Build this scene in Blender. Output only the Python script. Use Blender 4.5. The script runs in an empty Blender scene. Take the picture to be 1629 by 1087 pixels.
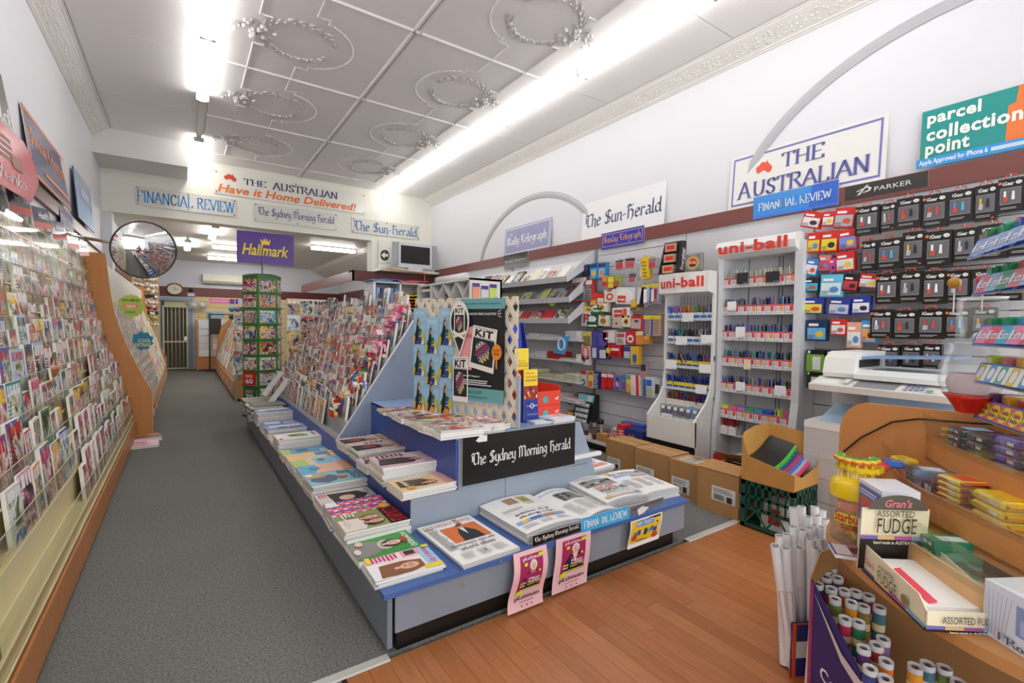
import bpy, math, random
from mathutils import Vector, Matrix
rnd = random.Random(11)
SC = bpy.context.scene
COL = SC.collection
PI = math.pi
# ------------------------------------------------------------------ camera
RC = ((0.8249173684275841, 0.0085119333664578, -0.5651892446401243),
      (-0.5651216099713903, 0.03400445217592893, -0.8243065347160353),
      (0.012202508342675875, 0.999385433265154, 0.03286114069181076))
RM = Matrix(RC); FPX = 763.596; CH = 1.4
cd = bpy.data.cameras.new('camera'); cam = bpy.data.objects.new('camera', cd); COL.objects.link(cam)
cam.matrix_world = Matrix.Translation((0, 0, CH)) @ RM.to_4x4()
cd.sensor_width = 36; cd.lens = 36 * FPX / 1629; cd.clip_start = .05; cd.clip_end = 100
SC.camera = cam
def at(px, py, ax, val):
    """the point of a world plane (axis ax = val) that the photograph shows at a pixel"""
    d = RM @ Vector((px - 814.5, -(py - 543.5), -FPX)); o = Vector((0, 0, CH))
    return o + d * ((val - o[ax]) / d[ax])
# ------------------------------------------------------------------ world, light, exposure
SC.view_settings.view_transform = 'Standard'; SC.view_settings.look = 'None'
SC.view_settings.exposure = 0.6; SC.view_settings.gamma = 1; SC.view_settings.use_curve_mapping = False
W = bpy.data.worlds.new('world'); SC.world = W; W.use_nodes = True
W.node_tree.nodes['Background'].inputs[0].default_value = (.93, .96, 1, 1)
W.node_tree.nodes['Background'].inputs[1].default_value = .95
TUBE_STRENGTH = 7.6
BACK_TUBE = 17.0
def area(name, loc, rot, sx, sy, power, col=(1, 1, 1)):
    l = bpy.data.lights.new(name, 'AREA'); l.shape = 'RECTANGLE'; l.size = sx; l.size_y = sy; l.energy = power; l.color = col
    o = bpy.data.objects.new(name, l); COL.objects.link(o); o.location = loc; o.rotation_euler = rot; return o
# daylight through the shopfront behind the camera
area('shopfront_daylight', (1.7, -1.35, 2.0), (PI / 2, 0, 0), 5.2, 3.2, 52, (.96, .98, 1))
# ------------------------------------------------------------------ colour
def lin(h):
    if isinstance(h, str):
        h = h.lstrip('#'); c = [int(h[i:i + 2], 16) / 255 for i in (0, 2, 4)]
    else: c = h
    return tuple(x / 12.92 if x <= .04045 else ((x + .055) / 1.055) ** 2.4 for x in c) + (1,)
# ------------------------------------------------------------------ materials
MATS = {}
def newmat(name):
    m = bpy.data.materials.new(name); m.use_nodes = True; MATS[name] = m
    nt = m.node_tree; b = nt.nodes['Principled BSDF']; return m, nt, b
def colnode(nt):
    n = nt.nodes.new('ShaderNodeAttribute'); n.attribute_name = 'Col'; return n
def simple(name, rough=.5, metal=0, spec=.5, bump=0, bscale=60, var=0):
    m, nt, b = newmat(name); a = colnode(nt)
    b.inputs['Roughness'].default_value = rough; b.inputs['Metallic'].default_value = metal
    b.inputs['Specular IOR Level'].default_value = spec
    src = a.outputs['Color']
    if bump or var:
        t = nt.nodes.new('ShaderNodeTexCoord'); n = nt.nodes.new('ShaderNodeTexNoise'); n.inputs['Scale'].default_value = bscale
        n.inputs['Detail'].default_value = 4; nt.links.new(t.outputs['Object'], n.inputs['Vector'])
        if bump:
            bp = nt.nodes.new('ShaderNodeBump'); bp.inputs['Strength'].default_value = bump; bp.inputs['Distance'].default_value = .003
            nt.links.new(n.outputs['Fac'], bp.inputs['Height']); nt.links.new(bp.outputs['Normal'], b.inputs['Normal'])
        if var:
            mr = nt.nodes.new('ShaderNodeMapRange'); mr.inputs[3].default_value = 1 - var; mr.inputs[4].default_value = 1 + var * .4
            mx = nt.nodes.new('ShaderNodeMix'); mx.data_type = 'RGBA'; mx.blend_type = 'MULTIPLY'; mx.inputs[0].default_value = 1
            nt.links.new(n.outputs['Fac'], mr.inputs[0]); nt.links.new(src, mx.inputs[6]); nt.links.new(mr.outputs[0], mx.inputs[7]); src = mx.outputs[2]
    nt.links.new(src, b.inputs['Base Color'])
    return m
simple('paint', .55, bump=.15, bscale=25)
simple('ceilpaint', .5, bump=.1, bscale=12)
simple('paper', .6); simple('print', .42); simple('gloss', .18); simple('plastic', .35); simple('steel', .3, 1)
simple('chalk', .8, var=.1, bscale=8); simple('card', .75, var=.12, bscale=14, bump=.2); simple('fabric', .9, bump=.4, bscale=200)
simple('laminate', .35, var=.06, bscale=5); simple('foil', .22, .9)
# worn painted mdf of the newspaper stand: scuffs where paint has come off
m, nt, b = newmat('standpaint'); a = colnode(nt); b.inputs['Roughness'].default_value = .42
t = nt.nodes.new('ShaderNodeTexCoord')
n = nt.nodes.new('ShaderNodeTexNoise'); n.inputs['Scale'].default_value = 7; n.inputs['Detail'].default_value = 7; n.inputs['Roughness'].default_value = .62
n2 = nt.nodes.new('ShaderNodeTexNoise'); n2.inputs['Scale'].default_value = 2.4
r = nt.nodes.new('ShaderNodeValToRGB'); r.color_ramp.elements[0].position = .695; r.color_ramp.elements[0].color = (0, 0, 0, 1); r.color_ramp.elements[1].position = .70
mx = nt.nodes.new('ShaderNodeMix'); mx.data_type = 'RGBA'; mx.inputs[7].default_value = lin('8f8a70')
mr = nt.nodes.new('ShaderNodeMapRange'); mr.inputs[3].default_value = .86; mr.inputs[4].default_value = 1.1
mm = nt.nodes.new('ShaderNodeMix'); mm.data_type = 'RGBA'; mm.blend_type = 'MULTIPLY'; mm.inputs[0].default_value = 1
for s, d in ((t.outputs['Object'], n.inputs['Vector']), (t.outputs['Object'], n2.inputs['Vector']), (n.outputs['Fac'], r.inputs[0]), (r.outputs[0], mx.inputs[0]),
             (n2.outputs['Fac'], mr.inputs[0]), (a.outputs['Color'], mm.inputs[6]), (mr.outputs[0], mm.inputs[7]), (mm.outputs[2], mx.inputs[6]), (mx.outputs[2], b.inputs['Base Color'])):
    nt.links.new(s, d)
# wood: grain along local X of each board
def woodmat(name, axis_scale, strength=.35, rough=.33, scale=1.0):
    m, nt, b = newmat(name); a = colnode(nt); t = nt.nodes.new('ShaderNodeTexCoord'); oi = nt.nodes.new('ShaderNodeObjectInfo')
    mp = nt.nodes.new('ShaderNodeMapping'); mp.inputs['Scale'].default_value = axis_scale
    ad = nt.nodes.new('ShaderNodeVectorMath'); ad.operation = 'ADD'
    sc = nt.nodes.new('ShaderNodeMath'); sc.operation = 'MULTIPLY'; sc.inputs[1].default_value = 37
    n = nt.nodes.new('ShaderNodeTexNoise'); n.inputs['Scale'].default_value = 3 * scale; n.inputs['Detail'].default_value = 6; n.inputs['Distortion'].default_value = .8
    mr = nt.nodes.new('ShaderNodeMapRange'); mr.inputs[1].default_value = .3; mr.inputs[2].default_value = .7; mr.inputs[3].default_value = 1 - strength; mr.inputs[4].default_value = 1 + strength * .6
    mx = nt.nodes.new('ShaderNodeMix'); mx.data_type = 'RGBA'; mx.blend_type = 'MULTIPLY'; mx.inputs[0].default_value = 1
    L = nt.links.new
    L(oi.outputs['Random'], sc.inputs[0]); L(t.outputs['Object'], ad.inputs[0]); L(sc.outputs[0], ad.inputs[1]); L(ad.outputs[0], mp.inputs[0]); L(mp.outputs[0], n.inputs['Vector'])
    L(n.outputs['Fac'], mr.inputs[0]); L(a.outputs['Color'], mx.inputs[6]); L(mr.outputs[0], mx.inputs[7]); L(mx.outputs[2], b.inputs['Base Color'])
    b.inputs['Roughness'].default_value = rough; return m
woodmat('floorwood', (9, .8, 1), .16, .3, 2)
woodmat('ply', (2, 2, .25), .08, .4, 1.5)
# carpet
m, nt, b = newmat('carpet'); a = colnode(nt); b.inputs['Roughness'].default_value = .95; b.inputs['Specular IOR Level'].default_value = .15
t = nt.nodes.new('ShaderNodeTexCoord'); n = nt.nodes.new('ShaderNodeTexNoise'); n.inputs['Scale'].default_value = 95; n.inputs['Detail'].default_value = 2
n2 = nt.nodes.new('ShaderNodeTexNoise'); n2.inputs['Scale'].default_value = 1.3; n2.inputs['Detail'].default_value = 3
v = nt.nodes.new('ShaderNodeTexVoronoi'); v.inputs['Scale'].default_value = 130
mr = nt.nodes.new('ShaderNodeMapRange'); mr.inputs[1].default_value = .3; mr.inputs[2].default_value = .7; mr.inputs[3].default_value = .62; mr.inputs[4].default_value = 1.3
mr2 = nt.nodes.new('ShaderNodeMapRange'); mr2.inputs[3].default_value = .9; mr2.inputs[4].default_value = 1.12
mx = nt.nodes.new('ShaderNodeMix'); mx.data_type = 'RGBA'; mx.blend_type = 'MULTIPLY'; mx.inputs[0].default_value = 1
my = nt.nodes.new('ShaderNodeMix'); my.data_type = 'RGBA'; my.blend_type = 'MULTIPLY'; my.inputs[0].default_value = 1
bp = nt.nodes.new('ShaderNodeBump'); bp.inputs['Strength'].default_value = .5; bp.inputs['Distance'].default_value = .004
for s, d in ((t.outputs['Object'], n.inputs['Vector']), (t.outputs['Object'], n2.inputs['Vector']), (t.outputs['Object'], v.inputs['Vector']), (n.outputs['Fac'], mr.inputs[0]), (n2.outputs['Fac'], mr2.inputs[0]),
             (a.outputs['Color'], mx.inputs[6]), (mr.outputs[0], mx.inputs[7]), (mx.outputs[2], my.inputs[6]), (mr2.outputs[0], my.inputs[7]), (my.outputs[2], b.inputs['Base Color']),
             (v.outputs['Distance'], bp.inputs['Height']), (bp.outputs['Normal'], b.inputs['Normal'])): nt.links.new(s, d)
# clear acrylic: thin sheet, see-through with a reflection at grazing angles
def acrylic(name, tint, haze=.06):
    m, nt, b = newmat(name); nt.nodes.remove(b); out = nt.nodes['Material Output']
    tr = nt.nodes.new('ShaderNodeBsdfTransparent'); tr.inputs[0].default_value = lin(tint)
    gl = nt.nodes.new('ShaderNodeBsdfGlossy'); gl.inputs['Roughness'].default_value = .06
    lw = nt.nodes.new('ShaderNodeLayerWeight'); lw.inputs[0].default_value = .25
    df = nt.nodes.new('ShaderNodeBsdfDiffuse'); df.inputs[0].default_value = lin('e4e2d8')
    m1 = nt.nodes.new('ShaderNodeMixShader'); m2 = nt.nodes.new('ShaderNodeMixShader'); m2.inputs[0].default_value = haze
    mr = nt.nodes.new('ShaderNodeMapRange'); mr.inputs[3].default_value = .02; mr.inputs[4].default_value = .18
    L = nt.links.new
    L(lw.outputs['Fresnel'], mr.inputs[0]); L(mr.outputs[0], m1.inputs[0]); L(tr.outputs[0], m1.inputs[1]); L(gl.outputs[0], m1.inputs[2])
    L(m1.outputs[0], m2.inputs[1]); L(df.outputs[0], m2.inputs[2]); L(m2.outputs[0], out.inputs[0]); return m
acrylic('acrylic', 'f8f9f4', .025); acrylic('clearplastic', 'f4f6f8', .11)
m, nt, b = newmat('mirror'); b.inputs['Metallic'].default_value = 1; b.inputs['Roughness'].default_value = .015; b.inputs['Base Color'].default_value = (.86, .87, .88, 1)
def emitter(name, strength, col=(1, 1, 1)):
    m, nt, b = newmat(name); b.inputs['Base Color'].default_value = (.9, .9, .9, 1)
    b.inputs['Emission Color'].default_value = (*col, 1); b.inputs['Emission Strength'].default_value = strength
emitter('tube_light', TUBE_STRENGTH, (1, .985, .96)); emitter('back_light', BACK_TUBE, (1, .98, .94))
# printed covers: a different print on every object (object colour + random), laid out by the face's own UV
def covermat(name, pal, photo=.62, seed=0, top=.76, letters=13, big=2.6, flat=0.0):
    m, nt, b = newmat(name); b.inputs['Roughness'].default_value = .35; N = nt.nodes.new; L = nt.links.new
    uv = N('ShaderNodeTexCoord'); oi = N('ShaderNodeObjectInfo')
    off = N('ShaderNodeMath'); off.operation = 'MULTIPLY_ADD'; off.inputs[1].default_value = 91.7; off.inputs[2].default_value = seed; L(oi.outputs['Random'], off.inputs[0])
    add = N('ShaderNodeVectorMath'); add.operation = 'ADD'; L(uv.outputs['UV'], add.inputs[0]); L(off.outputs[0], add.inputs[1])
    sx = N('ShaderNodeSeparateXYZ'); L(uv.outputs['UV'], sx.inputs[0])
    def math_(op, a_, b_):
        q = N('ShaderNodeMath'); q.operation = op
        for i, x in enumerate((a_, b_)):
            if isinstance(x, (int, float)): q.inputs[i].default_value = x
            elif x is not None: L(x, q.inputs[i])
        return q.outputs[0]
    def mix(f, a_, b_):
        q = N('ShaderNodeMix'); q.data_type = 'RGBA'
        for i, x in ((0, f), (6, a_), (7, b_)):
            if isinstance(x, tuple): q.inputs[i].default_value = x
            elif isinstance(x, (int, float)): q.inputs[i].default_value = x
            else: L(x, q.inputs[i])
        return q.outputs[2]
    n = N('ShaderNodeTexNoise'); n.inputs['Scale'].default_value = big; n.inputs['Detail'].default_value = 2.5; n.inputs['Distortion'].default_value = .6; L(add.outputs[0], n.inputs['Vector'])
    cr = N('ShaderNodeValToRGB'); cr.color_ramp.interpolation = 'LINEAR'; els = cr.color_ramp.elements
    pos = [.33, .42, .48, .53, .6, .68]
    els[0].position = pos[0]; els[0].color = lin(pal[0]); els[1].position = pos[-1]; els[1].color = lin(pal[5])
    for i in (1, 2, 3, 4):
        e = els.new(pos[i]); e.color = lin(pal[i])
    L(n.outputs['Fac'], cr.inputs[0])
    base = oi.outputs['Color']
    # picture blob in the middle of the sheet
    du = math_('ABSOLUTE', math_('SUBTRACT', sx.outputs[0], .5), None); dv = math_('ABSOLUTE', math_('SUBTRACT', sx.outputs[1], .42), None)
    n3 = N('ShaderNodeTexNoise'); n3.inputs['Scale'].default_value = 3; L(add.outputs[0], n3.inputs['Vector'])
    rr = math_('ADD', math_('MAXIMUM', du, dv), math_('MULTIPLY', math_('SUBTRACT', n3.outputs['Fac'], .5), .9))
    inpic = math_('LESS_THAN', rr, photo * .6)
    c = mix(inpic, base, cr.outputs[0])
    # masthead: blocky letters
    w = N('ShaderNodeTexNoise'); w.noise_dimensions = '1D'; w.inputs['Scale'].default_value = letters; w.inputs['Detail'].default_value = 0
    L(math_('ADD', sx.outputs[0], off.outputs[0]), w.inputs['W'])
    band = math_('MULTIPLY', math_('GREATER_THAN', sx.outputs[1], top), math_('LESS_THAN', sx.outputs[1], .95))
    inner = math_('MULTIPLY', math_('GREATER_THAN', sx.outputs[0], .07), math_('LESS_THAN', sx.outputs[0], .93))
    let = math_('MULTIPLY', math_('GREATER_THAN', w.outputs['Fac'], .47), math_('MULTIPLY', band, inner))
    hue = N('ShaderNodeValToRGB'); hue.color_ramp.interpolation = 'CONSTANT'
    he = hue.color_ramp.elements; he[0].color = lin('c9202c'); he[1].position = .2; he[1].color = lin('fdfdfb')
    for p_, c_ in ((.4, '16161a'), (.6, 'f2f2f0'), (.72, 'd11f6e'), (.82, '1d3f94'), (.91, 'ffd21c')):
        e = he.new(p_); e.color = lin(c_)
    L(math_('FRACT', math_('MULTIPLY', oi.outputs['Random'], 7.31), None), hue.inputs[0])
    c = mix(let, c, hue.outputs[0])
    # text lines in the left column and foot
    row = math_('GREATER_THAN', math_('FRACT', math_('MULTIPLY', sx.outputs[1], 15), None), .5)
    w2 = N('ShaderNodeTexNoise'); w2.inputs['Scale'].default_value = 26; w2.inputs['Detail'].default_value = 0; L(add.outputs[0], w2.inputs['Vector'])
    tx = math_('MULTIPLY', math_('MULTIPLY', row, math_('GREATER_THAN', w2.outputs['Fac'], .46)), math_('MULTIPLY', math_('LESS_THAN', sx.outputs[0], .42), math_('LESS_THAN', sx.outputs[1], .7)))
    n5 = N('ShaderNodeTexNoise'); n5.inputs['Scale'].default_value = 1.7; L(add.outputs[0], n5.inputs['Vector'])
    tx = math_('MULTIPLY', tx, math_('GREATER_THAN', n5.outputs['Fac'], .48))
    c = mix(tx, c, hue.outputs[0])
    L(c, b.inputs['Base Color']); return m
covermat('cover_a', ['1f1a18', '6a4a3c', 'd0a084', 'e6dccf', '8f8a86', 'c9302c'], .8, 1)
covermat('cover_b', ['1d2430', '4c5b6c', 'a8b3ba', 'd9a587', '93402f', 'e2c35b'], .7, 5, .74, 10, 3.4)
covermat('cover_c', ['2a3022', '6d7f4a', 'c7c8b2', 'e5e0d6', '6b93b9', '2d4d84'], .65, 9, .78, 16, 2.2)
covermat('cover_d', ['2a2028', '90536c', 'd8a4a4', 'ebe2df', 'c9926c', '5b3a30'], .85, 13, .72, 9, 3.0)
COVERS = ['cover_a', 'cover_b', 'cover_c', 'cover_d']
# ------------------------------------------------------------------ mesh builder
BASES = {}
class MB:
    def __init__(s, mat='paint', col='ffffff'):
        s.v = []; s.f = []; s.c = []; s.m = []; s.sm = []; s.mat = mat; s.col = col; s.smooth = False; s.T = None; s.uv = []
    def set(s, mat=None, col=None, smooth=None):
        if mat: s.mat = mat
        if col: s.col = col
        if smooth is not None: s.smooth = smooth
        return s
    def V(s, p):
        p = Vector(p)
        if s.T is not None: p = s.T @ p
        s.v.append(p); return len(s.v) - 1
    def F(s, idx, col=None, mat=None, uv=None, smooth=None):
        s.f.append(tuple(idx)); s.c.append(col or s.col); s.m.append(mat or s.mat); s.sm.append(s.smooth if smooth is None else smooth); s.uv.append(uv)
    def poly(s, pts, col=None, mat=None, uv=None): s.F([s.V(p) for p in pts], col, mat, uv)
    def box(s, c, d, col=None, mat=None, rot=None, front=None, fmat=None, fcol=None, bev=0):
        """box of centre c, size d; front = which face ('x-','x+','y-','y+','z+') gets fmat / fcol with UVs"""
        cx, cy, cz = c; hx, hy, hz = d[0] / 2, d[1] / 2, d[2] / 2
        P = [(-hx, -hy, -hz), (hx, -hy, -hz), (hx, hy, -hz), (-hx, hy, -hz), (-hx, -hy, hz), (hx, -hy, hz), (hx, hy, hz), (-hx, hy, hz)]
        R = rot if rot is not None else None
        if bev:
            b_ = bev
            ring = lambda z, k: [(-hx + k, -hy, z), (hx - k, -hy, z), (hx, -hy + k, z), (hx, hy - k, z), (hx - k, hy, z), (-hx + k, hy, z), (-hx, hy - k, z), (-hx, -hy + k, z)]
            def rg(z, ins): return [((x - math.copysign(ins, x)) , (y - math.copysign(ins, y)), z) for x, y, z in ring(z, b_)]
            L_ = [rg(-hz, b_ * .8), rg(-hz + b_, 0), rg(hz - b_, 0), rg(hz, b_ * .8)]
            ids = [[s.V((Vector((cx, cy, cz)) + (R @ Vector(p) if R is not None else Vector(p)))) for p in r_] for r_ in L_]
            for k in range(3):
                for i in range(8):
                    j = (i + 1) % 8; s.F((ids[k][i], ids[k][j], ids[k + 1][j], ids[k + 1][i]), col, mat)
            s.F(ids[0][::-1], col, mat); s.F(ids[3], col, mat); return
        ids = [s.V(Vector((cx, cy, cz)) + (R @ Vector(p) if R is not None else Vector(p))) for p in P]
        q = {'z-': (3, 2, 1, 0), 'z+': (4, 5, 6, 7), 'y-': (0, 1, 5, 4), 'x+': (1, 2, 6, 5), 'y+': (2, 3, 7, 6), 'x-': (3, 0, 4, 7)}
        for k, fidx in q.items():
            fidx = [ids[i] for i in fidx]
            if k == front: s.F(fidx, fcol or col, fmat or mat, ((0, 0), (1, 0), (1, 1), (0, 1)))
            else: s.F(fidx, col, mat)
    def bx(s, x0, x1, y0, y1, z0, z1, **k): s.box(((x0 + x1) / 2, (y0 + y1) / 2, (z0 + z1) / 2), (abs(x1 - x0), abs(y1 - y0), abs(z1 - z0)), **k)
    def prism(s, pts, ext, col=None, mat=None, capcol=None, capmat=None):
        """pts: list of 3D points (planar, ordered), ext: extrusion vector"""
        e = Vector(ext); a_ = [s.V(p) for p in pts]; b_ = [s.V(Vector(p) + e) for p in pts]; n = len(pts)
        for i in range(n):
            j = (i + 1) % n; s.F((a_[i], a_[j], b_[j], b_[i]), col, mat)
        s.F(a_[::-1], capcol or col, capmat or mat); s.F(b_, capcol or col, capmat or mat)
    def cyl(s, p0, p1, r0, r1=None, n=12, col=None, mat=None, caps=True, capcol=None, capmat=None):
        r1 = r0 if r1 is None else r1; p0 = Vector(p0); p1 = Vector(p1); d = (p1 - p0).normalized()
        u = d.orthogonal().normalized(); w = d.cross(u)
        A = [s.V(p0 + (u * math.cos(2 * PI * i / n) + w * math.sin(2 * PI * i / n)) * r0) for i in range(n)]
        B = [s.V(p1 + (u * math.cos(2 * PI * i / n) + w * math.sin(2 * PI * i / n)) * r1) for i in range(n)]
        for i in range(n):
            j = (i + 1) % n; s.F((A[i], A[j], B[j], B[i]), col, mat, smooth=n > 6)
        if caps: s.F(A[::-1], capcol or col, capmat or mat, smooth=False); s.F(B, capcol or col, capmat or mat, smooth=False)
    def lathe(s, c, prof, n=20, col=None, mat=None, axis=None):
        """prof: (r, z) list; optional per-step colours as third item"""
        c = Vector(c); rings = []
        for p in prof:
            rings.append([s.V(c + Vector((p[0] * math.cos(2 * PI * i / n), p[0] * math.sin(2 * PI * i / n), p[1]))) for i in range(n)])
        for k in range(len(prof) - 1):
            cc = prof[k][2] if len(prof[k]) > 2 else col; mm_ = prof[k][3] if len(prof[k]) > 3 else mat
            for i in range(n):
                j = (i + 1) % n; s.F((rings[k][i], rings[k][j], rings[k + 1][j], rings[k + 1][i]), cc, mm_, smooth=True)
    def tube(s, pts, r, n=6, col=None, mat=None):
        for a_, b_ in zip(pts[:-1], pts[1:]): s.cyl(a_, b_, r, n=n, col=col, mat=mat)
    def ball(s, c, r, n=10, col=None, mat=None, sz=1):
        prof = [(max(1e-4, r * math.sin(PI * k / (n // 2 + 2))), -r * sz * math.cos(PI * k / (n // 2 + 2))) for k in range(n // 2 + 3)]
        s.lathe(c, prof, n, col, mat)
    def build(s, name, parent=None, world=True):
        me = bpy.data.meshes.new(name)
        vs = s.v
        if parent is not None and world and parent.name in BASES:
            iv = BASES[parent.name].inverted(); vs = [iv @ p for p in vs]
        me.from_pydata([tuple(p) for p in vs], [], s.f)
        names = []
        for x in s.m:
            if x not in names: names.append(x)
        for x in names: me.materials.append(MATS[x])
        ix = {x: i for i, x in enumerate(names)}
        me.polygons.foreach_set('material_index', [ix[x] for x in s.m]); me.polygons.foreach_set('use_smooth', s.sm)
        at_ = me.color_attributes.new('Col', 'FLOAT_COLOR', 'CORNER'); buf = []; cache = {}
        for f, c in zip(s.f, s.c):
            if c not in cache: cache[c] = lin(c)
            buf.extend(cache[c] * len(f))
        at_.data.foreach_set('color', buf)
        if any(s.uv):
            uvl = me.uv_layers.new(name='UV'); ub = []
            for f, u in zip(s.f, s.uv):
                if u:
                    for q in u: ub.extend(q)
                else: ub.extend([0, 0] * len(f))
            uvl.data.foreach_set('uv', ub)
        me.update()
        o = bpy.data.objects.new(name, me); COL.objects.link(o)
        if parent is not None:
            o.parent = parent
            if parent.name in BASES: BASES[o.name] = BASES[parent.name]
        return o
def thing(name, label, cat, loc=(0, 0, 0), rz=0, group=None):
    o = bpy.data.objects.new(name, None); COL.objects.link(o); o.location = loc; o.rotation_euler = (0, 0, rz); o.empty_display_size = .05
    BASES[o.name] = Matrix.Translation(loc) @ Matrix.Rotation(rz, 4, 'Z')
    o['label'] = label; o['category'] = cat
    if group: o['group'] = group
    return o
def tag(o, label, cat, group=None, kind=None):
    o['label'] = label; o['category'] = cat
    if group: o['group'] = group
    if kind: o['kind'] = kind
    return o
def struct(o): o['kind'] = 'structure'; return o
def dup(root, loc, rot=None, label=None, color=None):
    r = root.copy(); COL.objects.link(r); r.location = loc
    if rot is not None: r.rotation_euler = rot
    if label: r['label'] = label
    if color is not None: r.color = color
    for ch in list(root.children):
        c = ch.copy(); COL.objects.link(c); c.parent = r
        for g in ch.children:
            d = g.copy(); COL.objects.link(d); d.parent = c
    return r
def recenter(o, p):
    """move a one-mesh thing's origin to p without moving its shape"""
    o.data.transform(Matrix.Translation(-Vector(p))); o.location = p; return o
# ------------------------------------------------------------------ lettering
GL = {
 'a': (.5, '.2,.6 .4,.5 .4,.1 .52,0|.4,.35 .1,.25 .05,.1 .2,0 .4,.12'), 'd': (.5, '.42,1 .42,.08 .52,0|.42,.5 .22,.6 .05,.45 .05,.12 .22,0 .42,.12'),
 'e': (.44, '.05,.32 .4,.4 .35,.55 .2,.6 .05,.45 .05,.12 .2,0 .4,.1'), 'g': (.46, '.4,.5 .2,.6 .05,.45 .05,.2 .2,.1 .4,.2|.42,.6 .42,-.2 .2,-.35 .02,-.25'),
 'h': (.52, '.1,1 .1,0|.1,.45 .3,.6 .42,.5 .42,0 .5,-.08'), 'i': (.22, '.08,.6 .08,.05 .18,0|.05,.85 .12,.8'), 'l': (.22, '.08,1 .08,.08 .2,0'),
 'n': (.5, '.08,.6 .08,0|.08,.48 .3,.6 .4,.5 .4,.06 .5,0'), 'm': (.78, '.08,.6 .08,0|.08,.48 .24,.6 .36,.5 .36,0|.36,.48 .54,.6 .66,.5 .66,.06 .76,0'),
 'o': (.46, '.2,.6 .05,.45 .05,.12 .22,0 .4,.14 .4,.47 .2,.6'), 'r': (.38, '.08,.6 .08,0|.08,.45 .25,.6 .36,.5'), 'u': (.5, '.05,.6 .05,.1 .2,0 .4,.12|.4,.6 .4,.06 .5,0'),
 'y': (.46, '.05,.6 .05,.12 .2,.02 .4,.15|.4,.6 .4,-.15 .2,-.35 .02,-.28'), 'p': (.48, '.1,.6 .1,-.35|.1,.5 .28,.6 .42,.48 .42,.12 .28,0 .1,.1'),
 't': (.34, '.15,.85 .15,.1 .3,0|.02,.6 .32,.6'), 'f': (.34, '.35,.95 .2,1 .15,.85 .15,0|.02,.6 .32,.6'), 'k': (.46, '.1,1 .1,0|.4,.6 .12,.3 .42,0'),
 'T': (.66, '0,.8 .1,.98 .35,.9 .6,1 .75,.92|.38,.9 .3,.75 .3,.15 .45,0 .65,.12|.12,.75 .12,.3'),
 'S': (.66, '.6,.85 .4,1 .12,.85 .12,.62 .3,.52 .5,.45 .6,.3 .5,.08 .25,0 .05,.12|.35,.95 .35,.05'),
 'M': (1.0, '.12,.86 .12,0|.0,.86 .22,1 .45,.84 .45,.04|.45,.8 .62,1 .86,.84 .86,.08 .96,0'),
 'H': (.76, '.18,1 .18,.0|.18,.48 .42,.64 .62,.5 .62,.08 .5,-.12|.0,.86 .2,1 .44,.88 .62,.98'),
 'D': (.7, '.15,.95 .15,.05|.02,.95 .4,1 .62,.8 .62,.25 .4,0 .05,.05|.3,.9 .3,.1'), '-': (.3, '.04,.32 .26,.38'), ' ': (.3, '')}
GS = {
 'A': (.7, '0,0 .34,1 .68,0|.12,.36 .55,.36'), 'E': (.62, '.1,0 .1,1|.1,1 .54,1 .54,.82|.1,.52 .42,.52|.1,0 .56,0 .56,.2'), 'F': (.58, '.1,0 .1,1|.1,1 .54,1 .54,.8|.1,.52 .42,.52'),
 'I': (.24, '.12,0 .12,1'), 'N': (.74, '.1,0 .1,1 .62,0 .62,1'), 'C': (.68, '~.62,.75 .5,.98 .3,1 .1,.75 .06,.5 .1,.25 .3,0 .5,.02 .64,.25'), 'L': (.56, '.1,1 .1,0|.1,0 .52,0 .52,.2'),
 'R': (.7, '.1,0 .1,1|~.1,1 .45,1 .56,.85 .5,.6 .1,.52|.32,.52 .66,0'), 'V': (.68, '0,1 .34,0 .66,1'), 'W': (.98, '0,1 .26,0 .48,1|.48,1 .72,0 .95,1'), 'T': (.64, '.32,0 .32,1|.02,.82 .02,1 .62,1 .62,.82'),
 'H': (.74, '.1,0 .1,1|.62,0 .62,1|.1,.52 .62,.52'), 'U': (.74, '~.1,1 .1,.3 .2,.02 .5,.02 .62,.3 .62,1'), 'S': (.56, '~.48,.78 .42,1 .2,1 .08,.82 .12,.6 .42,.42 .5,.2 .36,0 .15,0 .05,.22'),
 'P': (.6, '.1,0 .1,1|~.1,1 .45,1 .58,.75 .45,.48 .1,.48'), 'D': (.7, '.1,0 .1,1|~.1,1 .4,1 .62,.75 .62,.25 .4,0 .1,0'), 'Y': (.66, '0,1 .32,.48 .32,0|.32,.48 .64,1'), ' ': (.34, ''), '-': (.3, '.04,.4 .26,.4')}
def chaikin(p, k=2):
    for _ in range(k):
        q = [p[0]]
        for a_, b_ in zip(p[:-1], p[1:]):
            q += [(a_[0] * .75 + b_[0] * .25, a_[1] * .75 + b_[1] * .25), (a_[0] * .25 + b_[0] * .75, a_[1] * .25 + b_[1] * .75)]
        q.append(p[-1]); p = q
    return p
def hull(pts):
    pts = sorted(set((round(x, 5), round(y, 5)) for x, y in pts)); 
    def half(ps):
        h = []
        for p in ps:
            while len(h) > 1 and (h[-1][0] - h[-2][0]) * (p[1] - h[-2][1]) - (h[-1][1] - h[-2][1]) * (p[0] - h[-2][0]) <= 0: h.pop()
            h.append(p)
        return h
    a_ = half(pts); b_ = half(pts[::-1]); return a_[:-1] + b_[:-1]
TEXTS = {}
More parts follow.
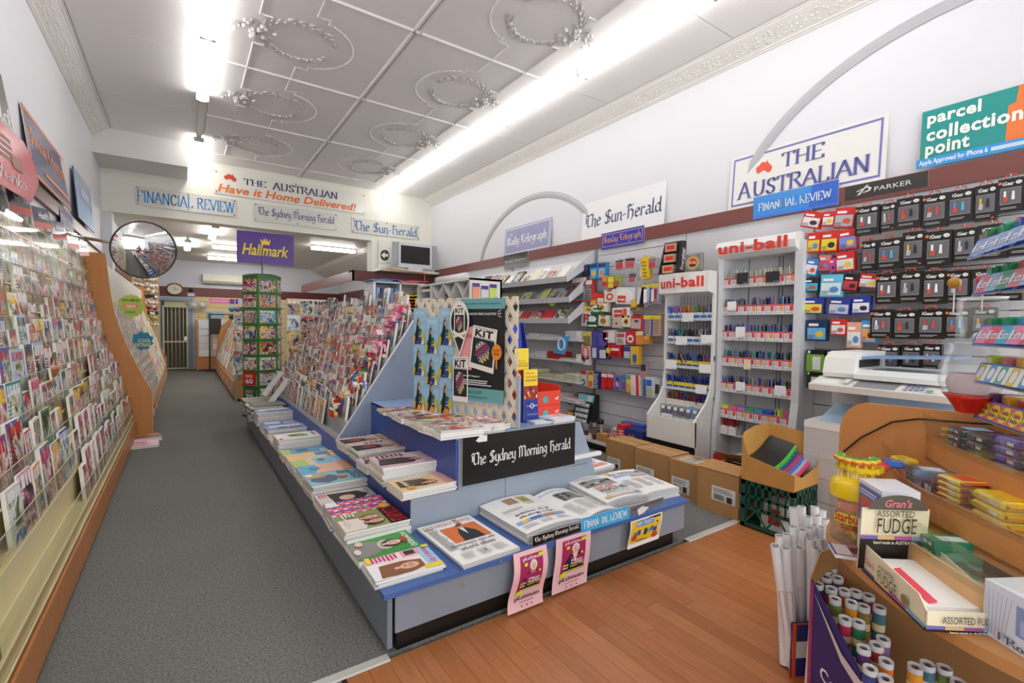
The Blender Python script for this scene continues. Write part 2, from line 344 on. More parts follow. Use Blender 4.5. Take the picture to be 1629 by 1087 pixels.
def text_polys(t, style):
    key = (t, style)
    if key in TEXTS: return TEXTS[key]
    out = []
    if style in ('black', 'serif', 'script', 'didone'):
        phi, w, th = {'black': (math.radians(38), .135, .035), 'serif': (math.radians(12), .14, .035), 'script': (math.radians(45), .085, .05), 'didone': (math.radians(8), .15, .03)}[style]
        x = 0; G = GS if style == 'serif' else GL
        for ch in t:
            g = G.get(ch) or GL.get(ch) or GS.get(ch) or GL['o']
            for st in g[1].split('|'):
                if not st: continue
                sm = st[0] == '~' or style == 'script'; st = st.lstrip('~')
                P = [tuple(float(q) for q in p.split(',')) for p in st.split()]
                ends = (P[0], P[1]), (P[-1], P[-2])
                if sm: P = chaikin(P)
                nx, ny = math.cos(phi) * w / 2, math.sin(phi) * w / 2; tx, ty = -math.sin(phi) * th / 2, math.cos(phi) * th / 2
                for a_, b_ in zip(P[:-1], P[1:]):
                    out.append([(x + q[0], q[1]) for q in hull([(p[0] + i * nx + j * tx, p[1] + i * ny + j * ty) for p in (a_, b_) for i in (-1, 1) for j in (-1, 1)])])
                if style in ('serif', 'didone'):
                    for e, o in ends:
                        if (abs(e[1]) < .01 or abs(e[1] - 1) < .01 or abs(e[1] - .6) < .01) and abs(e[1] - o[1]) > abs(e[0] - o[0]) * 1.2:
                            out.append([(x + e[0] - .12, e[1] - .02), (x + e[0] + .12, e[1] - .02), (x + e[0] + .12, e[1] + .025), (x + e[0] - .12, e[1] + .025)])
            x += g[0] + (.06 if style != 'script' else -.03)
        if style == 'script': out = [[(a_ + b_ * .35, b_) for a_, b_ in p] for p in out]
    else:
        c = bpy.data.curves.new('t', 'FONT'); c.body = t; c.size = 1; c.resolution_u = 2
        c.offset = {'sans': 0, 'bold': .018, 'heavy': .035, 'ital': .022}.get(style, 0)
        c.space_character = {'heavy': 1.08}.get(style, 1.0)
        o = bpy.data.objects.new('t', c); COL.objects.link(o)
        dg = bpy.context.evaluated_depsgraph_get(); me = bpy.data.meshes.new_from_object(o.evaluated_get(dg))
        sh = .22 if style == 'ital' else 0
        for p in me.polygons: out.append([(me.vertices[i].co.x + me.vertices[i].co.y * sh, me.vertices[i].co.y) for i in p.vertices])
        bpy.data.objects.remove(o); bpy.data.curves.remove(c); bpy.data.meshes.remove(me)
    xs = [q[0] for p in out for q in p] or [0, 1]; ys = [q[1] for p in out for q in p] or [0, 1]
    x0, x1, y0, y1 = min(xs), max(xs), min(ys), max(ys)
    out = [[((a_ - x0) / (x1 - x0), (b_ - y0) / (y1 - y0)) for a_, b_ in p] for p in out]
    TEXTS[key] = out; return out
class Print:
    """flat print laid on a face: O lower-left corner, U and V full edge vectors, N outward normal"""
    def __init__(s, mb, O, U, V, N=None, step=.0006, mat='print', start=1):
        s.mb = mb; s.O = Vector(O); s.U = Vector(U); s.Vv = Vector(V); s.N = (Vector(N) if N is not None else s.U.cross(s.Vv)).normalized(); s.k = start; s.step = step; s.mat = mat
    def P(s, u, v): return s.O + s.U * u + s.Vv * v + s.N * (s.k * s.step)
    def poly(s, pts, col): s.mb.poly([s.P(*p) for p in pts], col, s.mat)
    def rect(s, u0, v0, u1, v1, col): s.poly([(u0, v0), (u1, v0), (u1, v1), (u0, v1)], col); s.k += 1; return s
    def frame(s, u0, v0, u1, v1, wu, wv, col):
        for a_ in ((u0, v0, u1, v0 + wv), (u0, v1 - wv, u1, v1), (u0, v0 + wv, u0 + wu, v1 - wv), (u1 - wu, v0 + wv, u1, v1 - wv)):
            s.poly([(a_[0], a_[1]), (a_[2], a_[1]), (a_[2], a_[3]), (a_[0], a_[3])], col)
        s.k += 1; return s
    def ell(s, u, v, ru, rv, col, n=16, ph=0):
        s.poly([(u + ru * math.cos(2 * PI * i / n + ph), v + rv * math.sin(2 * PI * i / n + ph)) for i in range(n)], col); s.k += 1; return s
    def shape(s, pts, col): s.poly(pts, col); s.k += 1; return s
    def text(s, t, u0, v0, u1, v1, col, style='bold'):
        for p in text_polys(t, style): s.poly([(u0 + (u1 - u0) * a_, v0 + (v1 - v0) * b_) for a_, b_ in p], col)
        s.k += 1; return s
    def lines(s, u0, v0, u1, v1, n, col, fill=.5, rg=rnd):
        h = (v1 - v0) / n
        for i in range(n):
            e = u1 - (u1 - u0) * rg.random() * .25; s.poly([(u0, v0 + h * i), (e, v0 + h * i), (e, v0 + h * (i + fill)), (u0, v0 + h * (i + fill))], col)
        s.k += 1; return s
AUSMAP = [(0, .45), (.05, .62), (.2, .7), (.3, .85), (.42, .95), (.5, .84), (.6, .82), (.66, 1), (.74, .78), (.86, .6), (1, .38), (.96, .15), (.82, 0), (.7, .06), (.62, .2), (.45, .26), (.28, .16), (.08, .12), (.08, .28)]
# ================================================================== the setting
XL, XR, YB, YE, ZC = -1.0, 4.4, 9.53, 17.0, 4.08
WHITE = 'e3e3e8'; CREAMW = 'e6e2d2'
def sb(name, x0, x1, y0, y1, z0, z1, col, mat='paint', parent=None):
    m_ = MB(mat, col); m_.bx(x0, x1, y0, y1, z0, z1); o = m_.build(name, parent)
    if parent is None: struct(o)
    return o
floor = sb('floor', -1.2, 4.6, -1.5, 17.2, -.12, -.02, '6b655c', 'chalk')
carp = MB('carpet', '757571'); carp.bx(-1.0, 4.4, 1.93, 17, -.02, 0); carp.bx(-1.0, .5, -1.5, 1.93, -.02, 0); struct(carp.build('floor_carpet'))
# wooden planks, each a part of the wooden floor
wf = MB('chalk', '4a2c18'); wf.bx(.5, 4.4, -1.5, 1.9, -.02, -.008); wfo = struct(wf.build('floor_wood'))
plank_me = {}
PW = .086; tones = ['ab693c', 'b06f42', 'a66539', 'b37345', 'ad6c3f', 'a36337']
for i in range(int(3.55 / PW)):
    x0 = .52 + i * PW; y = 1.9
    cut = .25 + rnd.random() * .9
    segs = []; 
    while y > -.3:
        y2 = max(y - (cut if not segs else 1.2), -.3); segs.append((y, y2)); y = y2
    for ya, yb in segs:
        if ya - yb < .05: continue
        p = MB('floorwood', rnd.choice(tones)); p.bx(-PW / 2 + .0007, PW / 2 - .0007, -(ya - yb) / 2 + .0007, (ya - yb) / 2 - .0007, -.008, 0)
        o = p.build('plank', wfo, world=False); o.location = (x0 + PW / 2, (ya + yb) / 2, 0)
for nm, x0, x1 in (('trim_1', .35, .70), ('trim_2', 2.72, 4.2)):
    q = MB('plastic', 'bdbcb6'); q.prism([(x0, 1.885, 0), (x0, 1.935, 0), (x0, 1.93, .006), (x0, 1.89, .006)], (x1 - x0, 0, 0)); struct(q.build(nm))
sb('wall_left', XL - .15, XL, -1.5, YE, 0, ZC, WHITE)
wr = MB('paint', WHITE); wr.bx(XR, XR + .15, -1.5, YE, 0, ZC); wallr = struct(wr.build('wall_right'))
# plaster arches in relief on the right wall
def arch(yc, r, zc, rz):
    a_ = MB('paint', 'b9b9bd'); n = 40; prev = None; a_.set(smooth=False)
    for i in range(n + 1):
        t_ = PI * i / n; q = []
        for dr, dx in ((-.045, 0), (-.042, -.012), (.0, -.02), (.042, -.012), (.045, 0)):
            q.append(a_.V((XR + dx, yc + (r + dr) * math.cos(t_), zc + (rz + dr) * math.sin(t_))))
        if prev:
            for k in range(4): a_.F((prev[k], prev[k + 1], q[k + 1], q[k]))
        prev = q
    return a_.build('arch_moulding', wallr)
arch(5.95, 1.5, 2.30, 1.06); arch(.9, 1.75, 2.35, 1.32)
# ceiling: panels with battens
ceil_ = sb('ceiling', XL - .1, XR + .1, -1.5, YB, ZC, ZC + .1, 'cfcbc7', 'ceilpaint')
CY = [-.63, .98, 2.585, 4.19, 5.79, 7.4, 9.02, YB]; CX = [XL + .2, .27, 1.785, 3.3, XR - .2]
for i in range(4):
    for j in range(7):
        p = MB('ceilpaint', 'f4f1ee'); w_, h_ = CX[i + 1] - CX[i], CY[j + 1] - CY[j]
        p.box((0, 0, 0), (w_ - .012, h_ - .012, .012)); o = p.build('ceiling_panel', ceil_, world=False); o.location = ((CX[i] + CX[i + 1]) / 2, (CY[j] + CY[j + 1]) / 2, ZC - .006)
def batten(x0, x1, y0, y1):
    p = MB('ceilpaint', 'f0edea'); zz = ZC - .012
    if x1 - x0 > y1 - y0: p.prism([(x0, y0, zz), (x0, y1, zz), (x0, y1 - .01, zz - .016), (x0, y0 + .01, zz - .016)], (x1 - x0, 0, 0))
    else: p.prism([(x0, y0, zz), (x1, y0, zz), (x1 - .01, y0, zz - .016), (x0 + .01, y0, zz - .016)], (0, y1 - y0, 0))
    p.build('batten', ceil_)
for y in CY[1:-1]: batten(.27, 3.3, y - .02, y + .02)
batten(1.735, 1.775, -1.5, YB); batten(1.8, 1.83, -1.5, YB)
# pressed-metal ornament, one wreath per panel
def ornament():
    m_ = MB('ceilpaint', 'ebe8e4'); rg = random.Random(5); z = 0
    def bead(x, y, r=.009): m_.ball((x, y, -r * .3), r, 6)
    def leaf(x, y, a_, l, w):
        c, s_ = math.cos(a_), math.sin(a_); P = lambda u, v, zz: (x + u * c - v * s_, y + u * s_ + v * c, zz)
        t0 = m_.V(P(0, 0, 0)); t1 = m_.V(P(l * .45, w, 0)); t2 = m_.V(P(l, 0, -.004)); t3 = m_.V(P(l * .45, -w, 0)); t4 = m_.V(P(l * .45, 0, -.022))
        for q in ((t0, t1, t4), (t1, t2, t4), (t2, t3, t4), (t3, t0, t4)): m_.F(q, smooth=True)
    # beaded border: three-quarter circle with steps
    R = .47
    for i in range(-26, 27):
        t_ = i / 26 * 1.12; bead(R * math.cos(t_), R * math.sin(t_))
    for sg in (-1, 1):
        path = [(.2, .43), (.15, .43), (.15, .5), (.04, .5), (.04, .8)]
        for (xa, ya), (xb, yb) in zip(path[:-1], path[1:]):
            k = max(2, int(math.hypot(xb - xa, yb - ya) / .018))
            for q in range(k): bead(xa + (xb - xa) * q / k, sg * (ya + (yb - ya) * q / k), .008)
        m_.prism([(-.385, sg * .25, 0), (-.365, sg * .25, 0), (-.37, sg * .25, -.012), (-.38, sg * .25, -.012)], (0, sg * .55, 0))
        m_.prism([(-.38, sg * .25, 0), (-.38, sg * .27, 0), (-.38, sg * .265, -.012), (-.38, sg * .255, -.012)], (.1, 0, 0))
        for i in range(10):      # leaf sprays round the wreath
            t_ = PI - .25 - i * .24; r_ = .33 - .004 * i; x, y = r_ * math.cos(t_), r_ * math.sin(t_) * 1.0
            for k in range(4):
                a_ = t_ - PI / 2 + rg.uniform(-.45, .45); l = rg.uniform(.09, .15); leaf(x + rg.uniform(-.012, .012), sg * (y + rg.uniform(-.012, .012)), a_ * sg, l, .014)
            m_.ball((x, sg * y, -.008), .013, 6)
    for i in range(34):          # flower cluster
        a_ = rg.uniform(0, 2 * PI); r_ = rg.uniform(0, .13); x, y = -.36 + r_ * math.cos(a_), r_ * math.sin(a_) * 1.5
        leaf(x, y, rg.uniform(0, 2 * PI), rg.uniform(.06, .13), .02)
        if i % 3 == 0: m_.ball((x, y, -.012), .02, 7)
    for k in range(8): m_.ball((-.36 - .03 * k, .1 * math.sin(k * 1.3), -.01), .022 - .0015 * k, 7)
    return m_
om = ornament(); o0 = None
for j in range(1, 6):
    yc = (CY[j] + CY[j + 1]) / 2
    for side in (0, 1):
        xc = .95 if side == 0 else 2.62
        if o0 is None: o0 = om.build('plaster_wreath', ceil_, world=False); o = o0; o['kind'] = 'stuff'
        else: o = o0.copy(); COL.objects.link(o)
        o.location = (xc, yc, ZC - .013); o.scale = (1 if side == 0 else -1, 1, 1)
# cornices
def cornice(name, x, sg, y0, y1):
    prof = [(0, -.16), (.012, -.16), (.012, -.15), (.03, -.14), (.03, -.13), (.16, -.03), (.165, -.02), (.175, -.02), (.18, -.01), (.2, -.01), (.2, 0)]
    c = MB('ceilpaint', 'e3e0da'); a_ = [(x + sg * p[0], y0, ZC - .003 + p[1]) for p in prof] + [(x, y0, ZC - .003)]
    if sg < 0: a_ = a_[::-1]
    c.prism(a_, (0, y1 - y0, 0)); o = struct(c.build(name))
    d = MB('ceilpaint', 'e6e3dd'); rg = random.Random(3); yy = y0 + .05
    while yy < y1 - .05:      # low leaf relief along the cove
        for k in range(3):
            u = .055 + .03 * k + rg.uniform(-.008, .008); zz = ZC - .13 + (u - .03) * .77
            d.ball((x + sg * (u), yy + rg.uniform(-.02, .02), zz - .001), .016, 6, sz=.5)
        yy += .055
    e = d.build('leaf_relief', o); e['kind'] = 'stuff'
cornice('trim_3', XL, 1, 1.5, 8.7); cornice('trim_4', XR, -1, -1.0, YB)
# beam across the shop, soffit box and side pillar
beam = MB('paint', 'ebe9dd'); beam.bx(XL, XR, YB, YB + .3, 3.06, ZC); beam.bx(3.12, XR, YB, YB + .3, 0, 3.06); beam.bx(XL, XL + .12, YB + .02, YB + .3, 0, 3.06, col='dfe0e6')
beam.bx(4.18, XR, YB - .05, YB + .3, 2.4, 3.06, col='dfe0e6'); struct(beam.build('trim_5'))
sb('trim_6', XL, .08, 8.72, YB, 3.705, ZC - .001, 'e2dfda')
# back room
sb('ceiling_back', XL - .1, XR + .1, YB + .3, YE, 3.18, 3.3, 'dcd9d4', 'ceilpaint')
bc = MB('ceilpaint', 'd5d2cc'); bc.prism([(XR, YB + .3, 2.75), (XR, YB + .3, 3.18), (XR - .9, YB + .3, 3.18), (XR - .8, YB + .3, 3.1)], (0, YE - YB - .3, 0)); struct(bc.build('trim_7'))
sb('wall_back', XL, XR, YE, YE + .1, 0, 3.3, 'dfe0ea')
sb('wall_behind_camera', XL, XR, -1.6, -1.5, 3.5, ZC, 'c9c9c6')
bt = MB('laminate', '6e2f2c')
bt.bx(XL, XR, YE - .03, YE - .002, 2.13, 2.41); struct(bt.build('trim_8'))
bt = MB('laminate', '6e2f2c'); bt.bx(XR - .03, XR - .002, YB + .3, YE - .03, 2.15, 2.41); struct(bt.build('trim_9'))
# slatted cream wall at the back: one board per groove
sw = sb('wall_slats', .3, 3.6, YE - .02, YE - .002, 0, 2.13, '8f815c')
for k in range(14):
    q = MB('laminate', 'ead29a'); q.bx(.3, 3.6, YE - .034, YE - .018, .02 + k * .152, .02 + k * .152 + .144); q.build('slat', sw)
q = MB('laminate', 'ead29a'); q.bx(XL + .002, XL + .02, 7.5, 14.2, .2, 2.35); struct(q.build('trim_10'))
q = MB('laminate', '6e2f2c'); q.bx(XL + .002, XL + .03, 1, 9.3, 2.40, 2.52); q.bx(XL + .03 , XL + .05, 9.85, 14, 2.3, 2.46); struct(q.build('trim_11'))
# burgundy fascia on the right wall
q = MB('laminate', '7d4640'); q.bx(XR - .07, XR - .04, -1, 9.2, 2.39, 2.53); q.bx(XR - .04, XR, -1, 9.2, 2.5, 2.53); struct(q.build('trim_12'))
q = MB('laminate', '6a2c2c'); q.bx(2.66, 4.33, 9.25, 9.28, 2.22, 2.42); q.bx(2.66, 4.33, 9.28, YB, 2.39, 2.42); q.bx(2.66, 2.69, 9.25, 14, 2.22, 2.42); struct(q.build('trim_13'))
# slatwall on the right: grey boards with dark grooves
slat = sb('wall_slats_right', XR - .02, XR - .004, -1, 9.4, 0, 2.5, '6f6d70')
zs = [0.02 + .152 * k for k in range(17)]
for z in zs:
    for ya, yb in ((-1, .9), (.9, 1.9), (3.15, 4.45)):
        if ya < .9 and z < .7 and ya < 0 and z > 5: continue
        q = MB('laminate', 'd4d2d6'); q.bx(XR - .05, XR - .02, ya, yb, z, min(z + .145, 2.4)); q.build('slat', slat)
q = MB('laminate', 'd2d0d4'); q.bx(XR - .05, XR - .02, 4.46, 9.4, 0, 2.4); q.bx(XR - .05, XR - .02, 1.91, 3.14, 0, 2.4); q.build('back_panel', slat)
# ---------------- ceiling lights
def fixture(name, label, x, segs, y0, y1, w=.12, zb=ZC - .012, mat='tube_light', dz=.075, group=None):
    t_ = thing(name, label, 'light', (x, (y0 + y1) / 2, zb), 0, group)
    b_ = MB('plastic', 'dcdad4'); b_.bx(x - w * .25, x + w * .25, y0, y1, zb - .035, zb); b_.build('body', t_)
    for a_, c in segs:
        d = MB(mat, 'ffffff'); n = 8
        pts = [(x + w / 2 * math.cos(2 * PI * i / 12), a_ + .01, zb - .068 + .034 * math.sin(2 * PI * i / 12)) for i in range(12)]
        d.prism(pts, (0, c - a_ - .02, 0)); d.build('diffuser', t_)
        for e in (a_ + .005, c - .005):
            s_ = MB('plastic', 'b8b6b0'); s_.bx(x - w * .52, x + w * .52, e - .006, e + .006, zb - .095, zb - .03); s_.build('end_cap', t_)
    return t_
fixture('ceiling_light', 'long fluorescent ceiling light on the left with an unlit stretch', .21, [(8.28, 9.52), (5.28, 6.75), (3.8, 5.26), (2.3, 3.78), (.8, 2.28)], .8, 9.52)
rs = [.82 + 1.475 * k for k in range(6)] + [9.6]
fixture('ceiling_light', 'long continuous fluorescent ceiling light on the right', 3.42, [(rs[k], min(rs[k + 1], 9.5)) for k in range(6)], .8, 9.52, w=.13)
bz = 3.18
def rows(px0, px1, y_, z_): return at(px0, y_, 2, z_), at(px1, y_, 2, z_)
fixture('ceiling_light', 'short lit ceiling light just behind the beam above the purple sign', .5, [(10.2, 11.6)], 10.2, 11.6, zb=bz, mat='back_light')
fixture('ceiling_light', 'lit ceiling light deeper in the back room over the aisle', .1, [(12.4, 13.8)], 12.4, 13.8, zb=bz, mat='back_light')
def xfix(label, x0, x1, y):
    t_ = thing('ceiling_light', label, 'light', ((x0 + x1) / 2, y, bz)); b_ = MB('plastic', 'dcdad4'); b_.bx(x0, x1, y - .06, y + .06, bz - .04, bz); b_.build('body', t_)
    d = MB('back_light', 'ffffff'); d.bx(x0 + .02, x1 - .02, y - .05, y + .05, bz - .1, bz - .04); d.build('diffuser', t_)
xfix('crosswise ceiling light behind the purple sign', .55, 1.9, 12.9); xfix('crosswise ceiling light nearest the back wall', .55, 2.2, 15.2)
xfix('crosswise ceiling light at the right of the back room', 2.4, 3.4, 11.6)
# ================================================================== shared small goods
RT = RM.transposed()
def proj(p):
    c = RT @ (Vector(p) - Vector((0, 0, CH)))
    if c.z > -.05: return (-9999, -9999)
    return (814.5 + FPX * c.x / -c.z, 543.5 - FPX * c.y / -c.z)
ORD = ['first', 'second', 'third', 'fourth', 'fifth', 'sixth', 'seventh', 'eighth', 'ninth', 'tenth', 'eleventh', 'twelfth', 'thirteenth', 'fourteenth', 'fifteenth', 'sixteenth', 'seventeenth', 'eighteenth', 'nineteenth', 'twentieth']
def nth(i):
    if i < 20: return ORD[i]
    t_ = {2: 'twenty', 3: 'thirty', 4: 'forty', 5: 'fifty'}[(i + 1) // 10]
    u_ = (i + 1) % 10
    return {'twenty': 'twentieth', 'thirty': 'thirtieth', 'forty': 'fortieth', 'fifty': 'fiftieth'}[t_] if u_ == 0 else t_ + '-' + ORD[u_ - 1]
TINT = [('white', 'f2f0ec'), ('cream', 'ece2c8'), ('pink', 'f0a7bd'), ('red', 'c9303a'), ('pale blue', 'a9c9e2'), ('blue', '3c68b4'), ('yellow', 'f3d44a'), ('grey', 'bcb8b4'),
        ('black', '2a282c'), ('green', '6f9c58'), ('orange', 'e88a3c'), ('purple', '7a5a9a'), ('white', 'f6f4f2'), ('grey', 'd8d4cf'), ('teal', '3f8f95'), ('brown', '7d5a44')]
_mm = {}
def sheet_mesh(w, h, t_, cov, pages='ece8dd'):
    """one stack of one title: cover on the -Y side, page edges all round; origin at the foot"""
    k = (round(w, 3), round(h, 3), round(t_, 3), cov, pages)
    if k not in _mm:
        m_ = MB('paper', pages); m_.box((0, 0, h / 2), (w, t_, h), front='y-', fmat=cov)
        o = m_.build('m'); _mm[k] = o.data; bpy.data.objects.remove(o)
    return _mm[k]
def put(name, me, loc, rot, label, cat, group, color=None, parent=None):
    o = bpy.data.objects.new(name, me); COL.objects.link(o); o.location = loc; o.rotation_euler = rot
    if color: o.color = lin(color)
    if parent is not None: o.parent = parent
    if label: tag(o, label, cat, group)
    return o
SIZES = [(.21, .285, .012), (.2, .27, .02), (.185, .26, .008), (.22, .29, .03), (.17, .24, .015), (.15, .21, .025)]
LAM = 'c9874f'      # beech laminate of the shop fittings
# ================================================================== left wall magazine rack
TI = [(-.50, .40), (-.555, .60), (-.60, .78), (-.65, .94), (-.70, 1.095), (-.745, 1.26), (-.785, 1.42), (-.82, 1.58), (-.85, 1.745), (-.875, 1.915), (-.895, 2.09)]
Y0, Y1 = 1.2, 7.28
rack = thing('magazine_rack', 'long stepped magazine rack with acrylic fronts along the left wall', 'rack', (-.7, 4.2, 0))
p = MB('ply', 'b9773f'); p.bx(-.49, -.47, Y0, Y1, .03, .20); p.build('plinth', rack)
p = MB('laminate', 'e6d6a8'); prev = (-.50, .2)
for i, (x, z) in enumerate(TI):      # shelf floors and risers
    nx = TI[i + 1][0] if i + 1 < len(TI) else -.97
    p.bx(nx - .012, x + .004, Y0, Y1, z - .135, z - .125); p.bx(nx - .016, nx - .012, Y0, Y1, z - .13, z + .10)
p.bx(-.97, -.48, Y0, Y1, .19, .2)
p.build('shelf_boards', rack)
p = MB('laminate', 'd8c9a0'); p.prism([(-.93, Y0, 2.06), (-.955, Y0, 2.06), (-.985, Y0, 2.30), (-.96, Y0, 2.30)], (0, Y1 - Y0, 0)); p.build('top_board', rack)
for i, (x, z) in enumerate(TI):
    y = Y0
    while y < Y1 - .1:
        p = MB('acrylic', 'ffffff'); y2 = min(y + 1.52, Y1); lo = .2 if i == 0 else z - .135
        p.bx(x, x + .003, y + .003, y2 - .003, lo, z)
        p.set('plastic', 'b9bba0'); p.bx(x - .0005, x + .0035, y + .003, y2 - .003, z - .002, z + .0005)
        p.build('acrylic_front', rack); y = y2
for y in (2.72, 4.24, 5.76): p = MB('laminate', 'cfc094'); p.bx(-.98, -.62, y - .008, y + .008, .2, .6); p.build('divider', rack)
grp = 'magazines on the left wall rack'
cnt = 0
for i, (x, z) in enumerate(TI):
    y = 1.9; row = []
    while y < Y1 - .16:
        w, h, t_ = rnd.choice(SIZES); 
        t_ = min(t_, .02)
        yc = y + w / 2 + .003; y += w + rnd.choice([.004, .01, .02, .03])
        if i == 0 and yc < 3.9 and not (2.0 < yc < 2.2): continue
        if i == 1 and yc < 2.7: continue
        if rnd.random() < .04: continue
        q = proj((x, yc, z))
        if q[0] < -70: continue
        row.append((yc, w, h, t_))
    for k, (yc, w, h, t_) in enumerate(row):
        cn, cc = rnd.choice(TINT); cov = rnd.choice(COVERS)
        far = len(row) - 1 - k
        put('magazine', sheet_mesh(w, h, t_, cov), (x - .005 - min(t_, .02) / 2, yc, z - .123), (math.radians(-4.5 - rnd.random() * 1.5), 0, PI / 2 + rnd.uniform(-.05, .05)),
            '%s covered magazine, %s from the far end, %s tier up, left wall rack' % (cn, nth(far), ORD[i]), 'magazine', grp, cc); cnt += 1
# spine-out books on the second and third tiers
for k in range(16):
    yy = 4.35 + k * .042 + (.5 if k > 7 else 0); c_ = ['f2f2ee', '2b3a6b'][k % 3 == 2]
    m_ = MB('paper', 'f0efe9'); m_.bx(-.10, 0, -.017, .017, 0, .27); m_.set('print', '2b3c7c' if k > 7 else '5e6b78'); m_.bx(-.1, .001, -.0172, .0172, .13, .272)
    m_.set('print', 'e9e9e6'); m_.bx(0, .0016, -.008, .008, .15, .25)
    o = m_.build('book'); o.location = (-.515, yy, .285); o.rotation_euler = (0, math.radians(-8), 0)
    tag(o, '%s-spined paperback on the lowest left tier, %s of its row from the near end' % (('dark blue' if k > 7 else 'grey'), ORD[k % 8]), 'book', 'spine-out books on the left rack')
# hanging topic flags and posters above the rack
def board(name, label, cat, c4, thick, col, draw=None, group=None, mat='gloss', back='dddddd'):
    """flat sign on four corners (bl, br, tr, tl); thickness away from the front"""
    cs_ = [Vector(q) for q in c4]; bl, br, tr, tl = cs_[0], cs_[1], cs_[-2], cs_[-1]; n = (br - bl).cross(tl - bl).normalized(); o_ = thing(name, label, cat, tuple((bl + br) / 2), 0, group)
    m_ = MB('plastic', back); m_.prism(cs_, -n * thick, capcol=col, capmat=mat); m_.build('panel', o_)
    if draw:
        m2 = MB('print'); pr = Print(m2, bl, br - bl, tl - bl, n, step=.0012); draw(pr); m2.build('lettering', o_)
    return o_
def wl(x, y0, y1, z0, z1, tilt=0): return [(x, y1, z0), (x, y0, z0), (x - tilt, y0, z1), (x - tilt, y1, z1)]   # on the left wall, seen from the aisle (u runs towards the camera)
board('poster', 'purple and orange newspaper poster leaning above the left rack', 'poster', [(-.945, 5.2, 2.53), (-.945, 6.75, 2.53), (-.985, 6.42, 3.03), (-.985, 5.08, 3.03)], .006, '6f6c93',
      lambda P: (P.frame(.01, .01, .99, .99, .02, .05, 'ee8e4e'), P.text('Sunday Telegraph', .07, .42, .93, .78, 'f09a5c', 'black'), P.rect(.3, .18, .95, .24, 'f09a5c')))
board('poster', 'pale blue poster leaning against the wall nearest the mirror', 'poster', [(-.93, 7.05, 2.53), (-.93, 8.2, 2.53), (-.97, 8.2, 3.08), (-.97, 7.05, 3.08)], .01, 'a9b8dd',
      lambda P: (P.rect(0, 0, 1, .45, '8eb4e0'), P.rect(.3, .55, .8, .75, 'c6cfe8')), back='33415a')
board('poster', 'grey poster with white lettering cropped at the top left edge', 'poster', [(-.95, 3.6, 2.53), (-.95, 4.85, 2.53), (-.985, 4.62, 3.03), (-.985, 3.6, 3.03)], .006, '8f8a84',
      lambda P: P.text('Herald', .1, .3, .9, .6, 'efeeea', 'black'))
board('poster', 'red magazine poster with rounded corner at the left edge', 'poster', [(-.80, 3.6, 2.12), (-.80, 4.35, 2.16), (-.83, 4.72, 2.36), (-.85, 4.72, 2.5), (-.86, 4.5, 2.58), (-.86, 3.6, 2.52)], .004, 'd0405c',
      lambda P: (P.lines(.3, .45, .75, .85, 4, '8c5b50', .7), P.text('thanks', .1, .1, .9, .35, 'f2e6e6', 'script'), P.rect(.6, .4, .9, .6, '9c6a58')))
board('newspaper_sign', 'small lilac newspaper sign low on the wall before the blue poster', 'sign', [(-.955, 6.3, 2.31), (-.955, 6.95, 2.31), (-.965, 6.95, 2.5), (-.965, 6.3, 2.5)], .004, '7f83b0', lambda P: P.text('Daily Telegraph', .08, .3, .92, .7, 'dfe0ee', 'didone'))
for k, (y, t1) in enumerate(((4.15, 'Food & Wine'), (4.75, 'Health'), (5.35, 'News'), (5.95, 'Sport'), (6.55, 'Computing'))):
    board('section_flag', '%s topic flag reading %s sticking out above the left rack' % (('first', 'second', 'third', 'fourth', 'farthest')[k], t1), 'sign',
          [(-.86, y, 2.06), (-.83, y + .36, 2.10), (-.85, y + .36, 2.25), (-.88, y, 2.21)], .002, '2a2a4e', lambda P, t1=t1: (P.rect(0, 0, 1, .28, 'c23a34'), P.text(t1, .3, .45, .9, .8, 'e6e4ee', 'bold')), group='topic flags over the left rack')
# ================================================================== second rack on the left: greeting cards
r2 = thing('card_rack', 'long beech greeting card rack farther along the left wall', 'rack', (-.6, 10.5, 0))
prof = [(-.325, 0), (-.325, .53), (-.41, .72), (-.52, .98), (-.61, 1.25), (-.675, 1.5), (-.71, 1.74), (-.75, 2.2), (-.98, 2.2), (-.98, 0)]
for nm, yy in (('end_panel', 7.44), ('end_panel', 14.05)):
    p = MB('ply', 'c98548'); p.prism([(x, yy, z) for x, z in prof], (0, .022, 0)); p.set('plastic', 'e8d6b0')
    for (xa, za), (xb, zb_) in zip(prof[:6], prof[1:7]): p.prism([(xa, yy - .001, za), (xa + .003, yy - .001, za), (xb + .003, yy - .001, zb_), (xb, yy - .001, zb_)], (0, .024, 0))
    p.build(nm, r2)
p = MB('laminate', 'c9874f'); p.bx(-.36, -.34, 7.47, 14.05, .03, .33); p.build('plinth', r2)
for k in range(9):
    p = MB('laminate', 'cf9257'); p.bx(-.34, -.33, 7.5 + k * .73, 7.5 + k * .73 + .71, .05, .31); o = p.build('drawer', r2)
    p = MB('steel', 'd8d8d8'); p.bx(-.33, -.318, 7.5 + k * .73 + .33, 7.5 + k * .73 + .38, .16, .24); p.build('handle', o)
cards = [(-.345 - .03 * i - .0012 * i * i, .36 + .125 * i) for i in range(12)]
p = MB('plastic', 'e9e4dc')
for x, z in cards: p.bx(x - .05, x + .004, 7.47, 14.04, z, z + .004); p.bx(x, x + .004, 7.47, 14.04, z, z + .03)
p.bx(-.8, -.78, 7.47, 14.04, .3, 2.1); p.build('shelf_lip', r2)
CT = [('white', 'f6f3ee'), ('pink', 'f3c3cd'), ('cream', 'f0e6cc'), ('white', 'faf8f5'), ('yellow', 'f2d55c'), ('pale blue', 'bcd6e6'), ('red', 'd2505a'), ('grey', 'cfcac6'), ('green', 'a5c48e')]
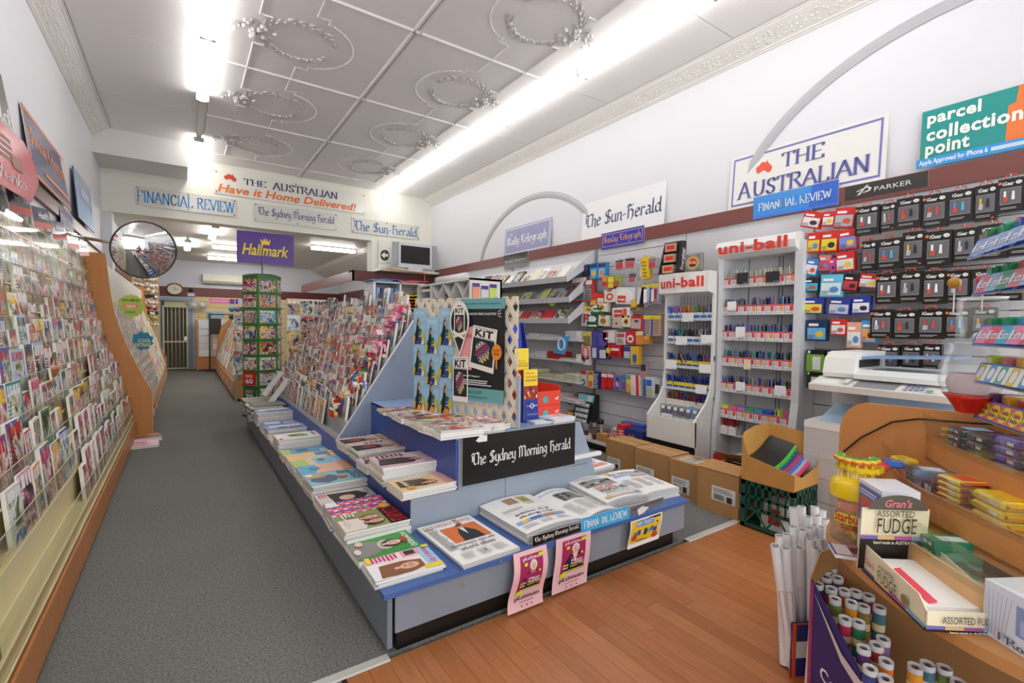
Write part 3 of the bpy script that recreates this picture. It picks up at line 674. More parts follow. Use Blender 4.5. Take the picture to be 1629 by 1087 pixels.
for i, (x, z) in enumerate(cards):
    for k in range(15):
        y = 7.56 + k * .165
        cn, cc = rnd.choice(CT); h = rnd.choice([.16, .17, .19])
        put('greeting_card', sheet_mesh(.125, h, .012, rnd.choice(['cover_c', 'cover_d'])), (x - .014, y, z + .005), (math.radians(-12), 0, PI / 2),
            '%s greeting card, %s along from the near end, %s row up, left card rack' % (cn, nth(k), ORD[i]), 'greeting card', 'greeting cards on the left card rack', cc)
p = MB('paper', 'f2efe8')
for i, (x, z) in enumerate(cards):
    for k in range(24):
        y = 10.05 + k * .165; c_ = rnd.choice(CT)[1]; p.box((x - .02, y, z + .09), (.012, .125, .165), col=c_, rot=Matrix.Rotation(math.radians(-12), 3, 'Y'))
o = p.build('greeting_cards'); tag(o, 'rows of small greeting cards at the far end of the left card rack', 'greeting cards', kind='stuff')
# starburst signs on it
def badge(name, label, c, r, n, col, draw, spikes=14, rr=.93, rot=None, cat='sign', t_=.004):
    o_ = thing(name, label, cat, tuple(c)); m_ = MB('print', col); n = Vector(n).normalized(); u = Vector((0, 0, 1)).cross(n).normalized(); v = n.cross(u)
    pts = [Vector(c) + (u * math.cos(PI * i / spikes) + v * math.sin(PI * i / spikes)) * (r if i % 2 else r * rr) for i in range(2 * spikes)]
    m_.prism([q + n * (-t_) for q in pts], n * t_); m_.build('panel', o_)
    m2 = MB('print'); P = Print(m2, Vector(c) - u * r - v * r, u * 2 * r, v * 2 * r, n, step=.0012); draw(P); m2.build('lettering', o_); return o_
badge('shelf_sign', 'lime green scalloped sign with orange patch on the left card rack', (-.62, 8.9, 1.62), .17, (.35, -1, 0), 'b9cc55', lambda P: (P.text('MAKING MEMORIES', .2, .68, .8, .8, '4c6b2a', 'bold'), P.rect(.22, .38, .78, .58, 'e99c6a'), P.text('NEW!', .34, .42, .66, .54, 'fbf2e6', 'bold'), P.lines(.3, .2, .7, .3, 2, '6d8a3a')))
badge('shelf_sign', 'blue crown-shaped sign reading COOL EXTRAS at the card rack', (-.46, 8.3, 1.13), .135, (.35, -1, 0), '1f7fa6', lambda P: (P.text('COOL', .3, .42, .85, .6, 'e8e36a', 'bold'), P.text('EXTRAS', .15, .2, .85, .38, 'e8e36a', 'bold')), spikes=9, rr=.82)
# accessories stand at the far end of the left side
st = thing('accessory_stand', 'tall stand hung with hair accessories at the end of the left wall', 'stand', (-.78, 14.4, 0))
p = MB('laminate', 'd7c199'); p.bx(-.98, -.94, 14.1, 15.5, 0, 2.5); p.bx(-.96, -.5, 15.5, 15.53, 0, 2.5); p.build('frame', st)
for r_ in range(9):
    q = MB('plastic'); cc = ['c8b28a', 'd8d0c4', 'b79d72', '2a2426', 'e2d8d2', 'a5323a', '2b2626', 'a6a03c', 'd9c9a0'][r_]
    for k in range(26):
        q.ball((-.93 + (k % 9) * .052 + rnd.uniform(-.01, .01), 14.1 + (k // 9) * .25 + rnd.uniform(0, .04), 2.38 - r_ * .13 + rnd.uniform(-.03, .03)), .036, 6, col=cc if rnd.random() < .75 else 'efe6e0')
    o = q.build('hair_accessories', st); o['kind'] = 'stuff'
q = MB('fabric', 'a51c2c')
for k in range(8): q.ball((-.9 + k * .05, 14.2, 2.52), .05, 8)
o = q.build('scrunchies', st); o['kind'] = 'stuff'
# ================================================================== loose magazines on the carpet
def flat_mag(name, label, cx, cy, z, w, h, rz, t_, draw, group, cat='magazine', pages='e9e6df', base='ffffff', n=1, cov=None, color=None):
    """magazine or stack lying flat, its top to local +Y; stack leaves slightly askew"""
    o_ = thing(name, label, cat, (cx, cy, z), rz, group); m_ = MB('paper', pages); rg = random.Random(int(cx * 977 + cy * 131))
    k = max(1, min(n, 14)); th = t_ / k
    for i in range(k):
        dx, dy, a_ = (0, 0, 0) if i == k - 1 else (rg.uniform(-.007, .007), rg.uniform(-.007, .007), rg.uniform(-.03, .03))
        R = Matrix.Rotation(a_, 3, 'Z'); cc = pages if i < k - 1 else base
        m_.box((dx, dy, th * (i + .5)), (w, h, th * .94), rot=R, col=rg.choice([pages, 'f4f2ec', 'd9d5cc']), front='z+' if (cov and i == k - 1) else None, fmat=cov)
        m_.box((dx, dy, th * (i + 1) - .0006), (w, h, .0012), rot=R, col=rg.choice(['c9c5c0', 'b0aaa6', 'e8e4de']) if i < k - 1 else base, front='z+' if (cov and i == k - 1) else None, fmat=cov)
    if color:
        m_.build('pages', o_, world=False).color = lin(color)
    else: m_.build('pages', o_, world=False)
    if draw:
        m2 = MB('print'); P = Print(m2, (-w / 2, -h / 2, t_), (w, 0, 0), (0, h, 0), (0, 0, 1), step=.0004); draw(P); m2.build('cover_print', o_, world=False)
    return o_
flat_mag('magazine', 'pink celebrity magazine lying on the carpet beside the left rack', -.42, 6.75, 0, .36, .28, .05, .03, lambda P: (P.lines(.05, .1, .9, .3, 2, 'd04a8a', .6), P.text('woman', .1, .4, .7, .8, 'd23a7a', 'bold')), None, base='f2c9d2', n=4)
flat_mag('magazine', 'brown covered magazine pile on the carpet nearest the card rack panel', -.4, 7.08, 0, .34, .26, .1, .045, lambda P: (P.rect(.1, .1, .9, .7, '8a4b34'), P.text('FOOD', .1, .75, .9, .95, 'd3bf9a', 'bold')), None, base='a4705a', n=5)
# ================================================================== convex mirror on its arm
mr_ = thing('convex_mirror', 'round convex security mirror on a bracket above the left rack', 'mirror', (-.28, 5.5, 2.05))
mc = Vector((-.28, 5.5, 2.045)); mn = Vector((.42, -1, -.22)).normalized(); mu = Vector((0, 0, 1)).cross(mn).normalized(); mv = mn.cross(mu); R_ = .25
def dome(m_, c, n, u, v, r, bulge, rings=9, seg=36, col=None, mat=None, smooth=True):
    prev = None
    for k in range(rings + 1):
        a_ = (PI / 2) * k / rings; rr_ = r * math.cos(a_); hh = bulge * math.sin(a_)
        # spherical cap rather than ellipsoid
        S = (r * r + bulge * bulge) / (2 * bulge); rad = r * (1 - k / rings); hh = math.sqrt(max(0, S * S - rad * rad)) - (S - bulge)
        ring = [m_.V(c + u * rad * math.cos(2 * PI * i / seg) + v * rad * math.sin(2 * PI * i / seg) + n * hh) for i in range(seg)] if rad > 1e-6 else [m_.V(c + n * hh)]
        if prev:
            if len(ring) == 1:
                for i in range(seg): m_.F((prev[i], prev[(i + 1) % seg], ring[0]), col, mat, smooth=smooth)
            else:
                for i in range(seg): m_.F((prev[i], prev[(i + 1) % seg], ring[(i + 1) % seg], ring[i]), col, mat, smooth=smooth)
        prev = ring
m_ = MB('mirror', 'ffffff'); dome(m_, mc, mn, mu, mv, R_, .075); m_.build('glass', mr_)
m_ = MB('plastic', '3c3a3a'); ring = [mc + mu * (R_ + .004) * math.cos(2 * PI * i / 36) + mv * (R_ + .004) * math.sin(2 * PI * i / 36) for i in range(37)]
m_.tube(ring, .007); m_.build('rim', mr_)
m_ = MB('plastic', '8d8578'); dome(m_, mc - mn * .004, -mn, mu, -mv, R_, .03, 3); m_.build('back', mr_)
m_ = MB('steel', 'c8c2b4'); m_.tube([mc - mn * .03, Vector((-.48, 5.62, 2.10)), Vector((-.72, 5.75, 2.14)), Vector((-.99, 5.8, 2.2))], .014, 8); m_.ball(Vector((-.46, 5.6, 2.10)), .04, 10)
m_.bx(-1.0, -.98, 5.74, 5.86, 2.1, 2.3); m_.build('bracket', mr_)
c_ = thing('security_camera', 'small dark dome security camera beside the convex mirror', 'camera', (-.46, 5.5, 2.12)); m_ = MB('gloss', '24221f'); m_.ball((-.455, 5.45, 2.11), .035, 14); m_.build('dome', c_)
m_ = MB('plastic', 'cfc9ba'); m_.cyl((-.455, 5.48, 2.11), (-.47, 5.56, 2.13), .048, .04, 16); m_.build('housing', c_)
# ================================================================== things on the back wall
YW = YE - .002
d1 = thing('door_1', 'back door opening', 'door', (-.18, YW, 0)); del d1['label']; del d1['category']; struct(d1)
m_ = MB('laminate', '93a5b4'); m_.bx(-.62, -.5, YW - .08, YW, 0, 2.07); m_.bx(.1, .24, YW - .08, YW, 0, 2.07); m_.bx(-.62, .24, YW - .1, YW, 2.0, 2.09); m_.build('frame', d1)
m_ = MB('paint', '58523f'); m_.bx(-.5, .1, YW - .012, YW, 0, 2.0); m_.set(col='d8cfa8'); m_.bx(-.5, .1, YW - .03, YW, 1.8, 2.0); m_.build('door_leaf', d1)
m_ = MB('plastic', '38342c'); m_.bx(-.5, -.44, YW - .09, YW - .02, 0, 2.0); m_.build('jamb', d1)
g = thing('security_door', 'barred cream security door in the back doorway', 'door', (-.18, YW - .1, 0))
m_ = MB('plastic', 'ddd7b2')
for x in (-.46, .1): m_.bx(x - .02, x + .02, YW - .13, YW - .1, .03, 1.86)
for z in (.05, .82, 1.84): m_.bx(-.46, .1, YW - .13, YW - .1, z - .02, z + .02)
m_.build('frame', g)
for k in range(5):
    m_ = MB('plastic', 'e4dfc0'); x = -.36 + k * .093; m_.cyl((x, YW - .115, .07), (x, YW - .115, 1.82), .008, n=8); m_.build('bar', g)
m_ = MB('steel', 'd8d4c8'); m_.bx(.03, .09, YW - .15, YW - .13, .85, .97); m_.build('lock', g)
a = at(322, 437, 1, YW - .1); b_ = at(388, 455, 1, YW - .1)
ac = thing('air_conditioner', 'white split air conditioner high on the back wall', 'air conditioner', (1.1, YW - .1, 2.6))
m_ = MB('plastic', 'e8e4d4'); m_.prism([(.49, YW, 2.82), (.49, YW - .2, 2.82), (.49, YW - .22, 2.62), (.49, YW - .15, 2.54), (.49, YW, 2.54)], (1.1, 0, 0)); m_.build('casing', ac)
m_ = MB('plastic', '9c9788'); m_.bx(.52, 1.56, YW - .205, YW - .19, 2.6, 2.606); m_.bx(.52, 1.56, YW - .18, YW - .16, 2.555, 2.575); m_.build('louvre', ac)
ck = thing('wall_clock', 'oval wooden wall clock over the back door', 'clock', (-.19, YW - .05, 2.33)); m_ = MB('ply', '8b5a2c'); m_.lathe((0, 0, 0), [(0.001, .0), (.2, 0), (.215, .03), (.17, .05)], 28)
m_.set('paper', 'ece6d2'); m_.lathe((0, 0, 0), [(.17, .042), (.001, .043)], 28)
for v_ in range(len(m_.v)): q = m_.v[v_]; m_.v[v_] = Vector((-.19 + q.x, YW - .035 - q.z, 2.33 + q.y * .85))
m_.build('case', ck); m_ = MB('print', '2a2420'); m_.box((-.19, YW - .084, 2.36), (.01, .002, .1)); m_.box((-.15, YW - .084, 2.33), (.09, .002, .01)); m_.build('hands', ck)
sc_ = thing('security_camera', 'small black dome camera on the back wall beside the clock', 'camera', (.2, YW - .06, 2.33)); m_ = MB('gloss', '1c1a1a'); m_.ball((.2, YW - .08, 2.33), .06, 12); m_.build('dome', sc_)
m_ = MB('plastic', 'dcd8e6'); m_.bx(.12, .29, YW - .04, YW - .03, 2.15, 2.24); m_.build('sign', sc_)
board('shelf_sign', 'pink and purple strip sign on the cream slat wall', 'sign', [at(333, 483, 1, 16.955), at(385, 484, 1, 16.955), at(385, 477, 1, 16.955), at(333, 475, 1, 16.955)], .01, 'f07aa8', lambda P: (P.rect(.62, 0, .76, 1, '5b4596'), P.rect(.8, 0, .87, 1, '3c2f74'), P.rect(.87, 0, 1, 1, 'b9c0e6'), P.text('Gift Bag Wrapping', .06, .3, .56, .75, 'fdeef4', 'sans')))
board('notice', 'pale blue landscape notice on the back slat wall', 'notice', [at(328, 508, 1, 16.955), at(357, 506, 1, 16.955), at(357, 496, 1, 16.955), at(328, 496, 1, 16.955)], .01, 'a9c3cf', lambda P: P.rect(.04, .1, .3, .9, '7fa3b4'))
for k, px in enumerate((308, 322)):
    q = MB('clearplastic', 'ffffff'); a = at(px, 486, 1, 16.8); q.box((a.x, a.y, a.z), (.24, .1, .22)); q.set('paper', 'ece4d8'); q.ball((a.x, a.y, a.z), .08, 8)
    tag(q.build('bead_bag'), '%s clear bag of pale ribbon hanging beside the back door' % ('left', 'right')[k], 'bag', 'clear bags by the back door')
ws = thing('wrapping_paper_stand', 'beech stand of pastel wrapping sheets against the back wall', 'stand', (.6, 16.6, 0))
m_ = MB('laminate', LAM); m_.bx(.31, .35, 16.3, 16.85, 0, 1.45); m_.bx(.35, 1.3, 16.3, 16.85, .04, .38); m_.build('cabinet', ws)
m_ = MB('paper', 'e9ecef'); m_.bx(.35, 1.3, 16.5, 16.52, .38, 1.45); m_.build('back_panel', ws)
for r_ in range(5):
    for c in range(2):
        m_ = MB('paper', ['e3e6f0', 'e9e4ea', 'dfe6ee', 'f0d9dc', 'eef0f2', 'efe3d6', 'e7e7ea', 'f2e6e6', 'f4f4f2', 'cfc6c0'][r_ * 2 + c]); m_.box((.52 + c * .34, 16.44 - .01 * r_, 1.33 - r_ * .2), (.31, .01, .26), rot=Matrix.Rotation(-.12, 3, 'X')); m_.build('wrapping_sheet', ws)
# ================================================================== card gondola in the middle of the back room
gd = thing('card_gondola', 'double card stand with beech drawers right of the aisle', 'rack', (1.1, 12, 0))
m_ = MB('laminate', 'cf9257'); m_.bx(.74, 1.5, 9.74, 15.9, .04, .36); m_.set(col='c9874f'); m_.bx(.98, 1.5, 9.74, 9.78, .04, 1.48); m_.build('base', gd)
for k in range(6):
    q = MB('laminate', 'd69a5f'); q.bx(.98, 1.5, 9.725, 9.74, .06 + k * .2, .06 + k * .2 + .188); q.build('slat', gd)
for k in range(6):
    q = MB('laminate', 'd49659'); q.bx(.73, .742, 9.8 + k * 1.0, 10.77 + k, .06, .34); o = q.build('drawer', gd); q = MB('steel', 'd8d8d8'); q.bx(.718, .73, 10.25 + k, 10.3 + k, .16, .25); q.build('handle', o)
m_ = MB('steel', 'bdb9ad'); m_.bx(.74, .78, 9.70, 9.74, .0, 1.5); m_.bx(.74, 1.5, 9.70, 9.73, 1.47, 1.5); m_.build('metal_frame', gd)
m_ = MB('ply', 'c98a50'); m_.prism([(.76, 15.9, .36), (1.3, 15.9, .36), (1.3, 15.9, 1.55), (1.1, 15.9, 1.5), (.9, 15.9, 1.3), (.8, 15.9, .9)], (0, .02, 0)); m_.build('end_panel', gd)
rw = [(.76 + .05 * i, .38 + .14 * i) for i in range(8)]
m_ = MB('plastic', 'e6e0d6')
for x, z in rw: m_.bx(x, x + .05, 9.76, 15.9, z, z + .004); m_.bx(x, x + .004, 9.76, 15.9, z, z + .03)
m_.bx(1.2, 1.22, 9.76, 15.9, .36, 1.5); m_.build('shelf_lip', gd)
for i, (x, z) in enumerate(rw):
    for k in range(10):
        cn, cc = rnd.choice(CT + TINT[:6]); put('greeting_card', sheet_mesh(.13, .17, .012, rnd.choice(COVERS)), (x + .02, 9.88 + k * .2, z + .005), (math.radians(-12), 0, -PI / 2),
            '%s card, %s along from the front, %s row up, middle card stand' % (cn, nth(k), ORD[i]), 'greeting card', 'cards on the middle card stand', cc)
m_ = MB('paper')
for i, (x, z) in enumerate(rw):
    for k in range(20): m_.box((x + .02, 11.9 + k * .2, z + .09), (.012, .13, .17), col=rnd.choice(CT)[1], rot=Matrix.Rotation(math.radians(12), 3, 'Y'))
tag(m_.build('greeting_cards'), 'rows of small cards at the far end of the middle card stand', 'greeting cards', kind='stuff')
bs = thing('wire_stand', 'black wire stand of hanging charms beyond the middle card stand', 'stand', (.66, 16.1, 0)); m_ = MB('plastic', '26221f'); m_.tube([(.62, 16.05, 0), (.62, 16.05, 1.62)], .02); m_.tube([(.62, 16.05, 1.62), (1.9, 16.05, 1.62)], .015); m_.bx(.5, .8, 15.95, 16.15, 0, .05); m_.bx(.6, .9, 16.0, 16.05, 1.05, 1.5); m_.build('frame', bs)
for k in range(6):
    q = MB('plastic', ['1e8ab5', '6d5a8a', '2a6f9a', '4a3a32', 'e4d9c8', '7b4a54'][k]); a = at(369 + (k % 3) * 9, 492 + (k // 3) * 12, 1, 13.0); q.ball((a.x, a.y, a.z), .07, 8)
    tag(q.build('gift_bow'), '%s gift bow hung by the card spinner, %s of six' % (['bright blue', 'mauve', 'dark blue', 'brown', 'cream', 'plum'][k], ORD[k]), 'bow', 'gift bows behind the spinner')
# cards in the slat end
for k, (px, py, cn, cc) in enumerate(((378, 532, 'coral', 'e8604e'), (378, 584, 'white', 'f1ede0'), (379, 507, 'teal and white', 'cfe2e4'), (379, 565, 'grey', '8a847a'))):
    a = at(px, py + 12, 1, 9.68); put('greeting_card', sheet_mesh(.14, .2 if k != 1 else .26, .012, 'cover_c'), a, (math.radians(-6), 0, 0), '%s card on the slatted end of the middle card stand' % cn, 'greeting card', 'cards on the slatted stand end', cc)
# ================================================================== card spinner
SX, SY = 1.0, 8.2
sp = thing('card_spinner', 'tall green revolving rack of greeting cards on the magazine stand side', 'rack', (SX, SY, 0))
m_ = MB('plastic', '3d7a35'); NR = 6; RR = .235
def spf(k): a_ = -PI / 2 + .18 + k * 2 * PI / NR; return Vector((math.cos(a_), math.sin(a_), 0)), Vector((-math.sin(a_), math.cos(a_), 0)), a_
for k in range(NR):
    n_, u_, a_ = spf(k); c = Vector((SX, SY, 0)) + n_ * RR; hw = RR * math.tan(PI / NR)
    m_.prism([c - u_ * hw + Vector((0, 0, .25)), c + u_ * hw + Vector((0, 0, .25)), c + u_ * hw + Vector((0, 0, 2.1)), c - u_ * hw + Vector((0, 0, 2.1))], -n_ * .01)
m_.build('panels', sp)
m_ = MB('plastic', '2d5e2a'); m_.lathe((SX, SY, 2.1), [(.001, .03), (.2, .03), (.28, 0)], 6); m_.build('top_cap', sp)
m_ = MB('steel', '55524c'); m_.cyl((SX, SY, 0), (SX, SY, .25), .03); m_.cyl((SX, SY, 0), (SX, SY, .03), .28, n=20); m_.cyl((SX, SY, 2.1), (SX, SY, 2.5), .008, n=8); m_.build('pole', sp)
rowc = [['dfe6e4', '6f9a44', 'efeae6'], ['dfe2dc', 'e8a13c', 'f0ede8'], ['8a5f66', '6fb0cf', 'e6dfe2'], ['6a2231', '3f74ba', 'e9ece2'], ['4f93c6', 'f2b71c', '49683a'], ['8a6f58', 'cfd0cf', '5c2730'], ['c4233a', 'd3dde4', 'eae2d6'], ['1f6e66', 'a9c6d4', 'e3dcd2']]
for r_ in range(8):
    for k in (-1, 0, 1, 2):
        n_, u_, a_ = spf(k); c = Vector((SX, SY, 1.86 - r_ * .232)) + n_ * (RR + .012)
        cc = rowc[r_][k + 1] if -1 <= k <= 1 else rnd.choice(TINT)[1]
        put('greeting_card', sheet_mesh(.225, .195 if r_ % 3 else .205, .008, COVERS[(r_ + k) % 4]), c, (math.radians(-5), 0, a_ + PI / 2),
            'spinner card, %s row from the top, %s column from the left' % (ORD[r_], {-1: 'first', 0: 'second', 1: 'third', 2: 'rightmost edge-on'}[k]), 'greeting card', 'cards on the green spinner', cc)
m_ = MB('plastic', '4f9a3e')
for r_ in range(9):
    z = 1.855 - r_ * .232 + .232
    m_.lathe((SX, SY, z - .24), [(.29, 0), (.29, .015)], 6)
m_.build('pocket_rim', sp)
for k, (t_, r_, cc) in enumerate((('60', 6, 'c4233a'), ('70', 7, '1f6e66'))):
    n_, u_, a_ = spf(-1); c = Vector((SX, SY, 1.86 - r_ * .232)) + n_ * (RR + .02)
    q = MB('print', cc); O_ = c - u_ * .11 + Vector((0, 0, .0)) - n_ * .0; q.prism([O_, O_ + u_ * .22, O_ + u_ * .22 + Vector((0, 0, .2)), O_ + Vector((0, 0, .2))], n_ * .006)
    P = Print(q, O_ + n_ * .006, u_ * .22, Vector((0, 0, .2)), n_, .0015); P.text(t_, .2, .15, .8, .5, 'ffffff', 'bold'); P.rect(.2, .6, .8, .8, 'e7b04a' if k == 0 else 'd98a3a')
    tag(q.build('greeting_card'), ('red' if k == 0 else 'teal') + ' number ' + t_ + ' birthday card on the green spinner', 'greeting card')
# ================================================================== central newspaper and magazine stand
GB, GF, BL = '7e8694', '8d949f', '4767a4'
stand = thing('display_stand', 'low tiered blue-grey newspaper stand running down the middle of the shop', 'stand', (1.6, 4, 0))
def part(name, parent, mat, col, boxes, **k):
    q = MB(mat, col)
    for b_ in boxes: q.bx(*b_)
    o = q.build(name, parent)
    for a_, v_ in k.items(): o[a_] = v_
    return o
part('kickboard', stand, 'laminate', '14120f', [(.745, 2.61, 1.935, 2.2, 0, .085), (.74, .8, 2.2, 7.3, 0, .03), (2.58, 2.61, 2.2, 3.4, 0, .085)])
part('front_panel', stand, 'standpaint', GF, [(.735, 2.71, 1.925, 1.94, .082, .257), (2.695, 2.71, 1.94, 3.4, .082, .257)])
for ya, yb in ((1.925, 3.1), (3.105, 4.25), (4.255, 5.2), (5.205, 6.2), (6.205, 7.35)): part('side_panel', stand, 'standpaint', GB, [(.70, .722, ya, yb, .025, .257)])
part('base_top', stand, 'standpaint', BL, [(.675, 2.72, 1.895, 3.4, .257, .279), (.675, 1.05, 3.4, 7.38, .257, .279)])
part('core', stand, 'standpaint', GB, [(1.02, 2.29, 2.44, 3.92, .27, .44), (1.02, 2.2, 3.96, 7.33, .02, .44)])
part('step_riser', stand, 'standpaint', '3f58a4', [(1.008, 1.022, 2.43, 3.94, .279, .452), (1.008, 1.022, 3.94, 7.35, .279, .452)])
part('step_front', stand, 'standpaint', '97a2b0', [(1.008, 1.62, 2.418, 2.436, .279, .452), (1.624, 2.308, 2.418, 2.436, .279, .452), (1.30, 1.62, 2.42, 2.437, .452, .75), (1.624, 2.17, 2.42, 2.437, .452, .75)])
part('step_top', stand, 'standpaint', '5674b4', [(1.008, 2.31, 2.43, 3.94, .44, .453)])
part('upper_riser', stand, 'standpaint', '3d56a6', [(1.285, 1.30, 2.43, 3.93, .453, .75)])
part('upper_top', stand, 'standpaint', '8ea4cc', [(1.285, 2.18, 2.425, 3.93, .74, .755)])
q = MB('standpaint', '97a2b0'); q.prism([(2.17, 2.43, .279), (2.42, 2.43, .279), (2.34, 2.43, .52), (2.24, 2.43, .75), (2.17, 2.43, .75)], (0, .02, 0)); q.set('plastic', 'e8e8ea'); q.bx(2.17, 2.42, 2.40, 2.428, .50, .525); q.build('brace', stand)
# printed newspaper board standing on the step
board('newspaper_board', 'large black board with white blackletter fixed to the upper step', 'sign', [(1.312, 2.40, .475), (2.169, 2.40, .475), (2.169, 2.40, .757), (1.312, 2.40, .757)], .012, '0f0d0c',
      lambda P: (P.text('The Sydney Morning Herald', .065, .30, .955, .66, 'f4f3ee', 'black'), P.shape([(.13, .99), (.19, .99), (.19, .86), (.12, .86), (.10, .9)], 'ece8df')), mat='laminate', back='c8c4b8')
board('newspaper_sign', 'narrow black strip with white blackletter on the stand front edge', 'sign', [(1.435, 1.89, .293), (1.755, 1.89, .300), (1.755, 1.89, .345), (1.435, 1.89, .347)], .004, '100e0d', lambda P: P.text('The Sydney Morning Herald', .04, .2, .97, .8, 'f2f1ec', 'black'), mat='laminate')
board('newspaper_sign', 'bright blue strip with white capitals on the stand front edge', 'sign', [(1.765, 1.885, .288), (2.14, 1.885, .284), (2.125, 1.885, .362), (1.755, 1.885, .366)], .003, '39b4ea', lambda P: P.text('FINANCIAL REVIEW', .05, .2, .95, .8, 'f6fbfd', 'serif'))
board('newspaper_sign', 'grey strip sign with a torn white label on the stand edge', 'sign', [(2.145, 1.89, .296), (2.45, 1.89, .310), (2.45, 1.89, .350), (2.145, 1.89, .350)], .004, '6f6f70', lambda P: (P.text('Daily Telegraph & Other Herald', .08, .35, .95, .65, '3c3c40', 'sans'), P.shape([(.25, -.3), (.4, -.2), (.55, .2), (.35, .6), (.2, .4)], 'e8e6e4')), mat='laminate')
# two pink posters hanging from the front edge
def hang(name, label, x0, x1, xb0, xb1, zt, zb_, amp, draw, col):
    o_ = thing(name, label, 'poster', ((x0 + x1) / 2, 1.885, zt)); q = MB('print', col); n = 14; rows_ = []
    for i in range(n + 1):
        t_ = i / n; y = 1.886 - amp * math.sin(t_ * PI * 1.6) * .5 - amp * t_ * t_; z = zt + (zb_ - zt) * t_
        rows_.append((q.V((x0 + (xb0 - x0) * t_, y, z)), q.V((x1 + (xb1 - x1) * t_, y, z)))) 
    for i in range(n): q.F((rows_[i][1], rows_[i][0], rows_[i + 1][0], rows_[i + 1][1]), smooth=True)
    q.build('sheet', o_)
    m2 = MB('print')
    class PP(Print):
        def P(s, u, v):
            t_ = 1 - v; y = 1.886 - amp * math.sin(t_ * PI * 1.6) * .5 - amp * t_ * t_
            xa = x0 + (xb0 - x0) * t_; xb_ = x1 + (xb1 - x1) * t_
            return Vector((xa + (xb_ - xa) * u, y - .001 - s.k * s.step, zt + (zb_ - zt) * t_))
        def rect(s, u0, v0, u1, v1, col):
            k = max(1, int((v1 - v0) * 12))
            for i in range(k): s.poly([(u0, v0 + (v1 - v0) * i / k), (u1, v0 + (v1 - v0) * i / k), (u1, v0 + (v1 - v0) * (i + 1) / k), (u0, v0 + (v1 - v0) * (i + 1) / k)], col)
            s.k += 1; return s
    draw(PP(m2, (0, 0, 0), (1, 0, 0), (0, 0, 1), (0, -1, 0), step=.0005)); m2.build('print', o_); return o_
def platinum(P):
    P.rect(.18, .33, .85, .93, 'a8265c'); P.shape([(.27, .36), (.83, .36), (.8, .55), (.68, .66), (.55, .69), (.42, .66), (.3, .55)], '23223c')
    P.shape([(.47, .68), (.64, .68), (.57, .5)], 'e9c9b4'); P.ell(.56, .76, .105, .085, 'e6e0dc'); P.ell(.56, .745, .075, .07, 'e3b9a0')
    P.rect(.525, .75, .545, .758, '40302c'); P.rect(.575, .75, .595, .758, '40302c'); P.rect(.54, .715, .58, .722, 'a8433f')
    P.text('platinum', .24, .84, .83, .92, 'f2d7e2', 'didone'); P.ell(.33, .80, .05, .03, 'd8dc2c'); P.rect(.22, .47, .37, .5, 'e3c63c'); P.rect(.22, .42, .36, .445, 'ded7dd')
    P.text('Fitter', .44, .52, .78, .565, 'f6f2f0', 'bold'); P.text('healthier', .44, .47, .8, .515, 'f6f2f0', 'bold'); P.text('happier YOU', .42, .42, .82, .465, 'd8dc2c', 'bold')
    P.rect(.24, .36, .8, .38, 'd8dc2c'); P.ell(.24, .32, .09, .045, 'd8e02c'); P.rect(.7, .88, .85, .93, 'd8dc2c'); P.ell(.72, .66, .035, .02, 'd8dc2c')
    P.text('platinum', .14, .17, .86, .27, '3c2420', 'didone'); P.lines(.3, .14, .75, .16, 1, '8a6a62')
    for x in (.36, .5, .64): P.ell(x, .08, .02, .014, '6d504a')
hang('poster', 'left pink magazine poster curling from the stand front', 1.315, 1.52, 1.27, 1.485, .288, .012, .05, platinum, 'efbdbe')
hang('poster', 'right pink magazine poster hanging straight from the stand front', 1.585, 1.83, 1.555, 1.80, .292, .012, .015, platinum, 'f2c3c6')
def yflyer(P):
    P.rect(.04, .16, .96, .96, 'e8bf2e'); P.shape([(.55, .96), (.96, .96), (.96, .4), (.85, .7)], '2a2620'); P.rect(.18, .74, .72, .93, '2f7cc0'); P.text('KIDS COLLECT', .2, .78, .7, .9, 'e8f2fa', 'bold')
    for i in range(8): P.rect(.14 + .1 * i, .38 + .04 * (i % 3), .22 + .1 * i, .56 + .05 * (i % 2), ['2f6fb0', '5c3a7a', 'd8d2c0', '21303c', '7aa0c0'][i % 5])
    P.ell(.8, .26, .09, .1, 'cf3a2e'); P.ell(.14, .36, .07, .09, 'cf3a2e'); P.lines(.2, .2, .6, .28, 2, '7c6420')
hang('flyer', 'small yellow and blue flyer taped at the right of the stand front', 2.15, 2.435, 2.12, 2.40, .262, .105, .012, yflyer, 'efeae2')
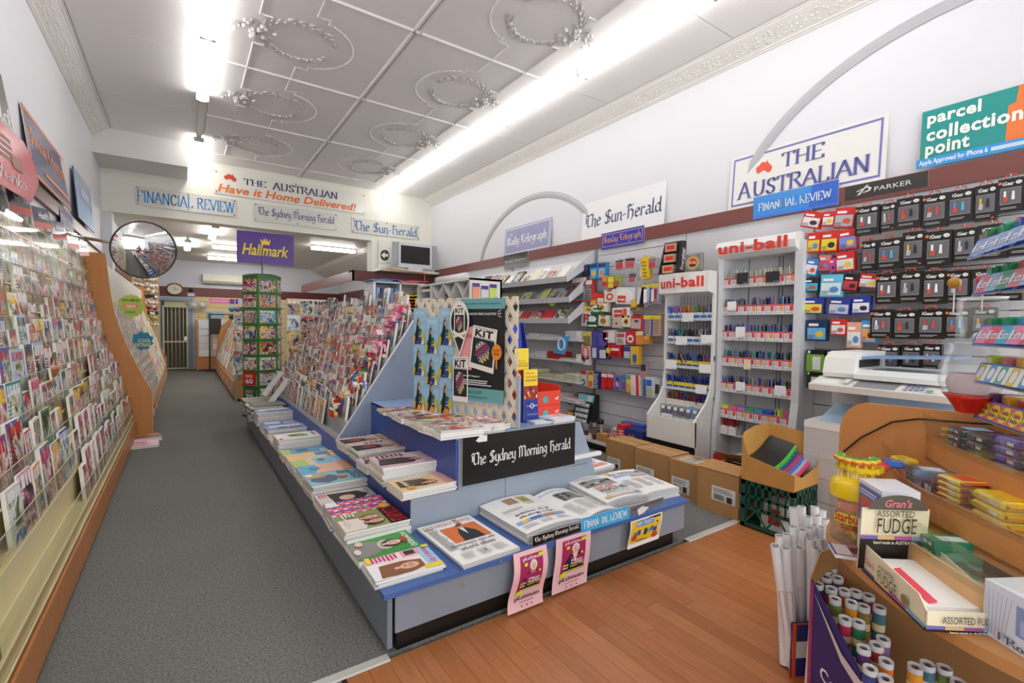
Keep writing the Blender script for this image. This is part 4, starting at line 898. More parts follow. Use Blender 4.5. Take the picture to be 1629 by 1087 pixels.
# ---- newspapers lying on the front ledge
def newsprint(P, w=.3): pass
def paper_stack(label, cx, cy, w, h, rz, n, draw, bump=.0):
    o_ = thing('newspaper', label, 'newspaper', (cx, cy, .2795), rz, 'newspapers on the front ledge'); rg = random.Random(int(cx * 1000)); z = 0; m_ = MB('paper', 'dcdad6')
    for i in range(n):
        dx, dy = rg.uniform(-.008, .008), rg.uniform(-.008, .008); th = .011; last = i == n - 1
        if last: dx = dy = 0
        N = 10; lo = []
        for k in range(N + 1):       # folded paper: rounded spine side, slight sag
            t_ = k / N; x = -w / 2 + w * t_; zz = z + bump * math.sin(t_ * PI) * i / n
            lo.append((x + dx, zz))
        a_ = [(x, -h / 2 + dy, zz) for x, zz in lo] + [(x, -h / 2 + dy, zz + th * .95) for x, zz in lo[::-1]]
        m_.prism(a_, (0, h, 0), col=rg.choice(['d9d7d4', 'e6e4e0', 'c6c3c0']), capcol='cfccc8'); 
        for q in (.35, .65): m_.bx(-w / 2 + dx - .0003, -w / 2 + dx, -h / 2 + dy, h / 2 + dy, z + th * q, z + th * q + .0008, col='a5a29e')
        z += th
    m_.build('sheets', o_, world=False)
    m2 = MB('paper')
    class PP(Print):
        def P(s, u, v): return Vector((-w / 2 + w * u, -h / 2 + h * v, z + bump * math.sin(u * PI) * (n - 1) / n + s.k * s.step))
        def rect(s, u0, v0, u1, v1, col):
            k = max(1, int((u1 - u0) * 10))
            for i in range(k): a0 = u0 + (u1 - u0) * i / k; a1 = u0 + (u1 - u0) * (i + 1) / k; s.poly([(a0, v0), (a1, v0), (a1, v1), (a0, v1)], col)
            s.k += 1; return s
    P = PP(m2, (0, 0, 0), (1, 0, 0), (0, 1, 0), step=.0005, mat='paper'); P.rect(.002, .002, .998, .998, 'f1efec'); draw(P); m2.build('front_page', o_, world=False); return o_
def saturday(P):
    P.text('SATURDAY PAPER', .04, .87, .96, .94, 'd8675c', 'serif'); P.rect(.05, .955, .95, .958, '9a9894'); P.rect(.62, .8, .7, .97, '8a6a5c'); P.ell(.66, .9, .05, .04, 'caa184')
    P.rect(.26, .42, .92, .80, 'd9743c'); P.shape([(.42, .42), (.8, .42), (.78, .6), (.66, .72), (.54, .72), (.46, .6)], '2a2a2e'); P.shape([(.56, .72), (.64, .72), (.6, .55)], 'e6e4e2'); P.ell(.6, .76, .05, .045, 'caa184'); P.ell(.6, .79, .055, .025, '5a4034')
    P.lines(.05, .3, .22, .82, 15, '8e8c8a', .4); P.rect(.04, .84, .2, .86, '777'*2); P.text('Government spreads', .12, .32, .9, .39, '55534f', 'serif'); P.text('unlawful billions', .2, .24, .82, .31, '55534f', 'serif')
    for c in range(3): P.lines(.12 + .27 * c, .06, .34 + .27 * c, .2, 6, 'a5a3a0', .4)
    P.text('G', .48, .11, .53, .15, '55534f', 'bold')
def smh(P):
    P.rect(.62, .72, .82, .95, 'cfb46a'); P.rect(.66, .76, .78, .9, '8fa06a'); P.rect(.35, .74, .56, .93, 'b08a6c'); P.text('Inside', .64, .66, .8, .7, '55534f', 'serif')
    P.rect(.1, .5, .9, .505, '888683'); P.text('politics deal', .2, .40, .85, .47, '4d4b48', 'serif'); P.text('strategy says', .2, .31, .85, .38, '4d4b48', 'serif')
    for c in range(3): P.lines(.08 + .3 * c, .08, .32 + .3 * c, .17, 5, 'a5a3a0', .4)
    P.rect(.06, .2, .94, .27, '8fb0e0'); P.ell(.2, .235, .06, .035, 'e8c84a'); P.rect(.3, .21, .5, .26, '5673b8'); P.rect(.55, .21, .75, .26, 'c8876a'); P.lines(.1, .55, .5, .62, 4, 'a5a3a0', .4)
def finrev(P):
    P.text('Weekend Review', .06, .88, .9, .94, 'a9b6dc', 'serif'); P.rect(.3, .52, .92, .8, '8f8e8c'); 
    for i in range(14): P.rect(.32 + (i * 37 % 55) / 100, .54 + (i * 23 % 20) / 100, .38 + (i * 37 % 55) / 100, .6 + (i * 23 % 20) / 100, ['5a5958', 'b8b7b5', '404040'][i % 3])
    for c in range(3): P.lines(.08 + .3 * c, .1, .32 + .3 * c, .45, 12, 'a5a3a0', .4)
def herald(P):
    P.rect(.1, .55, .85, .82, '9a9996')
    for i in range(14): P.rect(.12 + (i * 41 % 65) / 100, .57 + (i * 29 % 18) / 100, .19 + (i * 41 % 65) / 100, .63 + (i * 29 % 18) / 100, ['6a6968', 'c8c7c5', '4a4a4a'][i % 3])
    P.lines(.1, .86, .8, .94, 4, 'b9b7b4', .4); P.text('ESCAPE', .2, .40, .62, .5, 'c8372e', 'bold'); P.text('REALITY', .2, .28, .75, .38, '3a3836', 'bold'); P.text('ARTISTIC LICENCE', .2, .18, .85, .26, '4a4846', 'sans'); P.ell(.82, .4, .1, .06, 'a8b4d8'); P.rect(.08, .06, .92, .13, 'd9d0c4'); P.ell(.15, .1, .05, .04, 'e8b84a'); P.ell(.8, .1, .06, .04, '6b8fd0')
def australian(P):
    P.rect(.0, .86, .18, .98, 'e8c04a'); P.text('THE AUSTRALIAN', .08, .80, .98, .9, '46506e', 'serif'); P.rect(.1, .72, .95, .78, '8fb4e4'); P.rect(.5, .64, .95, .70, 'e29a74'); P.ell(.9, .86, .04, .04, 'c8372e')
    for c in range(3): P.lines(.08 + .3 * c, .2, .32 + .3 * c, .58, 14, 'b0aeaa', .4)
paper_stack('newspaper with an orange photo on the ledge nearest the corner', 1.20, 2.15, .325, .49, .03, 2, saturday)
paper_stack('thick newspaper pile behind the black strip sign', 1.62, 2.18, .37, .46, .05 - .03, 5, lambda P: smh(P), bump=.02)
paper_stack('newspaper pile with a grey photo behind the blue strip sign', 1.955, 2.17, .29, .44, .08, 4, finrev, bump=.03)
paper_stack('newspaper pile with red ESCAPE headline behind the grey strip sign', 2.28, 2.21, .34, .43, -.12, 6, herald, bump=.02)
paper_stack('newspaper with yellow and blue masthead at the far right end', 2.60, 2.22, .31, .45, -.12, 5, australian, bump=.01)
flat_mag('newspaper', 'colourful newspaper pile behind the others at the far right', 2.55, 2.75, .279, .4, .33, .1, .05, lambda P: (P.rect(.05, .1, .95, .3, 'e6a888'), P.rect(.1, .5, .5, .9, 'd8b04a'), P.rect(.55, .5, .9, .8, 'c5564a'), P.lines(.1, .35, .9, .45, 2, '8aa0c0')), 'newspapers on the front ledge', cat='newspaper', n=4)
# ---- magazines lying along the left ledge, heads to the right
SK, HR = 'e4b598', '6b4028'
def face(P, u, v, r, hair=HR, skin=SK, rot=1):
    """portrait lying with its head to the right of the shop: drawn upright on the cover"""
    P.ell(u, v - r * .25, r * 1.25, r * 1.15, hair); P.ell(u, v, r * .78, r * .82, skin)
    P.shape([(u - r * .25, v - r * .5), (u + r * .25, v - r * .5), (u + r * .3, v - r * 1.3), (u - r * .3, v - r * 1.3)], skin)
    for sx in (-1, 1): P.ell(u + sx * r * .3, v + r * .1, r * .12, r * .06, '3a2c28', 8); P.rect(u + sx * r * .3 - r * .14, v + r * .26, u + sx * r * .3 + r * .14, v + r * .31, hair)
    P.shape([(u - r * .06, v + r * .05), (u + r * .06, v + r * .05), (u + r * .1, v - r * .2), (u - r * .1, v - r * .2)], 'd39c80'); P.ell(u, v - r * .42, r * .22, r * .08, 'b4433f', 10)
def m1(P):
    P.rect(0, 0, 1, 1, 'f6e6e4'); P.rect(0, .8, 1, 1, '9fd0e6'); P.text('woman\'s day', .03, .84, .8, .98, 'd6327a', 'bold'); P.rect(.82, .72, 1, 1, 'f0d23c'); P.rect(.02, .55, .3, .82, 'f0a6b4'); P.rect(.05, .6, .25, .76, '3a3430'); P.lines(.04, .1, .32, .5, 7, 'd6327a', .55)
    P.shape([(.3, 0), (1, 0), (.98, .22), (.8, .36), (.5, .36), (.35, .2)], 'f2eef0'); P.shape([(.45, .15), (.95, .1), (.95, .55), (.85, .75), (.55, .75), (.45, .5)], '8a5a36'); face(P, .7, .55, .17, '8a5a36'); P.rect(0, .9, .12, 1, 'f0d23c'); P.rect(.02, .02, .28, .09, 'f0d23c')
def m2_(P):
    P.rect(0, 0, 1, 1, '3f9440'); P.text('WOMANKIND', .08, .86, .92, .96, 'eef4e8', 'bold'); P.shape([(.12, 0), (.9, 0), (.85, .3), (.7, .45), (.3, .45), (.15, .28)], '8b8784'); P.ell(.5, .52, .25, .12, 'c9c4bc'); face(P, .5, .66, .15, '3a2418', 'e9c3ac'); P.ell(.5, .83, .17, .05, 'b04a2c'); P.ell(.25, .15, .12, .06, 'e9c3ac'); P.ell(.62, .06, .14, .05, 'e9dcd0')
def m3(P):
    P.rect(0, 0, 1, 1, '9aa06c'); P.rect(0, .68, 1, 1, '2a1c1c'); P.text('COUPLE', .06, .72, .94, .96, 'c8202a', 'bold'); P.rect(0, 0, .3, .68, '8b9a5c'); P.shape([(.3, 0), (1, 0), (1, .3), (.7, .4), (.35, .3)], 'e9ddd2'); face(P, .42, .5, .14, '8a3a22'); face(P, .72, .52, .14, '2a1c18'); P.lines(.05, .08, .3, .3, 4, 'f0eee4', .5); P.text('wedding', .3, .05, .8, .15, 'f4f0ea', 'serif')
def m4(P):
    P.rect(0, 0, 1, 1, 'e2627c'); cs = ['5a56b8', 'e8584e', 'f0a8b8', '3c50a8', 'f4f0f0', 'd84a6a']
    for i in range(9):
        for j in range(12): P.poly([(i / 9, j / 12), ((i + .9) / 9, (j + .15) / 12), ((i + 1) / 9, (j + .8) / 12), ((i + .1) / 9, (j + .9) / 12)], cs[(i * 5 + j * 3) % 6])
    P.k += 1; P.text('frankie', .3, .45, .9, .65, 'f8f4f4', 'script'); P.rect(.02, .02, .35, .2, 'f4f0f0'); P.rect(.7, .82, .98, .96, 'f0c83c')
def m5(P): P.rect(0, 0, 1, 1, 'd6ccc6'); P.shape([(.1, .2), (.9, .25), (.95, .7), (.6, .9), (.2, .75)], '1e1a1c'); P.ell(.6, .5, .2, .14, 'e2b79c'); P.text('VOGUE', .1, .86, .9, .97, 'a8a29e', 'serif'); P.lines(.05, .05, .4, .2, 3, 'd04a8a')
def m6(P): P.rect(0, 0, 1, 1, '8fc4d2'); P.text('OG', .2, .78, .6, .95, '20303a', 'heavy'); P.ell(.75, .86, .12, .07, '20303a'); P.ell(.75, .86, .07, .04, '8fc4d2'); P.shape([(.1, .1), (.6, .05), (.9, .3), (.75, .5), (.4, .55), (.15, .4)], '56628a'); P.ell(.6, .62, .12, .09, 'd8643c'); P.shape([(.1, .05), (.35, .0), (.4, .3), (.2, .45)], 'c0a66a'); P.lines(.05, .6, .3, .85, 5, '2a4654', .5); P.rect(0, .02, .18, .14, 'f2f2ee'); face(P, .55, .64, .09, '7a3a22')
def m7(P): P.rect(0, 0, 1, 1, 'f2c6a8'); P.shape([(.0, 0), (1, 0), (1, .25), (.5, .4), (0, .35)], '6fb6dc'); P.rect(0, .8, 1, 1, 'e8a07c'); P.text('holiday', .4, .84, .9, .95, 'f6efe8', 'script'); P.shape([(.3, .2), (.5, .45), (.7, .2)], '4f93c8')
def m8(P): P.rect(0, 0, 1, 1, '8fcbe6'); P.rect(0, 0, 1, .3, 'b9d67a'); P.rect(0, .3, 1, .45, 'f0d9b0'); P.text('coast', .3, .8, .95, .95, 'f6f4ee', 'serif'); P.ell(.3, .6, .14, .08, '5a86b0')
def m9(P): P.rect(0, 0, 1, 1, 'f0dcae'); P.rect(0, 0, 1, .4, 'f3cf9c'); P.rect(.1, .6, .6, .9, '52a3d8'); P.text('travel', .3, .8, .9, .95, 'e6803c', 'bold')
def m10(P): P.rect(0, 0, 1, 1, '5fb0d8'); P.ell(.7, .55, .2, .12, 'd9955c'); P.ell(.3, .45, .2, .14, '3a78b8'); P.rect(0, 0, 1, .2, 'b8d67a'); P.text('GARDEN', .3, .82, .95, .96, 'f4efe2', 'bold')
def m11(P): P.rect(0, 0, 1, 1, 'f2f0ec'); P.ell(.45, .5, .2, .2, '6f9c40'); P.ell(.55, .62, .15, .12, '8ab552'); P.ell(.4, .38, .13, .1, '55822e'); P.text('delicious', .1, .84, .8, .94, 'd8a0b4', 'script'); P.rect(.75, .05, .92, .12, 'c2456a')
def m12(P): P.rect(0, 0, 1, 1, '5f84c8'); P.rect(.1, .1, .6, .5, 'e8e6e4'); P.rect(.7, .8, 1, 1, 'e8a85c'); P.lines(.1, .6, .8, .9, 4, 'd8e4f6', .5)
def m13(P): P.rect(0, 0, 1, 1, '8fa8d8'); P.rect(.05, .1, .5, .9, 'e9e6e2'); P.ell(.6, .4, .15, .15, '4b6cb0'); P.lines(.55, .6, .9, .9, 3, '3c5aa0')
G1 = 'magazines flat on the low left ledge'
LEDGE = [(1, m1, 2.06, .03, 'celebrity magazine with a long-haired blonde woman at the ledge corner', 3, .315, .22, -.035),
 (2, m2_, 2.28, .03, 'green magazine with a pale woman in grey, next to the blonde one', 3, .31, .22, 0), (3, m3, 2.50, .085, 'thick pile topped by a dark red magazine with a couple', 9, .34, .235, .0),
 (4, m4, 2.755, .075, 'pile topped by a pink magazine with a blue geometric pattern', 8, .33, .23, -.02), (5, m5, 2.98, .06, 'pile topped by a grey cover with a black-haired model', 6, .33, .22, 0),
 (6, m6, 3.27, .10, 'thick pile topped by a light blue magazine with dark round letters', 10, .345, .25, .02), (7, m7, 3.56, .09, 'pile topped by a peach and blue beach cover', 9, .35, .22, .0),
 (8, m8, 3.79, .075, 'pile topped by a sky-blue and green coastal cover', 7, .35, .22, .03), (9, m9, 4.02, .07, 'pile topped by a sand-coloured travel cover', 7, .35, .21, -.02),
 (10, m10, 4.26, .05, 'pile topped by a bright blue garden cover', 5, .36, .21, .0), (11, m11, 4.58, .12, 'tall white pile with green leaves on the cover', 10, .36, .26, .03),
 (12, m9, 4.86, .04, 'crumpled beige pile beside the leafy white one', 4, .36, .2, -.05), (13, m13, 5.18, .09, 'blue and white pile in the middle of the ledge', 8, .36, .24, .02), (14, m12, 5.50, .07, 'blue pile with an orange corner near the back of the ledge', 7, .36, .24, 0),
 (15, m13, 5.93, .14, 'tall pile of white-banded newspapers near the ledge end', 12, .36, .27, .02)]
for k, dr, y, t_, lab, n, w_, h_, rr in LEDGE:
    flat_mag('magazine_stack' if n > 4 else 'magazine', lab, .655 + w_ / 2 + (.0 if k > 1 else .01), y, .2795, h_, w_, -PI / 2 + rr, t_, dr, G1, n=n)
def crumple(label, cx, cy, z, w, h, t_, seed):
    o_ = thing('newspaper_stack', label, 'newspaper', (cx, cy, z)); rg = random.Random(seed); m_ = MB('paper')
    for i in range(9):
        a_ = rg.uniform(-.1, .1); dx = rg.uniform(-.05, .02); zz = t_ * (i + .5) / 9
        m_.box((dx, rg.uniform(-.02, .02), zz), (w, h, t_ / 9 * .85), rot=Matrix.Rotation(a_, 3, 'Z') @ Matrix.Rotation(rg.uniform(-.05, .05), 3, 'Y'), col=rg.choice(['b4b2ac', 'a9a7a0', 'dad8d0', '8b8a84', '9aa08c']))
    for i in range(22): m_.box((-w / 2 - .01 + rg.uniform(-.03, .02), rg.uniform(-h / 2, h / 2), rg.uniform(.0, t_)), (.05, .02, .006), rot=Matrix.Rotation(rg.uniform(-.8, .8), 3, 'Y') @ Matrix.Rotation(rg.uniform(-.5, .5), 3, 'Z'), col=rg.choice(['8b8a84', 'd0cec6', '5c5c58']))
    m_.build('sheets', o_, world=False); return o_
crumple('crumpled newspaper heap on the far end of the left ledge', .83, 6.32, .2795, .34, .36, .17, 4); crumple('loose newspaper heap at the very end of the left ledge', .84, 6.85, .2795, .36, .5, .14, 8)
for k in range(2):
    q = MB('paper', 'e3e4e2'); 
    for i in range(5): q.box((0, i * .012 - .03, 0), (.05, .008, .36), col=['e8e9e6', 'cfd6d2', 'a8c0ac', 'f0f0ee', 'b8bcc0'][i])
    o = q.build('rolled_paper'); o.location = (.96 - .02 * k, 6.45 + .35 * k, .56 + .06 * k); o.rotation_euler = (0, math.radians(38), .2); tag(o, ('lower' if k == 0 else 'upper') + ' bundle of white paper strips sticking out over the left ledge', 'paper bundle')
# ---- magazines on the middle step
G2 = 'magazine piles on the middle step'
def n1(P): P.rect(0, 0, 1, 1, 'dcc4b8'); P.shape([(.2, 0), (.8, 0), (.75, .5), (.5, .6), (.3, .45)], '2c2a34'); P.ell(.5, .3, .12, .14, 'b43a3c'); face(P, .6, .66, .12, '5a3a2a'); P.rect(.2, .9, .9, .99, 'e8cc3a'); P.text('marie claire', .1, .82, .9, .9, '9a6a58', 'bold'); P.lines(.04, .3, .2, .7, 4, '6a5a58')
def n2(P): P.rect(0, 0, 1, 1, 'e6c3cc'); P.text('Women', .05, .74, .7, .95, 'f6e6ea', 'bold'); P.shape([(.3, .1), (.8, .0), (.85, .6), (.55, .75), (.35, .5)], '4c4044'); face(P, .6, .7, .1, '30242a'); P.lines(.05, .1, .3, .6, 6, '6b4a54', .5)
def n3(P): P.rect(0, 0, 1, 1, 'efcf9c'); P.rect(0, .82, 1, 1, 'f0a8a8'); P.shape([(.2, .1), (.7, .05), (.85, .5), (.6, .7), (.3, .55)], '5a4636'); face(P, .66, .62, .13, '5a3420'); P.text('InStyle', .1, .84, .7, .96, 'f8eee0', 'bold'); P.lines(.03, .3, .25, .75, 6, 'f8f4ea', .5); P.text('adele', .3, .14, .7, .24, 'fbf6ee', 'bold'); P.ell(.85, .2, .1, .08, 'e8b83a')
flat_mag('magazine_stack', 'pile with a yellow-tagged cover at the back of the middle step', 1.145, 3.32, .4535, .25, .36, -PI / 2, .085, n1, G2, n=9)
flat_mag('magazine_stack', 'second pile at the back of the middle step, pale peach top', 1.13, 3.62, .4535, .24, .34, -PI / 2 + .05, .07, n1, G2, n=7)
flat_mag('magazine_stack', 'thick pile topped by a pink women magazine on the middle step', 1.125, 2.82, .4535, .27, .35, -PI / 2 - .02, .11, n2, G2, n=11)
flat_mag('magazine_stack', 'slumped pile between the pink and yellow-tagged piles', 1.10, 3.06, .4535, .18, .33, -PI / 2 + .06, .06, n2, G2, n=6)
flat_mag('magazine_stack', 'pile with a brown-haired woman at the front of the middle step', 1.12, 2.53, .4535, .22, .33, -PI / 2 + .04, .05, n3, G2, n=5)
# ---- magazines on the upper step
G3 = 'magazines overlapping on the upper step'
TP = [('e0b43c', 'yellow'), ('c9504a', 'red'), ('d8c4a0', 'sand'), ('e89aa8', 'pink'), ('7aa8c8', 'blue'), ('b45a48', 'brick'), ('e8cf5a', 'bright yellow'), ('d98a7c', 'salmon'), ('9a8a7c', 'taupe')]
for i in range(9):
    y = 3.36 - i * .108; cc, cn = TP[i]
    o = flat_mag('magazine_stack', '%s topped pile, %s from the back of the upper step' % (cn, ORD[i]), 1.30 + .01 * (i % 3), y, .7555, .2, .27, -PI / 2 + (.06 * ((i * 7) % 5 - 2)), .02 + .004 * i, None, G3, n=4, cov=COVERS[i % 4], color=cc)
for i in range(5):
    y = 3.2 - i * .16; cc, cn = TP[(i + 3) % 9]
    flat_mag('magazine_stack', '%s covered pile at the foot of the lattice, %s from the back' % (cn, ORD[i]), 1.33 + (3.3 - y) * .34 - .03 * 0, y - .02, .7555, .2, .16, -PI / 2 + .3, .022 + .004 * i, None, G3, n=4, cov=COVERS[(i + 1) % 4], color=cc)
flat_mag('magazine_stack', 'coral topped thick pile against the black board', 1.50, 2.56, .7555, .26, .24, -.1, .055, None, G3, n=5, cov='cover_d', color='e8806a')
# ---- lattice screen
LA = Vector((1.40, 3.29, 0)); LD = Vector((.369, -.929, 0)).normalized(); LN_ = Vector((-LD.y, LD.x, 0)); LN_ = -LN_ if LN_.y > 0 else LN_
LN_ = Vector((LD.y, -LD.x, 0)); LL, LZ0, LZ1 = .90, .756, 1.585
lat = thing('lattice_screen', 'cream diamond lattice screen standing on the upper step', 'screen', tuple(LA + LD * .45 + Vector((0, 0, LZ0))))
if (LN_.x > 0): LN_ = -LN_
def LP(u, z, off=0): return LA + LD * u + Vector((0, 0, z)) + LN_ * off
def clip(poly, ax, val, keep_gt):
    out = []; n = len(poly)
    for i in range(n):
        a_, b_ = poly[i], poly[(i + 1) % n]; ia = (a_[ax] >= val) == keep_gt; ib = (b_[ax] >= val) == keep_gt
        if ia: out.append(a_)
        if ia != ib:
            t_ = (val - a_[ax]) / (b_[ax] - a_[ax]); out.append((a_[0] + (b_[0] - a_[0]) * t_, a_[1] + (b_[1] - a_[1]) * t_))
    return out
for sg in (-1, 1):
    for k in range(-9, 22):
        c0 = k * .078; H_ = LZ1 - LZ0; dx = sg * H_ * .56; w_ = .036
        base_ = c0 if sg > 0 else c0 + 0
        P_ = [(base_, LZ0), (base_ + w_, LZ0), (base_ + w_ + dx, LZ1), (base_ + dx, LZ1)]
        P_ = clip(clip(P_, 0, 0.0, True), 0, LL, False)
        if len(P_) < 3: continue
        q = MB('plastic', 'ded2bc'); q.prism([LP(u, z, .0 if sg > 0 else .004) for u, z in P_], LN_ * .004); q.build('lattice_strip', lat)
q = MB('laminate', 'a9b2bc'); q.prism([LP(LL, LZ0, -.002), LP(LL + .02, LZ0, -.002), LP(LL + .02, LZ0 + .33, -.002), LP(LL, LZ0 + .33, -.002)], LN_ * .02); q.build('edge_strip', lat)
def lattice_board(name, label, u0, u1, z0, z1, off, col, draw, tilt=0, group=None, cat='poster'):
    bl, br, tr, tl = LP(u0, z0, off), LP(u1, z0 + tilt, off), LP(u1, z1 + tilt, off), LP(u0, z1, off); o_ = thing(name, label, cat, tuple((bl + br) / 2), 0, group)
    q = MB('print', col); q.prism([bl, br, tr, tl], -LN_ * .0015); q.build('sheet', o_)
    m2 = MB('print'); P = Print(m2, bl, br - bl, tl - bl, LN_, step=.0008); draw(P); m2.build('print', o_); return o_
def frank(P):
    P.text('frankie', .2, .82, .85, .95, 'c8e2ee', 'bold'); P.rect(0, .6, 1, .612, '7a9fc4'); P.shape([(.05, 0), (.1, .28), (.28, .42), (.62, .44), (.9, .28), (.98, 0)], '2d6a4a')
    P.shape([(.22, 0), (.3, .3), (.42, .38), (.6, .3), (.72, 0)], '35518e'); P.shape([(.62, .2), (.98, .0), (.9, .3), (.7, .4)], 'c9ba3a'); P.shape([(.02, .0), (.14, .0), (.2, .2), (.05, .25)], 'd8b43a')
    P.shape([(.2, .02), (.34, .02), (.44, .35), (.52, .58), (.48, .7), (.36, .68), (.3, .5), (.24, .3)], '1d1720'); P.ell(.47, .58, .07, .08, 'd99a72'); P.shape([(.38, .7), (.5, .7), (.44, .78)], 'e0783c'); P.shape([(.7, 0), (.95, 0), (.88, .14), (.78, .16)], 'e8dcd8')
    for i in range(9): P.rect(.34 + (i * 29 % 30) / 100, .05 + (i * 17 % 26) / 100, .38 + (i * 29 % 30) / 100, .08 + (i * 17 % 26) / 100, ['a9c4e8', 'e8e4d8', '1f3370'][i % 3])
def frank2(P): frank(P); P.shape([(.35, 0), (.8, 0), (.75, .14), (.5, .16)], 'e8962e')
for r_ in range(3):
    for c in range(3):
        u0 = .0 + c * .125; zt = 1.515 - r_ * .225 - (.06 if c == 1 and r_ < 2 else 0)
        lattice_board('magazine_poster', 'pale blue cover with a black-haired woman, %s row, %s column, lattice' % (['top', 'middle', 'bottom'][r_], ['left', 'centre', 'right'][c]), u0, u0 + .122 + (.01 if c == 2 else 0), zt - .255 - (.03 if r_ == 2 else 0), zt, .012 + .002 * ((r_ + c) % 2) + .004 * (2 - r_), '9cc6e0', frank2 if r_ == 2 else frank, group='pale blue covers on the lattice')
def mosaic(P, u0, v0, u1, v1):
    cs = ['3f6fb8', 'e8b83a', 'd8603c', '9a4a3c', '7ab0c8', 'c8d8d0', 'b03a4a', 'e89a4a', '4a8a8a', '2f4a9c']
    for i in range(6):
        for j in range(8):
            d = ((i - 2.5) / 3.1) ** 2 + ((j - 4.2) / 4.3) ** 2
            if d > 1: continue
            a0 = u0 + (u1 - u0) * i / 6; b0 = v0 + (v1 - v0) * j / 8; w_ = (u1 - u0) / 6; h_ = (v1 - v0) / 8; s_ = .18 * h_ * (1 if (i + j) % 2 else -1)
            P.poly([(a0, b0 + s_), (a0 + w_ * .94, b0 - s_), (a0 + w_ * .94, b0 + h_ * .94 - s_), (a0, b0 + h_ * .94 + s_)], cs[(i * 7 + j * 3) % 10])
    P.k += 1
def kitcard(P, inner=True):
    P.rect(0, 0, 1, 1, 'e9e4dc'); P.rect(.06, .12, .94, .72, '26262a'); P.text('KiT', .12, .76, .86, .93, '1c1a1c', 'heavy'); P.rect(.05, .955, .95, .965, '3a3838'); P.rect(.05, .735, .95, .742, '3a3838'); mosaic(P, .22, .18, .78, .66)
def kitposter(P):
    P.rect(0, .9, 1, 1, '6aa6a6'); P.text('the makers of frankie magazine', .1, .935, .9, .965, '2c5052', 'sans'); P.rect(0, 0, 1, .13, '6aa6a6'); P.text('ON SALE NOW', .08, .07, .52, .105, '2c5052', 'sans'); P.lines(.08, .03, .7, .055, 2, '47787a')
    P.text('A FRANKIE FOR TEENS COLLECTION', .08, .84, .82, .862, 'e9e6e2', 'bold')
    for a_ in (-.5, 0, .5): P.shape([(.86, .85 + a_ * .03), (.93, .85 + a_ * .07), (.93, .858 + a_ * .07), (.86, .856 + a_ * .03)], 'e9e6e2')
    P.shape([(.02, .32), (.28, .3), (.36, .74), (.04, .7)], 'e8a0a0'); P.text('JOURNAL', .04, .6, .3, .66, 'b0403c', 'bold')
    q = [(.22, .335), (.78, .28), (.86, .70), (.32, .745)]; P.shape(q, 'ece8e0'); bl, br, tr, tl = [Vector(x) for x in q]
    class Sub:
        k = 0
        def m(s, u, v): 
            p_ = bl * (1 - u) * (1 - v) + br * u * (1 - v) + tr * u * v + tl * (1 - u) * v; return (p_.x, p_.y)
        def poly(s, pts, col): P.poly([s.m(*x) for x in pts], col)
        def rect(s, a_, b_, c_, d_, col): s.poly([(a_, b_), (c_, b_), (c_, d_), (a_, d_)], col); P.k += 1
        def text(s, t_, a_, b_, c_, d_, col, st):
            for p_ in text_polys(t_, st): s.poly([(a_ + (c_ - a_) * x, b_ + (d_ - b_) * y) for x, y in p_], col)
            P.k += 1
    kitcard(Sub()); P.k += 1
    P.rect(.84, .33, .87, .45, 'e8a03a'); P.ell(.86, .49, .11, .075, 'ee8c34'); P.text('LAUNCH', .785, .495, .935, .52, '7a3c14', 'bold'); P.text('ISSUE', .80, .46, .92, .485, '7a3c14', 'bold')
    P.text('Best KIT Register!', .12, .235, .5, .255, 'eceae6', 'bold'); P.lines(.12, .16, .82, .22, 3, 'd8d6d2', .5)
lattice_board('poster', 'large black launch issue poster with teal bands on the lattice', .455, .815, .90, 1.575, .03, '222226', kitposter)
lattice_board('poster', 'small black and white magazine card overlapping the lower left of the big poster', .40, .53, .885, 1.19, .042, 'e9e4dc', kitcard)
# rounded bulb-shaped cut-out
o_ = thing('poster', 'bulb-shaped black cut-out at the top of the lattice', 'poster', tuple(LP(.46, 1.2, .05)))
q = MB('print', 'e8e2d8'); cu, cz = .462, 1.43
ol = [(cu + .083 * math.cos(a_), cz + .13 * math.sin(a_)) for a_ in [math.radians(-38 + 256 * i / 22) for i in range(23)]] + [(cu + .005, cz - .235)]
q.prism([LP(u, z, .055) for u, z in ol], -LN_ * .002); q.build('sheet', o_)
m2 = MB('print'); P = Print(m2, LP(cu - .1, cz - .25, .055), LD * .2, Vector((0, 0, .4)), LN_, step=.0008)
mapu = lambda u, z: ((u - cu + .1) / .2, (z - cz + .25) / .4)
P.shape([mapu(cu + (u - cu) * .86, cz - .01 + (z - cz) * .86) for u, z in ol], '262428'); P.rect(.28, .38, .74, .86, 'e9e4dc'); P.rect(.32, .42, .7, .72, '26262a'); P.text('KiT', .33, .75, .69, .83, '1c1a1c', 'heavy'); mosaic(P, .38, .45, .64, .69); P.shape([(.3, .33), (.85, .42), (.85, .47), (.3, .38)], 'e2dccf'); P.shape([(.25, .42), (.75, .3), (.75, .35), (.25, .47)], 'efe9dc'); m2.build('print', o_)
